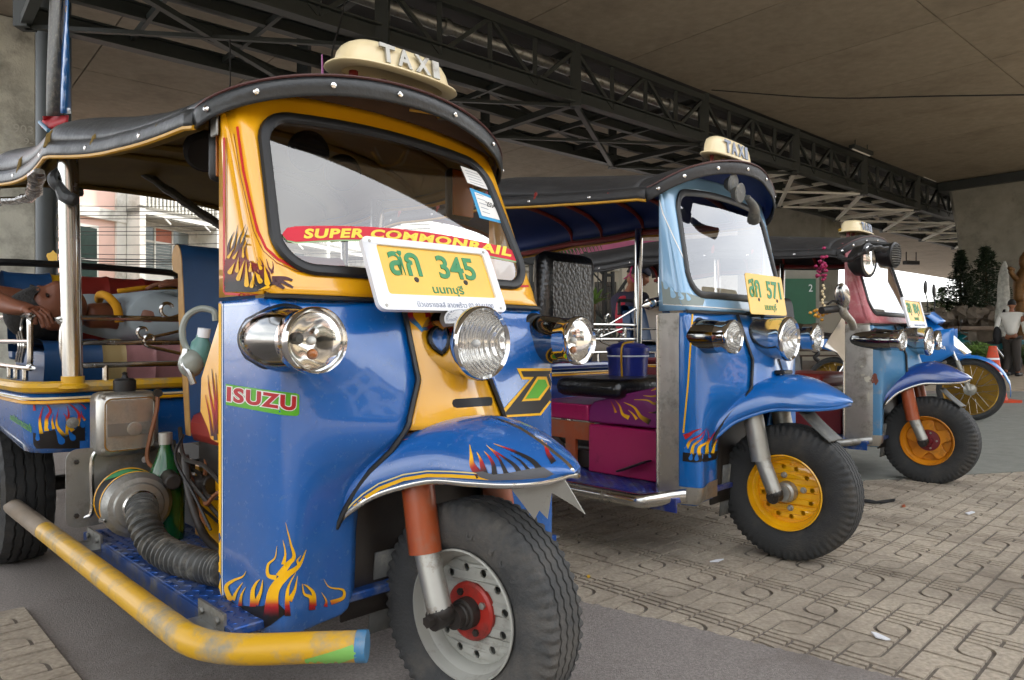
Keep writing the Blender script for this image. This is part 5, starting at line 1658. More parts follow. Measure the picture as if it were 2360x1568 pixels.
# lines on the cowl edge
band_decal('edge_line', [(508, 700), (508, 900), (508, 1150), (507, 1330), (509, 1375), (517, 1400)], 6, [cR], r1, YEL)
band_decal('edge_line', [(513.5, 700), (513.5, 900), (513.5, 1150), (513, 1330), (515, 1370), (523, 1396)], 2, [cR], r1, WHT)
# flames at the foot of the cowl
z7 = zm(500, 1150, 3.068)
g7 = (z7((0, 880))[0], z7((0, 1080))[0], [(0, YEL), (.35, YEL), (.6, RED), (1, BLK)])
poly_decal('flame_base', [z7((140, 925), (180, 950), (240, 1005), (350, 1015), (440, 1010), (520, 960), (560, 1000), (620, 1060), (500, 1150), (440, 1182), (300, 1165), (215, 1130), (150, 1060))], [cR], r1, BLK, maxe=10)
L7 = [([(200, 970), (165, 870), (220, 820), (290, 790), (315, 750)], 44, 2), ([(215, 965), (245, 900), (290, 835)], 34, 3), ([(270, 1010), (280, 930), (312, 868)], 32, 3), ([(365, 1015), (365, 900), (390, 840), (418, 812)], 48, 5),
      ([(385, 1000), (425, 900), (440, 815)], 44, 4), ([(500, 1100), (520, 900), (600, 790), (700, 710), (755, 590)], 120, 3), ([(560, 790), (620, 700), (665, 640), (640, 540), (605, 385)], 56, 2), ([(590, 700), (603, 620), (588, 515)], 30, 2),
      ([(540, 800), (480, 780), (480, 700), (530, 650), (545, 560)], 40, 2), ([(700, 700), (690, 670), (718, 630)], 26, 2), ([(620, 1085), (615, 940), (630, 850), (680, 755)], 44, 2), ([(630, 970), (670, 890), (690, 785)], 44, 2),
      ([(800, 1040), (790, 950), (740, 920), (725, 845)], 50, 4), ([(810, 1010), (810, 920), (770, 870), (735, 848)], 46, 3), ([(900, 1015), (905, 970), (870, 910)], 30, 2), ([(940, 985), (1030, 950), (1030, 890), (930, 870), (885, 808)], 36, 2)]
L7 = [(z7(*a), b / 3.068 * S2, c_ / 3.068 * S2) for (a, b, c_) in L7]
lick_decal('flame', L7, [cR], r1, g7, off=.0018)
# maker's name on a green patch
z5 = zm(500, 700, 3.136)
poly_decal('sticker', [z5((165, 745), (430, 785), (700, 818), (722, 830), (722, 975), (705, 990), (600, 985), (380, 945), (165, 905))], [cR], r1, GRN)
q5 = z5((172, 757), (705, 834), (700, 962), (168, 884))
text_decal('sticker_outline', 'ISUZU', q5, [cR], r1, WHT, bold=.085, space=1.12, off=.0018, maxe=9)
text_decal('sticker_name', 'ISUZU', z5((178, 764), (699, 840), (694, 955), (174, 878)), [cR], r1, RED, bold=.045, space=1.16, off=.0024, maxe=9)
# emblem on the far cowl panel
cL = T1['cowlL']; z6 = zm(950, 700, 3.136)
poly_decal('emblem', [z6((975, 627), (1245, 625), (1275, 650), (1297, 740), (1285, 820), (1160, 985), (840, 1005), (832, 985), (1075, 712), (1015, 712))], [cL], r1, YEL)
poly_decal('emblem_black', [z6((1005, 648), (1235, 645), (1258, 665), (1285, 745), (1270, 815), (1150, 968), (870, 985), (1105, 692), (1025, 692))], [cL], r1, BLK, off=.0018)
poly_decal('emblem_edge', [z6((1130, 690), (1200, 690), (1225, 765), (1150, 870), (1008, 880))], [cL], r1, YEL, off=.0024)
poly_decal('emblem_green', [z6((1135, 712), (1190, 712), (1207, 760), (1135, 855), (1035, 860))], [cL], r1, GRN, off=.0030)
# nose: vent slot, small flames
poly_decal('vent_slot', [z6((505, 862), (760, 845), (785, 850), (790, 885), (780, 912), (520, 930), (492, 920), (482, 895), (488, 870))], [nose1], r1, lin('#0b0a0a'))
lick_decal('flame', [(z6((150, 150), (165, 240), (225, 305), (270, 362)), 20, 4), (z6((195, 145), (200, 200)), 9, 6), (z6((235, 145), (285, 190), (300, 235)), 7, 13)], [nose1], r1, (z6((0, 170))[0], z6((0, 330))[0], [(0, RED), (.35, RED), (.6, lin('#2a5f8a')), (1, lin('#3f86b8'))]), maxe=8)
# mudguard flames and lining
gf = (z6((640, 1230))[0], z6((760, 1430))[0], [(0, YEL), (.3, YEL), (.55, RED), (.9, BLK)])
lick_decal('flame', [(z6(*a), b * .301, c_ * .301) for (a, b, c_) in [([(700, 1450), (640, 1370), (630, 1290), (618, 1212)], 70, 3), ([(740, 1460), (715, 1370), (700, 1320), (672, 1268)], 60, 3), ([(810, 1460), (800, 1370), (770, 1310), (728, 1262)], 50, 3),
    ([(900, 1440), (870, 1370), (830, 1300), (745, 1215)], 40, 3), ([(1010, 1440), (960, 1370), (880, 1310), (760, 1230)], 46, 3), ([(1180, 1440), (1100, 1340), (960, 1265), (800, 1205)], 56, 3), ([(1080, 1420), (1010, 1340), (930, 1290)], 30, 3)]], [fen1], r1, gf, maxe=9)
poly_decal('flame_base', [z6((660, 1420), (720, 1415), (800, 1440), (930, 1425), (1060, 1400), (1180, 1385), (1260, 1435), (1200, 1462), (1000, 1478), (780, 1485), (700, 1460))], [fen1], r1, lin('#55565a'), maxe=9, off=.0016)
lick_decal('flame', [(z6((1260, 1350), (1215, 1280), (1195, 1225), (1165, 1175)), 14, 1.5), (z6((1250, 1330), (1230, 1300), (1200, 1200)), 8, 2)], [fen1], r1, (z6((0, 1180))[0], z6((0, 1330))[0], [(0, YEL), (.4, RED), (1, BLK)]), maxe=8)
band_decal('lining', [(799, 1188), (815, 1170), (838, 1150), (875, 1126), (930, 1105), (985, 1096), (1040, 1097), (1090, 1100), (1128, 1103)], 8, [fen1], r1, YEL, maxe=10)
band_decal('lining', [(797, 1178), (813, 1160), (836, 1139), (873, 1115), (930, 1094), (985, 1086), (1040, 1087), (1085, 1090), (1118, 1093)], 3, [fen1], r1, lin('#e8d58a'), maxe=10)
# windscreen frame: red lining and flames
zf = zm(500, 60, 2.2402)
for pts, w_ in (([(108, 620), (108, 900), (108, 1200), (108, 1466)], 5), ([(178, 560), (212, 800), (250, 970), (290, 1130), (335, 1225), (400, 1285), (500, 1335), (650, 1352), (840, 1362)], 6), ([(110, 1472), (300, 1483), (500, 1493), (700, 1503), (900, 1512)], 6),
                ([(1620, 1418), (1700, 1432), (1770, 1432), (1806, 1405)], 5), ([(1560, 1540), (1700, 1546), (1830, 1552)], 4)):
    band_decal('lining', zf(*pts), w_, [fr1], r1, lin('#c41f22'), maxe=10)
for pts in ([(122, 620), (122, 1000), (124, 1440)], [(160, 600), (196, 830), (268, 1130), (320, 1240), (395, 1305), (500, 1352), (700, 1370)]):
    band_decal('lining', zf(*pts), 1.4, [fr1], r1, lin('#7a2a16'), maxe=10)
z8 = zm(400, 500, 6.03); k8 = .944 / 6.03
gb8 = (z8((0, 700))[0], z8((0, 1150))[0], [(0, lin('#6d1f14')), (.45, lin('#7e1a16')), (1, BLK)])
poly_decal('flame_base', [z8((892, 850), (940, 760), (1000, 700), (1060, 680), (1130, 640), (1200, 700), (1230, 800), (1330, 860), (1480, 900), (1560, 1010), (1600, 1180), (1500, 1230), (1380, 1278), (1300, 1290), (892, 1282))], [fr1], r1, gb8, maxe=8)
lick_decal('flame', [(z8(*a), b * k8, c_ * k8) for (a, b, c_) in [([(960, 760), (960, 620), (1000, 490), (1048, 395)], 60, 3), ([(1000, 700), (1040, 600), (1070, 470), (1095, 300)], 60, 3), ([(1080, 690), (1110, 560), (1130, 480), (1215, 290)], 60, 3), ([(1110, 660), (1170, 560), (1200, 460), (1248, 325)], 60, 3),
    ([(1180, 720), (1170, 660), (1178, 600)], 30, 3), ([(1200, 780), (1205, 640), (1248, 505)], 36, 3), ([(1380, 900), (1385, 840), (1372, 770)], 26, 3), ([(1470, 920), (1455, 860), (1410, 775)], 36, 4), ([(1600, 1010), (1545, 930), (1510, 800)], 40, 6), ([(1590, 1000), (1610, 920), (1600, 840)], 40, 6),
    ([(1600, 1100), (1700, 1090), (1800, 1090), (1890, 1120)], 90, 34), ([(1640, 1100), (1760, 1150), (1900, 1225)], 70, 30), ([(1600, 1130), (1700, 1190), (1770, 1240)], 80, 40)]], [fr1], r1, (z8((0, 500))[0], z8((0, 1150))[0], [(0, lin('#3b3a30')), (.45, lin('#6d1f14')), (1, lin('#4a3034'))]), off=.0016, maxe=8)
poly_decal('flame_drops', [z8(*drop(a, b, r_)) for (a, b, r_) in [((1050, 640), (965, 775), 21), ((1110, 680), (1045, 785), 22), ((1180, 600), (1180, 765), 20), ((1060, 850), (985, 995), 34), ((1115, 770), (1090, 975), 28), ((1210, 800), (1110, 1090), 34), ((1225, 810), (1232, 1180), 36), ((1345, 980), (1306, 1200), 30),
    ((1290, 840), (1282, 975), 22), ((1350, 985), (1428, 1130), 36), ((1380, 820), (1436, 940), 26), ((1485, 890), (1530, 1160), 40), ((1400, 1260), (1540, 1215), 24)]], [fr1], r1, YEL, off=.0024, maxe=8)
# flames on the inner cheek
lick_decal('flame', [([(498, 1015), (494, 960), (484, 905), (480, 865)], 9, 1), ([(500, 1000), (498, 940), (492, 880), (489, 850)], 8, 1), ([(500, 980), (501, 920), (498, 860)], 6, 1), ([(490, 1005), (484, 960), (474, 910)], 7, 1)], [T1['cheek']], r1, (((0, 860)), ((0, 1010)), [(0, lin('#4a2a10')), (.5, RED), (1, BLK)]), maxe=8)
# windscreen banner and stickers
zb = zm(640, 480, 3.63)
bx_ = [175, 215, 300, 500, 700, 950, 1200, 1400, 1600, 1800, 2000, 2180, 2260, 2290]
bt_ = [335, 285, 270, 266, 266, 274, 291, 315, 343, 378, 420, 466, 510, 565]; bb_ = [345, 392, 408, 396, 386, 386, 402, 428, 458, 492, 527, 562, 580, 590]
vs_b = []; fs_b = []
for i in range(len(bx_)):
    vs_b += zb((bx_[i], bt_[i]), (bx_[i], bb_[i]))
    if i: fs_b.append((2 * i - 2, 2 * i - 1, 2 * i + 1, 2 * i))
vs_e = []
for i in range(len(bx_)): vs_e += zb((bx_[i] + (6 if i < 3 else 0), bb_[i] - 8), (bx_[i] + (6 if i < 3 else 0), bb_[i] + 12))
decal('banner_edge', vs_e, fs_b, [gl1], r1, lin('#9cc08a'), off=.0020)
decal('banner', vs_b, fs_b, [gl1], r1, lin('#d2283c'), off=.0028)
def ban(u, v):
    x = lerp(368, 2205, u)
    t, b = interp(x, [368, 850, 1170, 1700, 2205], [293, 290, 309, 372, 457]), interp(x, [368, 850, 1170, 1700, 2205], [381, 374, 386, 446, 541])
    return zb((x + (v - .5) * 18, lerp(b, t, v)))[0]
text_decal('banner_lettering', 'SUPER COMMONRAIL', None, [gl1], r1, lin('#f2dc50'), bold=.045, space=1.12, curve=ban, off=.0038, maxe=8)
poly_decal('tax_disc', [zf((1395, 775), (1500, 812), (1555, 910), (1435, 868))], [gl1], r1, WHT, off=.002)
poly_decal('permit', [zf((1445, 895), (1580, 945), (1640, 1095), (1500, 1060))], [gl1], r1, lin('#3f9fd0'), off=.002)
poly_decal('permit_paper', [zf((1470, 918), (1572, 958), (1622, 1076), (1512, 1048))], [gl1], r1, WHT, off=.0028)
text_decal('permit_year', '2554', zf((1528, 970), (1578, 985), (1590, 1012), (1540, 998)), [gl1], r1, BLK, bold=.02, off=.0036, maxe=6)
for k in range(5):
    y0 = 930 + k * 24
    band_decal('permit_line', zf((1478 + k * 9, y0), (1520 + k * 9, y0 + 14)), 1.2, [gl1], r1, lin('#8a96a4'), off=.0036, maxe=8)
    band_decal('disc_line', zf((1420 + k * 7, 800 + k * 16), (1490 + k * 9, 824 + k * 16)), 1.0, [gl1], r1, lin('#9aa2a8'), off=.0028, maxe=8)
# tub: flames and green lettering
zc_ = zm(0, 860, 6.03); kc = .944 / 6.03; tub1 = T1['tub']
poly_decal('flame_base', [zc_((490, 1180), (560, 1200), (640, 1180), (800, 1140), (900, 1230), (980, 1240), (1100, 1150), (1150, 1080), (1250, 1080), (1250, 1415), (900, 1420), (540, 1420), (495, 1350))], [tub1], r1, BLK, maxe=10)
lick_decal('flame', [(zc_(*a), b * kc, c_ * kc) for (a, b, c_) in [([(610, 1200), (590, 1010), (615, 880), (642, 800)], 60, 4), ([(690, 1160), (690, 980), (745, 870), (700, 780), (620, 708)], 70, 4), ([(790, 1130), (768, 1010), (785, 920)], 50, 4), ([(950, 1240), (850, 1110), (832, 1000), (860, 840)], 70, 4), ([(990, 1220), (985, 1090), (975, 960), (930, 900)], 60, 4),
    ([(1070, 1160), (1000, 1040), (1010, 900), (985, 790)], 70, 4), ([(1130, 1080), (1165, 930), (1090, 820), (935, 700)], 70, 4), ([(1250, 1005), (1205, 935), (1192, 865)], 40, 4), ([(1262, 835), (1210, 780), (1150, 750)], 26, 5), ([(515, 860), (510, 770), (540, 720), (590, 680)], 40, 4)]], [tub1], r1, (zc_((0, 900))[0], zc_((0, 1230))[0], [(0, RED), (.2, RED), (.4, YEL), (.75, YEL), (1, BLK)]), off=.0016, maxe=9)
poly_decal('flame_drops', [zc_(*drop(a, b, r_)) for (a, b, r_) in [((820, 1150), (905, 1305), 52), ((1000, 1150), (1068, 1258), 46), ((560, 1090), (562, 1270), 30), ((720, 1020), (735, 1110), 24), ((1190, 1000), (1215, 1080), 34)]], [tub1], r1, lin('#0a5fae'), off=.0024, maxe=9)
text_decal('tub_lettering', 'ขอให้เดินทางปลอดภัย', zc_((160, 900), (470, 1050), (470, 1190), (150, 985)), [tub1], r1, lin('#5f9a3c'), bold=.03, off=.0016, maxe=8)
# green patch on the end of the bumper tube
band_decal('green_patch', [(706, 1534), (750, 1522), (790, 1510), (818, 1500)], 30, [T1['bumper']], r1, lin('#7db45a'), maxe=8)
# ---- second taxi
c2, f2, n2, e2, v2 = T2['cowlR'], T2['frame'], T2['nose'], T2['ebox'], T2['cover']
c2a = [c2] + [o for o in c2.children if o.name.startswith('corner_plate')]
zw = zm(1200, 300, 3.105); kw = .944 / 3.105
poly_decal('flame_base', [zw((1288, 1200), (1330, 1235), (1400, 1285), (1480, 1290), (1540, 1310), (1615, 1340), (1600, 1385), (1450, 1385), (1300, 1375))], [f2], r2, lin('#8f9a96'), maxe=9)
lick_decal('flame', [(zw(*a), b * kw, c_ * kw) for (a, b, c_) in [([(1310, 1200), (1305, 1140), (1322, 1100), (1346, 1058)], 26, 2), ([(1330, 1180), (1330, 1130), (1346, 1060)], 20, 2), ([(1370, 1200), (1372, 1140), (1390, 1110), (1412, 1060)], 26, 2), ([(1390, 1250), (1385, 1190), (1400, 1115)], 24, 2), ([(1440, 1280), (1440, 1240), (1450, 1190)], 24, 2), ([(1500, 1300), (1490, 1250), (1500, 1200)], 24, 2), ([(1550, 1330), (1530, 1280), (1545, 1230)], 24, 2), ([(1600, 1350), (1570, 1310), (1590, 1260)], 20, 2)]], [f2], r2, (zw((0, 1080))[0], zw((0, 1320))[0], [(0, lin('#a0705a')), (.5, lin('#c88a50')), (1, lin('#d8b458'))]), off=.0016, maxe=8)
poly_decal('flame_drops', [zw(*drop(a, b, r_)) for (a, b, r_) in [((1300, 1190), (1325, 1245), 18), ((1350, 1220), (1380, 1310), 20), ((1415, 1270), (1440, 1325), 18), ((1470, 1290), (1492, 1335), 16)]], [f2], r2, lin('#9cc4e0'), off=.0024, maxe=8)
for pts in ([(1258, 525), (1300, 690), (1385, 880), (1480, 1080), (1530, 1175), (1590, 1230), (1660, 1252), (1860, 1258)], [(1302, 1376), (1500, 1388), (1700, 1402), (1900, 1418)]):
    band_decal('lining', zw(*pts), 2.4, [f2], r2, WHT, maxe=10)
zk = zm(1650, 740, 2.413); kk_ = .944 / 2.413
band_decal('edge_line', zk((98, 45), (90, 200), (72, 480), (45, 765)), 4, c2a, r2, YEL)
poly_decal('flame_base', [zk((42, 880), (110, 885), (200, 880), (290, 865), (285, 905), (180, 935), (110, 940), (40, 932))], c2a, r2, BLK, maxe=9)
lick_decal('flame', [(zk(*a), b * kk_, c_ * kk_) for (a, b, c_) in [([(50, 790), (80, 775), (110, 755), (150, 740)], 36, 2), ([(60, 860), (90, 810), (140, 780), (180, 740)], 24, 2), ([(95, 890), (105, 840), (150, 800), (170, 760)], 24, 2), ([(135, 900), (140, 850), (190, 810), (185, 745)], 26, 2), ([(180, 890), (185, 830), (210, 790), (240, 740)], 24, 2), ([(215, 885), (225, 840), (240, 800), (235, 770)], 20, 2), ([(255, 880), (260, 830), (280, 790), (290, 750)], 20, 2)]], c2a, r2, (zk((0, 770))[0], zk((0, 900))[0], [(0, RED), (.25, RED), (.5, YEL), (.85, YEL), (1, BLK)]), off=.0016, maxe=8)
poly_decal('flame_drops', [zk(*drop(a, b, r_)) for (a, b, r_) in [((60, 830), (62, 870), 12), ((95, 880), (88, 915), 12), ((125, 880), (122, 918), 12), ((190, 880), (196, 905), 9)]], c2a, r2, lin('#1a6ec0'), off=.0024, maxe=8)
lick_decal('flame', [(zk((560, 190), (530, 150), (515, 110)), 14, 2), (zk((580, 160), (550, 110), (520, 75)), 16, 3), (zk((600, 80), (570, 70), (540, 68)), 8, 3)], [n2], r2, (zk((0, 70))[0], zk((0, 190))[0], [(0, lin('#c88a20')), (.6, YEL), (1, lin('#4a86c8'))]), maxe=8)
zp = zm(1300, 740, 3.136); kp = .944 / 3.136
lick_decal('flame', [(zp(*a), b * kp, c_ * kp) for (a, b, c_) in [([(740, 880), (690, 850), (670, 790), (635, 745)], 34, 3), ([(640, 840), (625, 800), (600, 750)], 20, 3), ([(900, 915), (830, 870), (780, 800), (700, 760)], 46, 3), ([(800, 890), (770, 850), (735, 820)], 24, 3), ([(975, 770), (930, 770), (880, 745), (780, 740)], 30, 3), ([(975, 830), (930, 840), (890, 838)], 26, 4), ([(978, 640), (940, 660), (910, 672)], 24, 4), ([(975, 705), (920, 715), (850, 710)], 24, 3)]], [v2], r2, (zp((600, 740))[0], zp((900, 900))[0], [(0, RED), (.35, YEL), (.7, YEL), (1, BLK)]), maxe=8)
# ---- third taxi: chipped paint and a filler patch
c3 = T3['cowlR']; c3a = [c3] + [o for o in c3.children if o.name.startswith('corner_plate')]
zt3 = zm(2000, 760, 3.564)
def blotch(cx, cy, rx, ry, seed):
    rg = random.Random(seed); return [(cx + rx * math.cos(k * .4488) * rg.uniform(.55, 1.1), cy + ry * math.sin(k * .4488) * rg.uniform(.55, 1.1)) for k in range(14)]
poly_decal('rust_patch', [zt3(*blotch(485, 590, 38, 62, 1))], c3a, r3, lin('#6e3a2a'), maxe=6)
poly_decal('bare_patch', [zt3(*blotch(420, 590, 30, 36, 2)), zt3(*blotch(585, 275, 34, 32, 3)), zt3(*blotch(430, 750, 14, 50, 4)), zt3(*blotch(372, 480, 16, 12, 5)), zt3(*blotch(380, 555, 22, 10, 6))], c3a, r3, lin('#c4c0b0'), maxe=6)
poly_decal('dark_scratch', [zt3(*blotch(573, 440, 6, 36, 7))], c3a, r3, lin('#2c3a44'), maxe=6)
# dust specks on the nearest cowl
rg = random.Random(11); sp_ = []
for _ in range(190):
    x, y = rg.uniform(690, 830), rg.uniform(880, 1400) if rg.random() < .35 else rg.uniform(1180, 1400)
    s_ = rg.uniform(.7, 1.9); sp_.append([(x - s_, y), (x, y - s_ * .7), (x + s_, y), (x, y + s_ * .7)])
d_ = poly_decal('road_dirt', sp_, [cR], r1, lin('#9aa0a2'), maxe=20, off=.0026, mat_='print_matt'); d_['kind'] = 'stuff'
# ------------------------------------------------------------------ rolled curtain and ribbons on the third taxi
cur = MB(); P_ = [Vector((-1.25 - .055 * k, -.60 * .9, 1.372 - .01 * math.sin(k * 1.1))) for k in range(21)]
cur.tube(P_, [.026 + .006 * math.sin(k * 2.1) for k in range(21)], 12)
cur.build('rolled_curtain', 'leather_dull', r3)
for x in (-1.36, -1.72, -2.1):
    rb = MB(); rb.tube(spline([(x, -.545, 1.37), (x + .01, -.58, 1.33), (x, -.575, 1.29), (x + .03, -.575, 1.245)], 4), .006, 6); rb.tube(spline([(x, -.58, 1.30), (x - .03, -.58, 1.28), (x - .05, -.58, 1.27)], 3), .006, 6)
    rb.build('ribbon', 'hub_red' if False else 'vinyl_pinkish', r3) if 'vinyl_pinkish' in M else rb.build('ribbon', 'magenta', r3)
# ------------------------------------------------------------------ houses across the street on the left
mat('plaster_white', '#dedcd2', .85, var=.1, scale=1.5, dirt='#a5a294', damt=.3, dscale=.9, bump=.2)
mat('plaster_pink', '#e8c4b4', .85, var=.06, scale=1.2)
mat('plaster_cream', '#d8d2c2', .85, var=.08, scale=1.2, dirt='#b0a894', damt=.2, dscale=1.2)
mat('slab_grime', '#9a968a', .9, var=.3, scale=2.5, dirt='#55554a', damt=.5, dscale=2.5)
mat('pane_grey', '#76807e', .18, var=.12, scale=3, coat=.4)
mat('pane_dark', '#2e3c38', .12, var=.12, coat=.5)
mat('pane_orange', '#b0603c', .4, var=.1)
mat('screen_brown', '#8d7f66', .8, var=.2, scale=30)
mat('awning', '#c9867a', .7, var=.2, scale=14)
mat('chalk', '#cfd0c8', .9)
mat('iron', '#1c1f1e', .5, var=.1)
mat('sign_red', '#b8323c', .5, var=.08)
mat('sign_pink', '#d878a8', .5, var=.15, scale=2)
mat('sign_green', '#1d5a40', .5, var=.1)
FD = Vector((.357, .934, 0)); FN = Vector((.934, -.357, 0))
FO = Vector((-14.5, 30, 0))
def fp(s, o, z): return FO + FD * s + FN * o + Vector((0, 0, z))
def fbox(mb, s0, s1, o0, o1, z0, z1):
    vs = [fp(s, o, z) for z in (z0, z1) for o in (o0, o1) for s in (s0, s1)]
    mb.add(vs, [(0, 2, 3, 1), (4, 5, 7, 6), (0, 1, 5, 4), (2, 6, 7, 3), (0, 4, 6, 2), (1, 3, 7, 5)]); return mb
wb = empty('shop_house', (0, 0, 0))
fbox(MB(), -2.3, 26, -6, 0, 0, 12.5).build('wall', 'plaster_white', wb, smooth=False)
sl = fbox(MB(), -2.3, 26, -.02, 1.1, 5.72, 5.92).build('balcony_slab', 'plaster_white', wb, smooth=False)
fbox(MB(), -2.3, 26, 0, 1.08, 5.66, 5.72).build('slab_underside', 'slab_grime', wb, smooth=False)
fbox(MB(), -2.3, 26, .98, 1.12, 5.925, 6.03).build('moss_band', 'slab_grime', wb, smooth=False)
bl = MB()
for k in range(150):
    s = -2.2 + k * .185
    fbox(bl, s, s + .085, 1.0, 1.06, 6.03, 6.74)
b_ = bl.build('baluster_row', 'plaster_white', wb, smooth=False); b_['kind'] = 'stuff'
fbox(MB(), -2.3, 26, .97, 1.10, 6.74, 6.84).build('hand_rail', 'slab_grime', wb, smooth=False)
for k in range(7):
    s = -2.3 + k * 4.0
    fbox(MB(), s, s + .28, 0, 1.12, 0, 12.4).build('party_pier', 'plaster_white', wb, smooth=False)
def window(root, s0, s1, z0, z1, cols, tops=None, pm='pane_grey', o=.06):
    fr_ = MB(); t = .07
    fbox(fr_, s0 - t, s1 + t, 0, o, z1, z1 + t); fbox(fr_, s0 - t, s1 + t, 0, o, z0 - t, z0); fbox(fr_, s0 - t, s0, 0, o, z0, z1); fbox(fr_, s1, s1 + t, 0, o, z0, z1)
    w = (s1 - s0) / cols
    for k in range(1, cols): fbox(fr_, s0 + k * w - .035, s0 + k * w + .035, 0, o - .004, z0, z1)
    zt = z1 - (z1 - z0) * .32 if tops else z1
    if tops: fbox(fr_, s0, s1, 0, o - .008, zt - .035, zt + .035)
    f_ = fr_.build('window', 'plaster_white', root, smooth=False)
    for k in range(cols):
        a, b = s0 + k * w + .035, s0 + (k + 1) * w - .035
        fbox(MB(), a, b, .004, .02, z0, zt - .04).build('pane', pm, f_, smooth=False)
        if tops:
            fbox(MB(), a, b, .004, .022, zt + .04, z1).build('pane', tops[k % len(tops)], f_, smooth=False)
        lv = MB()
        n_ = int((zt - z0) / .12)
        for q in range(n_): fbox(lv, a, b, .02, .034, z0 + q * .12 + .085, z0 + q * .12 + .105)
        l_ = lv.build('louvre', 'steel_grey', f_, smooth=False); l_['kind'] = 'stuff'
for k in range(6):
    s = -1.5 + k * 4.0
    window(wb, s, s + 2.7, 3.65, 5.45, 3, ['pane_grey', 'pane_orange', 'pane_grey'])
    window(wb, s + .2, s + 2.6, 6.4, 8.4, 2, None, 'pane_dark')
sc_ = fbox(MB(), -1.9, .6, .86, .92, 6.95, 8.3).build('lattice_screen', 'screen_brown', wb, smooth=False)
lt = MB()
for k in range(22): fbox(lt, -1.9 + k * .118, -1.9 + k * .118 + .03, .92, .95, 6.95, 8.3)
for k in range(12): fbox(lt, -1.9, .6, .92, .945, 6.95 + k * .118, 6.98 + k * .118)
l_ = lt.build('lattice', 'plaster_cream', sc_, smooth=False); l_['kind'] = 'stuff'
aw = MB(); aw.add([fp(-2.0, 1.5, 8.2), fp(.8, 1.5, 8.2), fp(.8, .1, 8.9), fp(-2.0, .1, 8.9)], [(0, 1, 2, 3)]); aw.build('awning', 'awning', wb, solid=.04, smooth=False)
for k in range(5):
    s = -1.1 + k * 2.1
    MB().tube([fp(s, 1.0, 5.78), fp(s + .12, 1.3, 5.45)], .035, 6).build('drain_spout', 'plaster_white', wb)
fbox(MB(), -2.3, 26, -.1, .35, 2.7, 3.05).build('canopy_fascia', 'slab_grime', wb, smooth=False)
for k in range(6):
    s = -1.9 + k * 4.0
    fbox(MB(), s, s + 3.4, 0, .06, .1, 2.6).build('roller_shutter', 'galv', wb, smooth=False)
tag(wb, 'white shop house with balcony balusters and louvred windows seen through the nearest taxi', 'house')
pb = empty('pink_house', (0, 0, 0))
fbox(MB(), -14, -2.32, -6, .35, 0, 13).build('wall', 'plaster_pink', pb, smooth=False)
fbox(MB(), -14, -2.34, .35, .5, 5.35, 5.75).build('string_course', 'plaster_white', pb, smooth=False)
fbox(MB(), -2.75, -2.33, .35, .46, 0, 13).build('corner_strip', 'plaster_white', pb, smooth=False)
for (s0, s1, z0, z1) in ((-4.6, -3.55, 2.6, 5.0), (-4.8, -3.75, 6.9, 9.2), (-7.6, -6.4, 2.6, 5.0)):
    fr_ = fbox(MB(), s0 - .08, s1 + .08, .35, .40, z0 - .08, z1 + .08).build('window', 'plaster_white', pb, smooth=False)
    for k in range(2):
        fbox(MB(), s0, s1, .40, .415, lerp(z0, z1, k / 2) + .03, lerp(z0, z1, (k + 1) / 2) - .03).build('pane', 'pane_dark', fr_, smooth=False)
tag(pb, 'pale pink house with dark windows behind the chrome pole of the nearest taxi', 'house')
# overhead wires in front of the houses
ys = [(472, 478), (488, 484), (497, 492), (503, 503), (523, 520), (533, 531), (566, 560), (582, 590), (592, 602), (598, 606), (604, 612), (540, 541)]
ORD = ['first', 'second', 'third', 'fourth', 'fifth', 'sixth', 'seventh', 'eighth', 'ninth', 'tenth', 'eleventh', 'twelfth']
rank = {i: k for k, i in enumerate(sorted(range(len(ys)), key=lambda q: ys[q][0]))}
for i, (a, b) in enumerate(ys):
    w_ = MB(); w_.tube(spline([at(-100, a - 4, 22), at(280, lerp(a, b, .4) + 2, 22.5), at(700, b - 4, 23.5), at(1200, b - 22, 26)], 6), .018 if i in (8, 9) else .011, 5)
    tag(w_.build('overhead_wire', 'dark'), ('%s of the dozen overhead wires before the houses, counted from the top' % ORD[rank[i]]), 'wire', 'overhead wires before the houses')
# ------------------------------------------------------------------ building with stairs behind the second taxi
def wbox(mb, px0, px1, py0, py1, Z, th=.4):
    a, b = at(px0, py1, Z), at(px1, py0, Z)
    return mb.box(((a.x + b.x) / 2, Z + th / 2, (a.z + b.z) / 2), (b.x - a.x, th, b.z - a.z))
rb = empty('restaurant', at(1400, 800, 17))
def rel(mb):
    mb.v = [v - rb.location for v in mb.v]; return mb
rel(wbox(MB(), 1160, 1700, 606, 840, 17, 2)).build('wall', 'plaster_cream', rb, smooth=False)
rel(wbox(MB(), 1160, 1440, 588, 612, 16.7, .8)).build('parapet', 'plaster_white', rb, smooth=False)
rel(wbox(MB(), 1160, 1440, 616, 624, 16.85, .4)).build('cornice', 'plaster_white', rb, smooth=False)
rel(wbox(MB(), 1160, 1700, 555, 590, 18.5, .5)).build('fascia', 'sign_pink', rb, smooth=False)
rel(wbox(MB(), 1434, 1462, 590, 840, 16.5, .5)).build('pilaster', 'plaster_cream', rb, smooth=False)
rel(wbox(MB(), 1160, 1700, 480, 556, 19.5, .5)).build('upper_wall', 'plaster_white', rb, smooth=False)
for k in range(3):
    rel(wbox(MB(), 1190 + k * 90, 1240 + k * 90, 650, 790, 16.98, .1)).build('window', 'pane_dark', rb, smooth=False)
tag(rb, 'cream building with white parapet and pink fascia behind the second taxi', 'building')
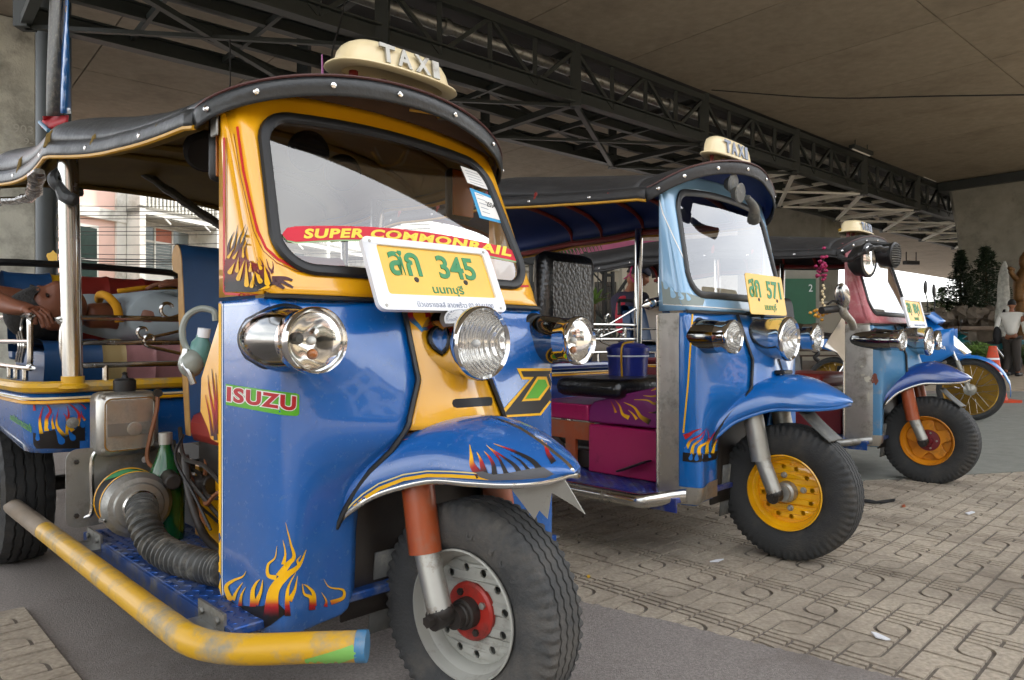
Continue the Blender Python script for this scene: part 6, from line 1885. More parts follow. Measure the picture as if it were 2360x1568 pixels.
def stair_rail(pts, label, Z, h):
    o = empty('stair_railing', at(pts[0][0], 790, Z)); mb = MB()
    P = [at(px, py, Z) - o.location for (px, py) in pts]
    mb.tube(P, .03, 6)
    low = [p - Vector((0, 0, h)) for p in P]
    mb.tube(low, .022, 6); mid = [p - Vector((0, 0, h * .22)) for p in P]; mb.tube(mid, .016, 6)
    mb.build('hand_rail', 'iron', o)
    b_ = MB()
    for i in range(len(P) - 1):
        n_ = max(2, int((P[i + 1] - P[i]).length / .13))
        for k in range(n_):
            q = P[i].lerp(P[i + 1], k / n_); b_.tube([q, q - Vector((0, 0, h))], .011, 5)
    bb = b_.build('baluster_row', 'iron', o); bb['kind'] = 'stuff'
    for p in (P[0], P[-1]): MB().tube([p + Vector((0, 0, .06)), p - Vector((0, 0, h * 1.1))], .04, 6).build('newel', 'iron', o)
    tag(o, label, 'railing')
stair_rail([(1350, 588), (1392, 634)], 'upper flight of black iron stair railing behind the mesh seat', 13.5, .85)
stair_rail([(1395, 634), (1412, 634)], 'short level black iron railing on the stair landing', 13.4, .95)
stair_rail([(1408, 700), (1458, 626)], 'lower flight of black iron stair railing left of the man in the red vest', 13, .8)
# round shop sign
rs0 = empty('round_sign', at(1224, 574, 9.5)); 
MB().lathe([(.001, -.12), (.19, -.12), (.2, -.1), (.2, 0), (.001, 0)], axis_mat((0, 0, 0), (.25, -1, 0)), 32).build('disc', 'sign_red', rs0, ang=30)
MB().lathe([(.185, .001), (.20, .006), (.205, 0), (.205, -.12), (.2, -.12)], axis_mat((0, 0, 0), (.25, -1, 0)), 32).build('rim', 'iron', rs0, ang=30)
Xr = axis_mat((0, 0, 0), (.25, -1, 0)); wv = MB()
for (y, a, w) in ((.07, .016, .1), (.01, .02, .15), (-.06, .014, .12)):
    wv.tube([Xr @ Vector((-w + 2 * w * k / 24, y + a * math.sin(k * 1.3), .004)) for k in range(25)], .008, 5)
wv.build('white_script', 'plate_white', rs0)
MB().tube([(0, .06, -.2), (0, .06, -2.2)], .03, 8).build('post', 'iron', rs0)
tag(rs0, 'round red shop sign with white script seen past the nearest windscreen', 'sign')
# green notice and grey door behind the gap between second and third taxis
nt = empty('notice_board', at(1850, 800, 13))
a_ = at(1850, 700, 13) - nt.location
MB().box((a_.x - .05, 0, a_.z - .05), (.55, .06, 1.0)).build('board', 'sign_green', nt, smooth=False)
MB().box((a_.x - .05, .05, a_.z + .1), (.72, .06, 1.75)).build('door_frame', 'concrete', nt, smooth=False)
text_solid('2', axis_mat((a_.x + .13, -.032, a_.z + .28), (0, -1, 0)), .07, .13, .004).build('numeral', 'plate_white', nt, smooth=False)
tag(nt, 'green notice board on a grey door between the second and third taxis', 'notice board')
lw = empty('low_wall', at(1930, 790, 24))
MB().box((0, 0, .35), (9, .3, 1.9)).build('wall', 'plaster_cream', lw, smooth=False)
MB().box((0, -.05, 1.33), (9.1, .45, .06)).build('coping', 'plaster_white', lw, smooth=False)
tag(lw, 'pale low wall beyond the third taxi', 'wall')
# slatted bench by it
bn = empty('slat_bench', gnd(1915, 862)); bn.rotation_euler = (0, 0, .1)
for k in range(5): MB().box((0, -.2 + k * .1, .45), (2.2, .08, .03)).build('slat', 'brown_board', bn, smooth=False)
for k in range(3): MB().box((0, .28, .6 + k * .12), (2.2, .03, .09)).build('slat', 'brown_board', bn, smooth=False)
for x in (-.9, .9): MB().box((x, 0, .22), (.07, .45, .44)).build('leg', 'iron', bn, smooth=False)
tag(bn, 'brown slatted bench seen behind the third taxi handlebar', 'bench')
# ------------------------------------------------------------------ planting by the broad pier
mat('leaf_dark', '#1f2f1c', .6, var=.5, scale=3, rnd=.0)
mat('leaf_mid', '#3c5a26', .6, var=.45, scale=5)
mat('leaf_bright', '#5f7f34', .55, var=.4, scale=5)
mat('bark', '#4a3c2c', .9, var=.3, scale=10)
mat('rock', '#6b6256', .9, var=.35, scale=3, bump=.8, bscale=12)
mat('ledge', '#77685a', .85, var=.2, scale=4)
mat('gold', '#5e401a', .45, .5, var=.3, scale=18, bump=.6, bscale=40)
mat('pale_stone', '#b4b6ae', .85, var=.35, scale=10, bump=.7, bscale=40)
mat('soil', '#3a2f26', .95)
def foliage(n, fn, size, seed):
    rg = random.Random(seed); vs = []; fs = []
    for _ in range(n):
        c = fn(rg)
        if c is None: continue
        d = Vector((rg.gauss(0, 1), rg.gauss(0, 1), rg.gauss(0, .7) + .3)).normalized(); u = d.orthogonal().normalized() * size * rg.uniform(.35, .7); L = d * size * rg.uniform(.8, 1.6)
        o = len(vs); vs += [c - L * .3, c + u * .5, c + L, c - u * .5]; fs.append((o, o + 1, o + 2, o + 3))
    return MB().add(vs, fs)
def conifer(px, pyb, pyt, Z, w, label, seed, m='leaf_dark'):
    b = at(px, pyb, Z); H_ = at(px, pyt, Z).z - b.z
    t = empty('conifer', b)
    MB().tube([(0, 0, -.6), (0, 0, H_ * .92)], [.07, .012], 8).build('trunk', 'bark', t)
    def f(rg):
        z = rg.random() ** 1.25; a = rg.uniform(0, 6.283); lobe = 1 + .28 * math.sin(a * 3 + z * 14) + .2 * math.sin(z * 31 + a)
        r_ = w * lobe * (1.08 - z) ** .75 * min(1, z * 8 + .5) * rg.random() ** .45
        return Vector((r_ * math.cos(a), r_ * math.sin(a), H_ * (.04 + .96 * z)))
    foliage(3600, f, .075, seed).build('crown', m, t, smooth=False)
    tag(t, label, 'tree')
conifer(2214, 722, 578, 21.5, .48, 'slim dark conifer left of the two against the broad pier', 1)
conifer(2273, 722, 570, 20.5, .60, 'fuller dark conifer right of the two against the broad pier', 2)
# open little tree against the sky
t = empty('young_tree', at(2170, 730, 23)); H_ = at(2170, 664, 23).z - t.location.z
MB().tube([(0, 0, -.9), (0, 0, H_ * .95)], [.045, .008], 7).build('trunk', 'bark', t)
for k in range(14):
    z = .1 + k * H_ * .065; a = k * 2.4; L = .42 * (1 - k / 16)
    MB().tube([(0, 0, z), (L * math.cos(a), L * math.sin(a), z + .12)], [.012, .004], 5).build('branch', 'bark', t)
def fy(rg):
    k = rg.randrange(14); z = .1 + k * H_ * .065; a = k * 2.4; L = .46 * (1 - k / 16) * rg.random() ** .6
    return Vector((L * math.cos(a) + rg.gauss(0, .05), L * math.sin(a) + rg.gauss(0, .05), z + .12 * L / .5 + rg.gauss(0, .05)))
foliage(900, fy, .07, 4).build('crown', 'leaf_mid', t, smooth=False)
tag(t, 'small open leafy tree against the white sky left of the pier', 'tree')
# rockwork planter
pk = empty('rock_planter', gnd(2290, 852)); po = pk.location
rg = random.Random(9)
def rock(c, r_, seed):
    q = random.Random(seed); mb = MB(); mb.ell((0, 0, 0), (1, 1, 1), 7, 5)
    for v in mb.v: v *= 1 + q.uniform(-.3, .25)
    mb.v = [Vector((v.x * r_[0], v.y * r_[1], v.z * r_[2])) + Vector(c) for v in mb.v]
    return mb
for i in range(22):
    px = 2165 + i * 13; Z = 19.5 + rg.uniform(-.3, .5); pz = at(px, 728 + rg.uniform(-8, 18), Z)
    rock(pz - po, (rg.uniform(.16, .30), .25, rg.uniform(.14, .26)), i).build('rock', 'rock', pk, smooth=False)
a_, b_ = at(2140, 760, 19.9), at(2460, 720, 19.9)
MB().box(((a_.x + b_.x) / 2 - po.x, 20.4 - po.y, .8 - po.z), (b_.x - a_.x, 1.0, 1.6)).build('planter_wall', 'rock', pk, smooth=False)
c_ = at(2275, 757, 18.8)
MB().box((c_.x - po.x + .2, c_.y - po.y, c_.z - po.z), (2.2, .5, .10)).build('ledge', 'ledge', pk, smooth=False, bev=.02)
for s in (-.7, .8): MB().box((c_.x - po.x + .2 + s, c_.y - po.y, c_.z / 2 - po.z), (.22, .35, c_.z)).build('ledge_support', 'rock', pk, smooth=False)
tag(pk, 'rough stone planter wall with a ledge below the conifers', 'planter')
# hedge plants low down
def bush(px, py, Z, r_, label, seed, m='leaf_mid', n=900):
    b = gnd(px, py) if Z is None else at(px, py, Z); t = empty('bush', (b.x, b.y, max(0, b.z)))
    MB().tube([(0, 0, 0), (.02, 0, r_ * .6)], [.025, .01], 6).build('stem', 'bark', t)
    def f(rg): 
        d = Vector((rg.gauss(0, 1), rg.gauss(0, 1), rg.gauss(0, 1))).normalized() * r_ * rg.random() ** .4; return Vector((d.x, d.y, r_ * .8 + d.z * .8))
    foliage(n, f, .055, seed).build('foliage', m, t, smooth=False)
    tag(t, label, 'bush')
bush(2240, 840, 15.5, .32, 'green bush behind the blue scooter headlamp', 5)
bush(2262, 836, 15.0, .26, 'small green bush left of the traffic cone', 6, 'leaf_bright')
bush(2360, 842, 16.8, .3, 'green bush right of the walking man', 7)
kb = MB(); a_, b_ = gnd(2180, 868), gnd(2420, 868)
kb.box(((a_.x + b_.x) / 2, a_.y + .6, .14), (b_.x - a_.x, .25, .28)); tag(kb.build('planter_kerb', 'ledge', smooth=False), 'low kerb of the planting bed behind the cone', 'kerb')
# standing stone and gilded statue
so = empty('standing_stone', at(2306, 718, 17.5)); H_ = at(2306, 602, 17.5).z - so.location.z
def stone(u, v):
    a = u * 2 * math.pi; w = interp(v, [0, .1, .5, .85, .97, 1], [.17, .16, .15, .11, .05, .0]); k = 1 + .12 * math.sin(a * 5 + v * 17)
    return Vector((w * math.cos(a) * k + .10 * v, .09 * math.sin(a) * k * (1 if v < .95 else .5), -1.0 + (H_ + 1.0) * v))
MB().grid(stone, 20, 26, cu=True).build('stone', 'pale_stone', so, ang=70)
tag(so, 'tall pale weathered standing stone left of the gilded figure', 'stone')
st_ = empty('gilded_statue', at(2345, 720, 17.0)); H_ = at(2345, 585, 17).z - st_.location.z
g_ = MB(); g_.tube(spline([(.1, 0, -1.2), (.08, 0, .1), (.02, -.02, .35), (.06, 0, .6), (.14, 0, .85), (.2, 0, 1.05), (.18, 0, 1.3)], 5), [.13, .13, .13, .13, .13, .13, .13, .12, .12, .12, .12, .12, .12, .13, .14, .15, .16, .17, .17, .17, .16, .16, .15, .14, .13, .12, .11, .10, .09, .08, .05], 12)
g_.build('body', 'gold', st_, ang=70)
MB().tube(spline([(.08, 0, .75), (-.08, -.02, .82), (-.16, 0, .98), (-.10, 0, 1.0), (-.22, .0, 1.06)], 5), [.07] * 5 + [.06] * 5 + [.055] * 5 + [.05] * 5 + [.03], 10).build('arm', 'gold', st_)
MB().tube(spline([(.2, 0, 1.0), (.14, 0, 1.2), (.24, 0, 1.42), (.34, 0, 1.5)], 5), [.08, .08, .09, .09, .1, .1, .1, .1, .09, .09, .08, .07, .06, .05, .04, .03], 10).build('wing', 'gold', st_)
tag(st_, 'gilded statue at the right edge behind the walking man', 'statue')
# plants by the stairs, palm beside the round sign
def rosette(px, py, Z, n, L, label, seed, m='leaf_bright', droop=.8, w=.03):
    b = at(px, py, Z); t = empty('palm_plant', b); rg = random.Random(seed)
    for k in range(n):
        a = k * 2.4 + rg.uniform(-.3, .3); el = rg.uniform(.5, 1.3); P = []
        for q in range(7):
            s = q / 6; P.append(Vector((L * s * math.cos(el) * math.cos(a), L * s * math.cos(el) * math.sin(a), L * (s * math.sin(el) - droop * .45 * s * s))))
        mb = MB(); vs = []; sd_ = Vector((-math.sin(a), math.cos(a), 0))
        for q in range(7): 
            ww = w * math.sin(math.pi * (.12 + .86 * q / 6)); vs += [P[q] + sd_ * ww, P[q] - sd_ * ww]
        mb.add(vs, [(2 * q, 2 * q + 1, 2 * q + 3, 2 * q + 2) for q in range(6)]); mb.build('leaf', m, t)
    MB().tube([(0, 0, -1.0), (0, 0, .03)], .02, 6).build('stem', 'bark', t)
    tag(t, label, 'plant')
rosette(1370, 702, 10.5, 22, .42, 'bright green strap-leaved plant below the stairs', 3)
fr_ = empty('palm_frond_plant', at(1262, 640, 10.2)); 
MB().tube([(0, 0, -1.6), (0, 0, .3)], .03, 6).build('stem', 'bark', fr_)
for (a, L) in ((.5, .8), (1.2, .6), (2.3, .6)):
    rib = spline([(0, 0, .28), (L * .45 * math.cos(a), .02, .28 + L * .45 * math.sin(a)), (L * math.cos(a), .05, .28 + L * math.sin(a) * .8)], 8)
    o_ = MB().tube(rib, .008, 5).build('frond', 'leaf_mid', fr_); lf = MB()
    for q in range(2, len(rib)):
        for s in (-1, 1):
            d = Vector((.10 * math.cos(a), .05 * s, -.22 if s < 0 else -.12)); n_ = Vector((.012, 0, .01))
            lf.add([rib[q] + n_, rib[q] - n_, rib[q] + d], [(0, 1, 2)])
    l_ = lf.build('leaflets', 'leaf_mid', o_, smooth=False); l_['kind'] = 'stuff'
tag(fr_, 'feathery palm with hanging leaflets beside the round red sign', 'palm')
# banner wrapped on the steel column, left
bo_ = empty('banner', at(132, 300, 7.5))
def cloth(px0, px1, py0, py1, Z, wav, nm, m_, dz=0):
    def f(u, v):
        p = at(lerp(px0, px1, u) + wav * math.sin(v * 5 + u * 2), lerp(py0, py1, v), Z + .08 * math.sin(u * 3.1 + v * 4)); return p - bo_.location
    MB().grid(f, 8, 24).build(nm, m_, bo_, solid=.012)
cloth(112, 144, -120, 268, 7.5, 3, 'grey_back', 'hose_grey'); cloth(143, 160, -120, 262, 7.42, 1.5, 'blue_edge', 'blue_two'); cloth(98, 158, 268, 296, 7.45, 1, 'red_hem', 'sign_red')
MB().tube([at(92, 282, 7.4) - bo_.location, at(112, 302, 7.3) - bo_.location], .02, 8).build('pole_end', 'blue_faded', bo_)
for (py, ch) in ((22, 'ข'), (60, 'า'), (154, 'ส')):
    text_solid(ch, axis_mat(at(154, py, 7.36) - bo_.location, (0, -1, 0)), .03, .07, .004).build('glyph', 'vinyl_yellow', bo_, smooth=False)
tag(bo_, 'blue and red cloth banner hanging beside the pale pier', 'banner')
ps = MB(); rgp = random.Random(3)
ps.prism([(.0 + .10 * math.cos(k * .5) * rgp.uniform(.6, 1.1), .10 * math.sin(k * .5) * rgp.uniform(.6, 1.1)) for k in range(12)], 0, .004, axis_mat(at(122, 592, 11.2), (0, -1, 0)))
tag(ps.build('torn_sticker', 'vinyl_yellow', smooth=False), 'torn yellow sticker on the thick steel column', 'sticker')
# chalk scribble on the pale pier
for i, (s, px, py, w_, h_) in enumerate((('9035', 62, 300, .40, .15), ('099-2', 58, 326, .42, .12), ('O', 24, 352, .18, .18), ('S', 24, 312, .18, .18))):
    pbv = bvh_of([pl]); h, nr, fi, ds = pbv.ray_cast(CAMP, ray(px, py).normalized())
    if h is None: continue
    X = axis_mat(h + nr * .004, nr)
    tag(text_solid(s, X, w_, h_, .003).build('chalk_scribble', 'chalk', smooth=False), 'white chalk scribble reading %s on the pale pier' % s, 'scribble')

# ------------------------------------------------------------------ houses across the added square, behind the photographer (seen in the paint and glass)
for k in range(9):
    a = -34 + k * 9.0; hh = [9.5, 11.5, 8.5, 12, 10, 9, 13, 10.5, 11][k]; b0 = -24
    o = empty('terrace_house', DN(a + 4.5, b0, 0)); oo = o.location
    def hb(a0, a1, b_0, b_1, z0, z1, nm, m_):
        mb = MB(); slab(mb, a0, a1, b_0, b_1, z0, z1); mb.v = [v - oo for v in mb.v]; return mb.build(nm, m_, o, smooth=False)
    hb(a, a + 8.9, b0 - 8, b0, 0, hh, 'wall', ['plaster_cream', 'slab_grime', 'plaster_pink', 'concrete'][k % 4])
    hb(a - .1, a + 9.0, b0 - 8, b0 + .4, hh, hh + .35, 'roof', 'slab_grime')
    hb(a, a + 8.9, b0, b0 + 1.6, 3.2, 3.4, 'awning', 'awning' if k % 2 else 'slab_grime')
    for f in range(1, int(hh // 3)):
        for q in range(3):
            w_ = hb(a + .8 + q * 2.7, a + 2.6 + q * 2.7, b0, b0 + .06, f * 3 + 1.2, f * 3 + 2.7, 'window', 'pane_dark')
    hb(a + .5, a + 8.4, b0, b0 + .05, .1, 2.9, 'shop_front', 'pane_dark' if k % 3 else 'galv')
    tag(o, '%s terrace house from the left across the added square' % ORD[k], 'house', 'terrace across the added square')
# ------------------------------------------------------------------ people
mat('skin', '#7a4a34', .5, var=.12, scale=8)
mat('skin_mid', '#8f5c42', .5, var=.1, scale=8)
mat('lips', '#6a3630', .5)
mat('eye_dark', '#14100e', .3)
mat('hair', '#0a0807', .75, var=.3, scale=40, bump=.5, bscale=120)
mat('shirt_grey', '#9aa6ac', .85, var=.1, scale=6, bump=.3, bscale=30)
mat('shirt_white', '#d8d8d2', .85, var=.06, scale=5, bump=.3, bscale=26)
mat('cloth_yellow', '#d99a10', .85, var=.12, scale=8, bump=.3, bscale=40)
mat('vest_red', '#b01f38', .8, var=.12, scale=8, bump=.3, bscale=40)
mat('sleeve_navy', '#231f36', .85, var=.15, bump=.3, bscale=40)
mat('cap_navy', '#10172c', .8, var=.15, bump=.3, bscale=60)
mat('trouser_grey', '#3f3b38', .85, var=.12, scale=5, bump=.3, bscale=30)
mat('trouser_black', '#17171a', .85, var=.15, bump=.3, bscale=30)
mat('shoe', '#181310', .4, var=.1)
def skin_mb(V, E, RR, sub=2, root=0):
    me = bpy.data.meshes.new('sk'); me.from_pydata([tuple(v) for v in V], E, [])
    o = bpy.data.objects.new('sk', me); COL.objects.link(o)
    md = o.modifiers.new('k', 'SKIN'); md.use_smooth_shade = True
    sv = me.skin_vertices[0].data
    for i, r_ in enumerate(RR):
        sv[i].radius = r_ if isinstance(r_, tuple) else (r_, r_); sv[i].use_root = (i == root)
    ms = o.modifiers.new('s', 'SUBSURF'); ms.levels = sub; ms.render_levels = sub
    bpy.context.view_layer.update()
    e = o.evaluated_get(bpy.context.evaluated_depsgraph_get()); m2 = e.to_mesh()
    mb = MB(); mb.add([v.co.copy() for v in m2.vertices], [tuple(p.vertices) for p in m2.polygons])
    e.to_mesh_clear(); bpy.data.objects.remove(o)
    return mb
def chains(*cs):
    """list of [(point, radius), ...]; equal points are shared"""
    V, E, RR, ix = [], [], [], {}
    for c in cs:
        prev = None
        for (p, r_) in c:
            k = tuple(round(x, 4) for x in p)
            if k not in ix: ix[k] = len(V); V.append(Vector(p)); RR.append(r_)
            if prev is not None and prev != ix[k]: E.append((prev, ix[k]))
            prev = ix[k]
    return V, E, RR
def head_mb(mb, X, s=1.):
    """face looks along +x, crown along +z, height about .23"""
    h = MB()
    def f(u, v):
        a = u * 2 * math.pi; t = math.pi * v
        d = Vector((math.sin(t) * math.cos(a), math.sin(t) * math.sin(a), math.cos(t)))
        r_ = Vector((.092, .074, .112)); p = Vector((d.x * r_.x, d.y * r_.y, d.z * r_.z))
        if d.z < 0:
            k = -d.z; p.y *= 1 - .28 * k; p.x += .020 * k * (1 if d.x > -.2 else -.4)
        fr = max(0, d.x)
        nose = math.exp(-((p.y / .016) ** 2)) * math.exp(-(((p.z + .012) / .028) ** 2)) * fr
        p.x += .024 * nose
        for s_ in (-1, 1):
            p.x -= .010 * fr * math.exp(-(((p.y - s_ * .032) / .017) ** 2) - ((p.z - .018) / .012) ** 2)
        p.x += .007 * fr * math.exp(-((p.z - .036) / .010) ** 2) * math.exp(-(p.y / .05) ** 2)
        p.x += .007 * fr * math.exp(-((p.z + .052) / .010) ** 2) * math.exp(-(p.y / .024) ** 2)
        p.x += .010 * fr * math.exp(-((p.z + .092) / .016) ** 2) * math.exp(-(p.y / .026) ** 2)
        return p
    h.grid(f, 40, 32, cu=True)
    for s_ in (-1, 1): h.ell((-.008, s_ * .076, -.004), (.020, .010, .032), 10, 8)
    X = X @ Matrix.Scale(s, 4)
    mb.add(h.v, h.f, 0, X)
    ey = MB()
    for s_ in (-1, 1): ey.ell((.078, s_ * .032, .016), (.006, .013, .004), 8, 6)
    mb.add(ey.v, ey.f, 1, X)
    lp = MB(); lp.ell((.094, 0, -.052), (.010, .022, .006), 10, 6); mb.add(lp.v, lp.f, 2, X)
    return mb
def hair_mb(X, s=1., z0=.0, back=True):
    h = MB()
    def f(u, v):
        a = u * 2 * math.pi; t = math.pi * v * .55
        d = Vector((math.sin(t) * math.cos(a), math.sin(t) * math.sin(a), math.cos(t)))
        lim = .045 if d.x > .25 else (-.03 if d.x > -.3 else -.075)
        p = Vector((d.x * .098 - .004, d.y * .080, d.z * .120))
        p.z = max(p.z, lim + .012 * math.sin(a * 7)); return p
    h.grid(f, 36, 14, cu=True)
    h.v = [(X @ Matrix.Scale(s, 4)) @ v for v in h.v]
    return h
def hand_chain(w, d, up, s=1., curl=.5):
    """wrist w, pointing d, back of the hand towards up; five bent fingers"""
    w, d, up = Vector(w), Vector(d).normalized(), Vector(up).normalized()
    side = d.cross(up).normalized(); up = side.cross(d)
    palm = w + d * .075 * s
    cs = [[(w, .024 * s), (w + d * .04 * s, (.034 * s, .018 * s)), (palm, (.036 * s, .016 * s))]]
    for k, L in enumerate((.068, .078, .074, .058)):
        b = palm + side * (-.026 + k * .0175) * s; m = b + (d * math.cos(curl * .6) - up * math.sin(curl * .6)) * L * .5 * s
        e = m + (d * math.cos(curl * 1.5) - up * math.sin(curl * 1.5)) * L * .5 * s
        cs.append([(palm, (.036 * s, .016 * s)), (b, .0095 * s), (m, .0085 * s), (e, .007 * s)])
    t0 = w + d * .03 * s - side * .026 * s
    cs.append([(w + d * .04 * s, (.034 * s, .018 * s)), (t0 + d * .01 * s - side * .008 * s, .012 * s), (t0 + d * .038 * s - side * .02 * s - up * .006, .0095 * s), (t0 + d * .062 * s - side * .02 * s - up * .014, .008 * s)])
    return cs
def person(label, loc, rz, body, clothes, extra=None):
    o = empty('person', loc, rz)
    mb = MB()
    V, E, RR = chains(*body['chains']); b = skin_mb(V, E, RR)
    mb.add(b.v, b.f)
    head_mb(mb, body['head'], body.get('hs', 1.))
    mb.build('body', [body.get('skin', 'skin'), 'eye_dark', 'lips'], o, ang=0)
    for (nm, m_, cs, sub) in clothes:
        V, E, RR = chains(*cs); skin_mb(V, E, RR, sub).build(nm, m_, o, ang=0)
    if extra: extra(o)
    tag(o, label, 'person')
    return o
# ---- man asleep along the rear bench of the nearest taxi (head at the vehicle's right)
zs_ = .90
def lie(x, y, z): return (x, y, z)
Xh = Matrix.Translation((-1.53, -.475, .925)) @ Matrix(((.30, .10, -.0, 0), (-.35, 0, -.94, 0), (.89, 0, -.35, 0), (0, 0, 0, 1)))
# face axis (x) up and a little to the front, crown axis (z) towards the right of the vehicle
fx = Vector((.42, .02, .90)).normalized(); cz = Vector((.0, -.99, .0)); cz = (cz - fx * cz.dot(fx)).normalized(); cy = cz.cross(fx)
Xh = Matrix((fx, cy, cz)).transposed().to_4x4(); Xh.translation = Vector((-1.50, -.52, .925))
sh_l, sh_r = (-1.40, -.27, .925), (-1.70, -.27, .92)
body = dict(head=Xh, hs=.98, skin='skin', chains=[
    [((-1.55, -.05, .91), (.06, .06)), ((-1.55, -.20, .92), (.07, .07)), ((-1.54, -.32, .925), .048), ((-1.52, -.42, .92), .046)],
    [((-1.55, -.20, .92), (.07, .07)), (sh_l, .045), ((-1.36, -.06, .90), .044), ((-1.37, .13, .905), .042), ((-1.43, .03, 1.0), .036), ((-1.50, -.08, 1.045), .028)],
    [((-1.55, -.20, .92), (.07, .07)), (sh_r, .045), ((-1.70, -.48, .96), .046), ((-1.66, -.70, .99), .042), ((-1.56, -.66, .97), .036), ((-1.46, -.62, .94), .028)],
    [((-1.55, -.05, .91), (.06, .06)), ((-1.52, .30, .90), .05)]] + hand_chain((-1.50, -.08, 1.045), (-.45, -.85, .02), (.1, 0, 1), 1.0, .4) + hand_chain((-1.46, -.62, .94), (.75, .5, -.1), (.2, 0, 1), 1.0, .8))
shirt = [[((-1.55, .22, .905), (.165, .105)), ((-1.55, .05, .915), (.17, .112)), ((-1.55, -.14, .925), (.18, .115)), ((-1.55, -.31, .925), (.11, .085))],
         [((-1.55, -.14, .925), (.18, .115)), ((-1.41, -.25, .92), .095), ((-1.37, -.08, .905), .075), ((-1.37, .0, .903), .068)], [((-1.55, -.14, .925), (.18, .115)), ((-1.69, -.26, .92), .095), ((-1.70, -.42, .945), .066)]]
trous = [[((-1.55, .20, .905), (.165, .108)), ((-1.55, .32, .905), (.16, .105)), ((-1.50, .50, .98), .09), ((-1.48, .62, 1.08), .08), ((-1.44, .66, .90), .07)], [((-1.55, .32, .905), (.16, .105)), ((-1.62, .50, .97), .09), ((-1.60, .62, 1.06), .08), ((-1.58, .66, .90), .07)]]
def lie_extra(o):
    hair_mb(Xh, .99).build('hair', 'hair', o, ang=0)
    yb = MB(); yb.ell((0, 0, 0), (.05, .15, .075), 18, 12, Matrix.Translation((-1.385, .06, .872)))
    for v in yb.v: v.z += .008 * math.sin(v.y * 60) ; v.x += .006 * math.sin(v.y * 45 + v.z * 50)
    yb.build('yellow_vest_panel', 'cloth_yellow', o, ang=0)
    MB().tube(spline([(-1.62, -.34, .98), (-1.55, -.355, .995), (-1.48, -.35, .985), (-1.44, -.335, .95), (-1.43, -.33, .90)], 5), .014, 8).build('collar', 'cloth_yellow', o, ang=0)
    MB().tube(spline([(-1.55, -.30, 1.01), (-1.55, -.18, 1.03), (-1.55, .0, 1.03)], 5), .008, 6).build('placket', 'cloth_yellow', o, ang=0)
pA = person('man asleep on the rear bench of the nearest taxi in a grey shirt', r1.matrix_world.translation, r1.rotation_euler.z, body, [('shirt', 'shirt_grey', shirt, 2), ('trousers', 'trouser_black', trous, 2)], lie_extra)
# ---- man in a red vest standing behind the third taxi, head bowed over his hands
def standing(H_=1.66, bow=0., stride=0., arms=None):
    k = H_ / 1.70
    return k
loc = at(1456, 784, 6.35); loc.z = 0
fx = Vector((.75, -.35, -.42)).normalized(); cz = Vector((.35, -.12, .93)); cz = (cz - fx * cz.dot(fx)).normalized(); cy = cz.cross(fx)
Xh2 = Matrix((fx, cy, cz)).transposed().to_4x4(); Xh2.translation = Vector((.05, -.02, 1.415))
body = dict(head=Xh2, hs=1.0, skin='skin_mid', chains=[
    [((-.02, 0, .86), (.06, .06)), ((-.03, 0, 1.02), (.06, .06)), ((-.03, 0, 1.20), (.06, .06)), ((-.01, 0, 1.28), .045), ((.02, -.01, 1.35), .055)],
    [((-.03, 0, 1.20), (.06, .06)), ((-.08, .17, 1.21), .04), ((-.05, .23, .99), .045), ((.10, .14, .93), .036), ((.24, .02, 1.0), .027)],
    [((-.03, 0, 1.20), (.06, .06)), ((.04, -.17, 1.21), .055), ((.06, -.24, .98), .045), ((.16, -.17, .96), .036), ((.27, -.08, 1.04), .027)],
    [((-.02, 0, .86), (.06, .06)), ((-.03, .09, .80), .05), ((-.02, .10, .45), .045), ((-.03, .10, .07), .04), ((.09, .11, .04), .035)],
    [((-.02, 0, .86), (.06, .06)), ((.01, -.09, .80), .05), ((.02, -.10, .45), .045), ((.01, -.10, .07), .04), ((.13, -.10, .04), .035)]] + hand_chain((.24, .02, 1.0), (.8, -.3, .3), (0, .1, 1), .95, .9) + hand_chain((.27, -.08, 1.04), (.7, .2, .25), (0, .1, 1), .95, .9))
navy = [[((-.02, 0, .84), (.15, .115)), ((-.03, 0, 1.02), (.155, .115)), ((-.03, 0, 1.19), (.155, .105)), ((-.01, 0, 1.26), .075)],
        [((-.03, 0, 1.19), (.155, .105)), ((-.08, .175, 1.20), .07), ((-.05, .235, .99), .06), ((.06, .17, .945), .052)], [((-.03, 0, 1.19), (.155, .105)), ((.04, -.175, 1.20), .07), ((.06, -.245, .98), .06), ((.13, -.19, .965), .052)]]
vest = [[((-.02, 0, .86), (.160, .125)), ((-.03, 0, 1.02), (.165, .126)), ((-.03, 0, 1.17), (.162, .118)), ((-.02, 0, 1.245), (.10, .09))]]
tr2 = [[((-.02, 0, .88), (.15, .115)), ((-.03, .09, .78), .105), ((-.02, .10, .45), .085), ((-.03, .10, .10), .07)], [((-.02, 0, .88), (.15, .115)), ((.01, -.09, .78), .105), ((.02, -.10, .45), .085), ((.01, -.10, .10), .07)]]
def bow_extra(o):
    hair_mb(Xh2, 1.02).build('hair', 'hair', o, ang=0)
    cap = MB()
    def f(u, v):
        a = u * 2 * math.pi; t = math.pi * v * .5
        return Xh2 @ Vector((.102 * math.sin(t) * math.cos(a) - .002, .086 * math.sin(t) * math.sin(a), .035 + .092 * math.cos(t) + .006 * math.sin(a * 2)))
    cap.grid(f, 30, 10, cu=True); cap.build('knit_cap', 'cap_navy', o, ang=0, solid=.004)
    MB().box((.03, .10, .05), (.26, .10, .09)).box((.06, -.10, .05), (.26, .10, .09)).build('shoes', 'shoe', o, bev=.03)
person('man in a red vest and navy cap standing behind the second taxi', loc, R(8), body, [('shirt', 'sleeve_navy', navy, 2), ('vest', 'vest_red', vest, 2), ('trousers', 'trouser_black', tr2, 2)], bow_extra)
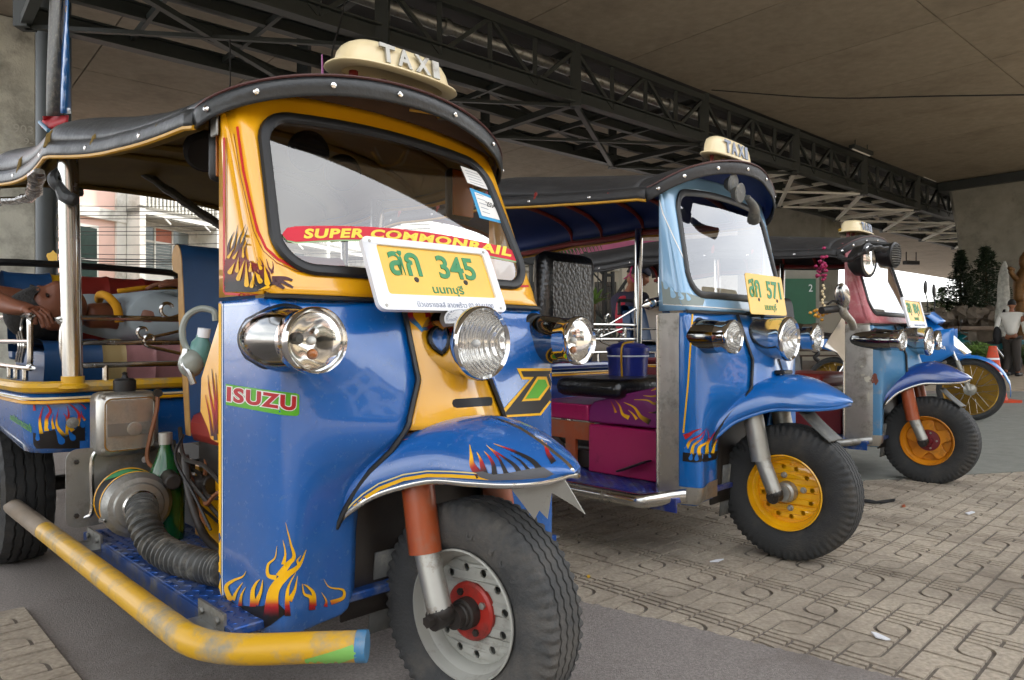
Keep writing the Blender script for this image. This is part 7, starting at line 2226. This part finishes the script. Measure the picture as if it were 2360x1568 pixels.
# ---- man walking away on the far pavement
loc = gnd(2331, 871); loc.z = .03
s_ = 1.05
fx = Vector((.95, .1, -.05)).normalized(); cz = Vector((.05, 0, 1)).normalized(); cz = (cz - fx * cz.dot(fx)).normalized(); cy = cz.cross(fx)
Xh3 = Matrix((fx, cy, cz)).transposed().to_4x4(); Xh3.translation = Vector((.03, 0, 1.62))
body = dict(head=Xh3, hs=1.0, skin='skin_mid', chains=[
    [((0, 0, .94), (.06, .06)), ((0, 0, 1.12), (.06, .06)), ((0, 0, 1.36), (.06, .06)), ((.01, 0, 1.46), .045), ((.02, 0, 1.54), .055)],
    [((0, 0, 1.36), (.06, .06)), ((-.01, .19, 1.38), .055), ((-.10, .24, 1.10), .045), ((-.06, .26, .86), .028)],
    [((0, 0, 1.36), (.06, .06)), ((-.01, -.19, 1.38), .055), ((.06, -.24, 1.11), .045), ((.16, -.22, .90), .028)],
    [((0, 0, .94), (.06, .06)), ((0, .09, .88), .05), ((.12, .09, .50), .045), ((-.06, .09, .12), .04), ((.02, .09, .05), .035)],
    [((0, 0, .94), (.06, .06)), ((0, -.09, .88), .05), ((.02, -.09, .48), .045), ((.10, -.09, .08), .04), ((.22, -.09, .045), .035)]] + hand_chain((-.06, .26, .86), (.1, 0, -1), (0, 1, 0), 1., .5) + hand_chain((.16, -.22, .90), (.3, 0, -1), (0, -1, 0), 1., .5))
shw = [[((0, 0, .90), (.165, .13)), ((0, 0, 1.12), (.165, .125)), ((0, 0, 1.35), (.18, .115)), ((.01, 0, 1.45), .08)],
       [((0, 0, 1.35), (.18, .115)), ((-.01, .20, 1.37), .075), ((-.10, .245, 1.12), .065), ((-.08, .26, .92), .052)], [((0, 0, 1.35), (.18, .115)), ((-.01, -.20, 1.37), .075), ((.06, -.245, 1.12), .065), ((.13, -.23, .95), .052)]]
tr3 = [[((0, 0, .93), (.16, .125)), ((0, .09, .84), .115), ((.11, .09, .50), .09), ((-.05, .09, .12), .075)], [((0, 0, .93), (.16, .125)), ((0, -.09, .84), .115), ((.02, -.09, .48), .09), ((.09, -.09, .10), .075)]]
def walk_extra(o):
    hair_mb(Xh3, 1.03).build('hair', 'hair', o, ang=0)
    for (x, y, z) in ((.0, .09, .05), (.17, -.09, .045)): MB().box((x, y, z), (.27, .10, .09)).build('shoe', 'shoe', o, bev=.03)
pw_ = person('man in white shirt and grey trousers walking past the broad pier', loc, R(38), body, [('shirt', 'shirt_white', shw, 2), ('trousers', 'trouser_grey', tr3, 2)], walk_extra)
pw_.scale = (.99,) * 3
bpy.context.view_layer.update()
bg = empty('shoulder_bag', pw_.matrix_world @ Vector((-.12, .24, .98)), R(38))
b_ = MB().ell((0, 0, -.06), (.13, .08, .21), 16, 12); b_.build('body', 'trouser_black', bg)
MB().tube(spline([(0, -.03, .12), (.06, -.07, .36), (.12, -.10, .52), (.17, -.08, .45)], 5), .022, 8, flat=.5).build('strap', 'trouser_black', bg)
tag(bg, 'black shoulder bag hanging at the side of the walking man', 'bag')
# ------------------------------------------------------------------ motorbikes
paint('scooter_blue', '#0f74c8'); paint('scooter_teal', '#0c5f66'); paint('scooter_black', '#17181b'); mat('gold_rim', '#a8843a', .3, .9); mat('plate_pale', '#c9cbc4', .5)
mat('tail_red', '#8a1a1c', .3, coat=.5); mat('seat_black', '#1a1a1a', .5)
def bike(label, loc, rz, pm, front=True):
    o = empty('motorbike', loc, rz)
    def wh(name, x):
        e = empty(name, (x, 0, .288), 0, o); e.rotation_euler = (R(90), 0, 0)
        pr = [(.232, -.028), (.258, -.034), (.280, -.022), (.288, 0), (.280, .022), (.258, .034), (.232, .028)]
        MB().lathe(pr + [pr[0]], None, 48).build('tyre', 'tyre', e)
        MB().lathe([(.236, -.022), (.224, -.018), (.222, 0), (.224, .018), (.236, .022), (.236, -.022)], None, 48).build('rim', 'gold_rim', e)
        h = MB().lathe([(.001, -.05), (.02, -.05), (.055, -.04), (.055, .03), (.02, .05), (.001, .05)], None, 20).build('hub', 'steel_grey', e)
        sp = MB()
        for k in range(24):
            a = 2 * math.pi * k / 24; b = a + (.5 if k % 2 else -.5); s = .03 if k % 4 < 2 else -.03
            sp.tube([(.05 * math.cos(b), .05 * math.sin(b), s), (.223 * math.cos(a), .223 * math.sin(a), s * .2)], .0022, 5)
        q = sp.build('spokes', 'chrome', h); q['kind'] = 'stuff'
    wh('front_wheel', 0); wh('rear_wheel', -1.23)
    for s in (-1, 1):
        MB().tube([(0, .075 * s, .285), (-.10, .07 * s, .56)], .019, 10).build('fork_lower', 'steel_grey', o); MB().tube([(-.08, .07 * s, .50), (-.20, .07 * s, .80)], .014, 10).build('fork_upper', 'chrome', o)
        MB().tube([(-1.23, .10 * s, .29), (-1.0, .11 * s, .66)], .022, 10).build('shock', 'chrome', o)
    def guard(u, v):
        a = R(-8 + 120 * v); r_ = .325; w = .055 * (1 - .35 * abs(2 * v - 1) ** 3); y = (2 * u - 1) * w
        return Vector((r_ * math.cos(a) - .0, y, .288 + r_ * math.sin(a) - .03 * (2 * u - 1) ** 2 + (.02 if v < .2 else 0)))
    MB().grid(guard, 8, 22).build('front_mudguard', pm, o, solid=.004)
    # nose fairing: a wedge with a slanted headlamp
    def fair(u, v):
        a = (2 * u - 1)
        x = interp(v, [0, .25, .6, 1], [.02, -.06, -.22, -.34]); z = interp(v, [0, .25, .6, 1], [.60, .70, .86, .96]); w = interp(v, [0, .25, .6, 1], [.035, .085, .125, .10])
        return Vector((x - .12 * abs(a) ** 1.6, w * a, z - .06 * abs(a) ** 2))
    MB().grid(fair, 14, 16).build('nose_fairing', pm, o, solid=.008)
    def under(u, v):
        a = (2 * u - 1); x = interp(v, [0, .5, 1], [.01, -.12, -.30]); z = interp(v, [0, .5, 1], [.575, .60, .62]); w = interp(v, [0, .5, 1], [.03, .10, .13])
        return Vector((x - .10 * abs(a) ** 1.6, w * a, z + .05 * abs(a)))
    MB().grid(under, 12, 8).build('nose_lower', pm, o, solid=.008)
    def lampf(u, v):
        a = (2 * u - 1) * .72; x = interp(v, [0, 1], [.005, -.155]); z = interp(v, [0, 1], [.625, .795]); w = interp(v, [0, .5, 1], [.045, .08, .07])
        return Vector((x - .10 * abs(a) ** 1.6 + .008, w * a * .95, z - .04 * abs(a) ** 2 + .010))
    MB().grid(lampf, 10, 10).build('headlamp', 'reflector_plain', o)
    for s in (-1, 1):
        def side(u, v, s=s):
            x = lerp(-.12, -.62, u); z = lerp(lerp(.62, .30, u), lerp(.86, .80, min(1, u * 1.2)), v) if u < .75 else lerp(.31, lerp(.79, .42, (u - .75) / .25), v)
            return Vector((x, s * (.14 + .04 * math.sin(math.pi * u) * math.sin(math.pi * v)), z))
        MB().grid(side, 12, 8).build('leg_shield', pm, o, solid=.006)
        def tailp(u, v, s=s): return Vector((lerp(-.72, -1.55, u), s * lerp(.13, .05, u), lerp(lerp(.50, .72, u), lerp(.68, .82, u), v)))
        MB().grid(tailp, 10, 5).build('tail_panel', pm, o, solid=.008)
    st = MB(); st.tube(spline([(-.70, 0, .72), (-.95, 0, .735), (-1.2, 0, .77), (-1.42, 0, .80)], 6), [.12] * 10 + [.10] * 9, 14, flat=.42); st.build('seat', 'seat_black', o)
    def hcover(u, v):
        a = (2 * u - 1); return Vector((interp(v, [0, .5, 1], [-.20, -.30, -.44]) - .06 * a * a, .19 * a * (1 - .25 * abs(2 * v - 1)), interp(v, [0, .5, 1], [.93, 1.02, 1.0]) - .03 * a * a))
    MB().grid(hcover, 12, 10).build('handlebar_cover', pm, o, solid=.008)
    MB().tube([(-.36, -.34, .99), (-.33, -.15, 1.0), (-.33, .15, 1.0), (-.36, .34, .99)], .015, 10).build('handlebar', 'black_rubber', o)
    for s in (-1, 1):
        m_ = MB().tube(spline([(-.33, .20 * s, 1.0), (-.33, .24 * s, 1.12), (-.34, .26 * s, 1.18)], 4), .006, 6).build('mirror_stem', 'black_rubber', o)
        MB().ell((0, 0, 0), (.018, .045, .065), 14, 10, Matrix.Translation((-.34, .27 * s, 1.24)) @ Matrix.Rotation(.3 * s, 4, 'X')).build('mirror', 'black_rubber', m_)
    MB().box((-.62, 0, .33), (.34, .22, .2)).build('engine', 'steel_grey', o, bev=.04)
    MB().tube([(-.5, -.10, .22), (-1.0, -.13, .24), (-1.5, -.14, .33)], [.02, .03, .045], 12).build('exhaust', 'chrome_worn', o)
    MB().box((-1.60, 0, .70), (.04, .13, .08)).build('tail_lamp', 'tail_red', o, bev=.015)
    MB().box((-1.63, 0, .56), (.008, .20, .14), Matrix.Identity(4)).build('number_plate', 'plate_pale', o, smooth=False)
    MB().tube([(-.1, .0, .62), (-.7, 0, .45), (-1.2, 0, .45)], .035, 8).build('frame', 'dark', o)
    tag(o, label, 'motorbike')
    return o
L0 = gnd(2236, 973)
bk1 = bike('bright blue scooter with gold front rim parked beyond the third taxi', (L0.x, L0.y, .015), R(-38), 'scooter_blue'); bk1.scale = (1.06, 1.06, 1.10)
bpy.context.view_layer.update()
side_t = [c for c in bk1.children if c.name.startswith(('leg_shield', 'nose'))]
text_decal('maker_lettering', 'HONDA', [(2151, 789), (2180, 799), (2180, 808), (2151, 797)], side_t, bk1, WHT, bold=.04, maxe=6)
L1 = gnd(2290, 868); bike('dark teal motorbike parked behind the blue scooter', (L1.x - .9, L1.y + .4, .03), R(150), 'scooter_teal')
L2 = gnd(2318, 866); bike('black motorbike with pale plate parked behind the traffic cone', (L2.x + 1.0, L2.y + .9, .03), R(35), 'scooter_black')
# ------------------------------------------------------------------ traffic cone and litter
mat('cone_orange', '#c8451f', .6, var=.12, scale=10, dirt='#8a5a44', damt=.25, dscale=8)
cn = empty('traffic_cone', gnd(2288, 928)); cn.location.z = .015
MB().lathe([(.175, .03), (.165, .05), (.045, .74), (.038, .745), (.034, .74)], None, 28).build('cone', 'cone_orange', cn)
MB().prism(rrect(.50, .50, .06, 4), 0, .032).build('base', 'mat_pinkish' if 'mat_pinkish' in M else 'cone_orange', cn, smooth=False)
for (z0, z1) in ((.36, .40), (.56, .585)):
    MB().lathe([(interp(z, [.05, .74], [.167, .047]), z) for z in (z0, z1)], None, 28).build('white_band', 'plate_white', cn)
tag(cn, 'dirty orange traffic cone with torn white bands beside the walking man', 'traffic cone')
def litter(name, pts, m_, label, z=.017, th=.004):
    P = [gnd(px, py, z) for (px, py) in pts]; mb = MB()
    mb.prism([(p.x, p.y) for p in P], z, z + th); tag(mb.build(name, m_, smooth=False), label, 'litter')
litter('litter_strip', [(1988, 1152), (2004, 1153), (2020, 1157), (2045, 1153), (2064, 1151), (2062, 1156), (2040, 1160), (2015, 1161), (1992, 1158)], 'black_rubber', 'black scrap of rubber on the tiles right of the yellow wheel')
litter('litter_paper', [(2008, 1459), (2020, 1461), (2040, 1470), (2052, 1476), (2040, 1476), (2018, 1470)], 'plate_white', 'white paper sliver lying in the front of the tiles')
litter('litter_paper', [(2224, 1184), (2240, 1180), (2247, 1182), (2232, 1187)], 'plate_white', 'white scrap on the tiles at the right')
litter('litter_wrapper', [(2078, 1166), (2085, 1164), (2087, 1168), (2080, 1170)], 'orange_red', 'tiny orange wrapper right of the black scrap')
litter('litter_leaf', [(1352, 1329), (1358, 1327), (1360, 1331), (1355, 1333)], 'vinyl_yellow', 'tiny yellow leaf left of the asphalt patch edge')
litter('litter_paper', [(1636, 1296), (1650, 1292), (1668, 1290), (1655, 1296)], 'plate_white', 'pale paper shred under the second taxi', .016)
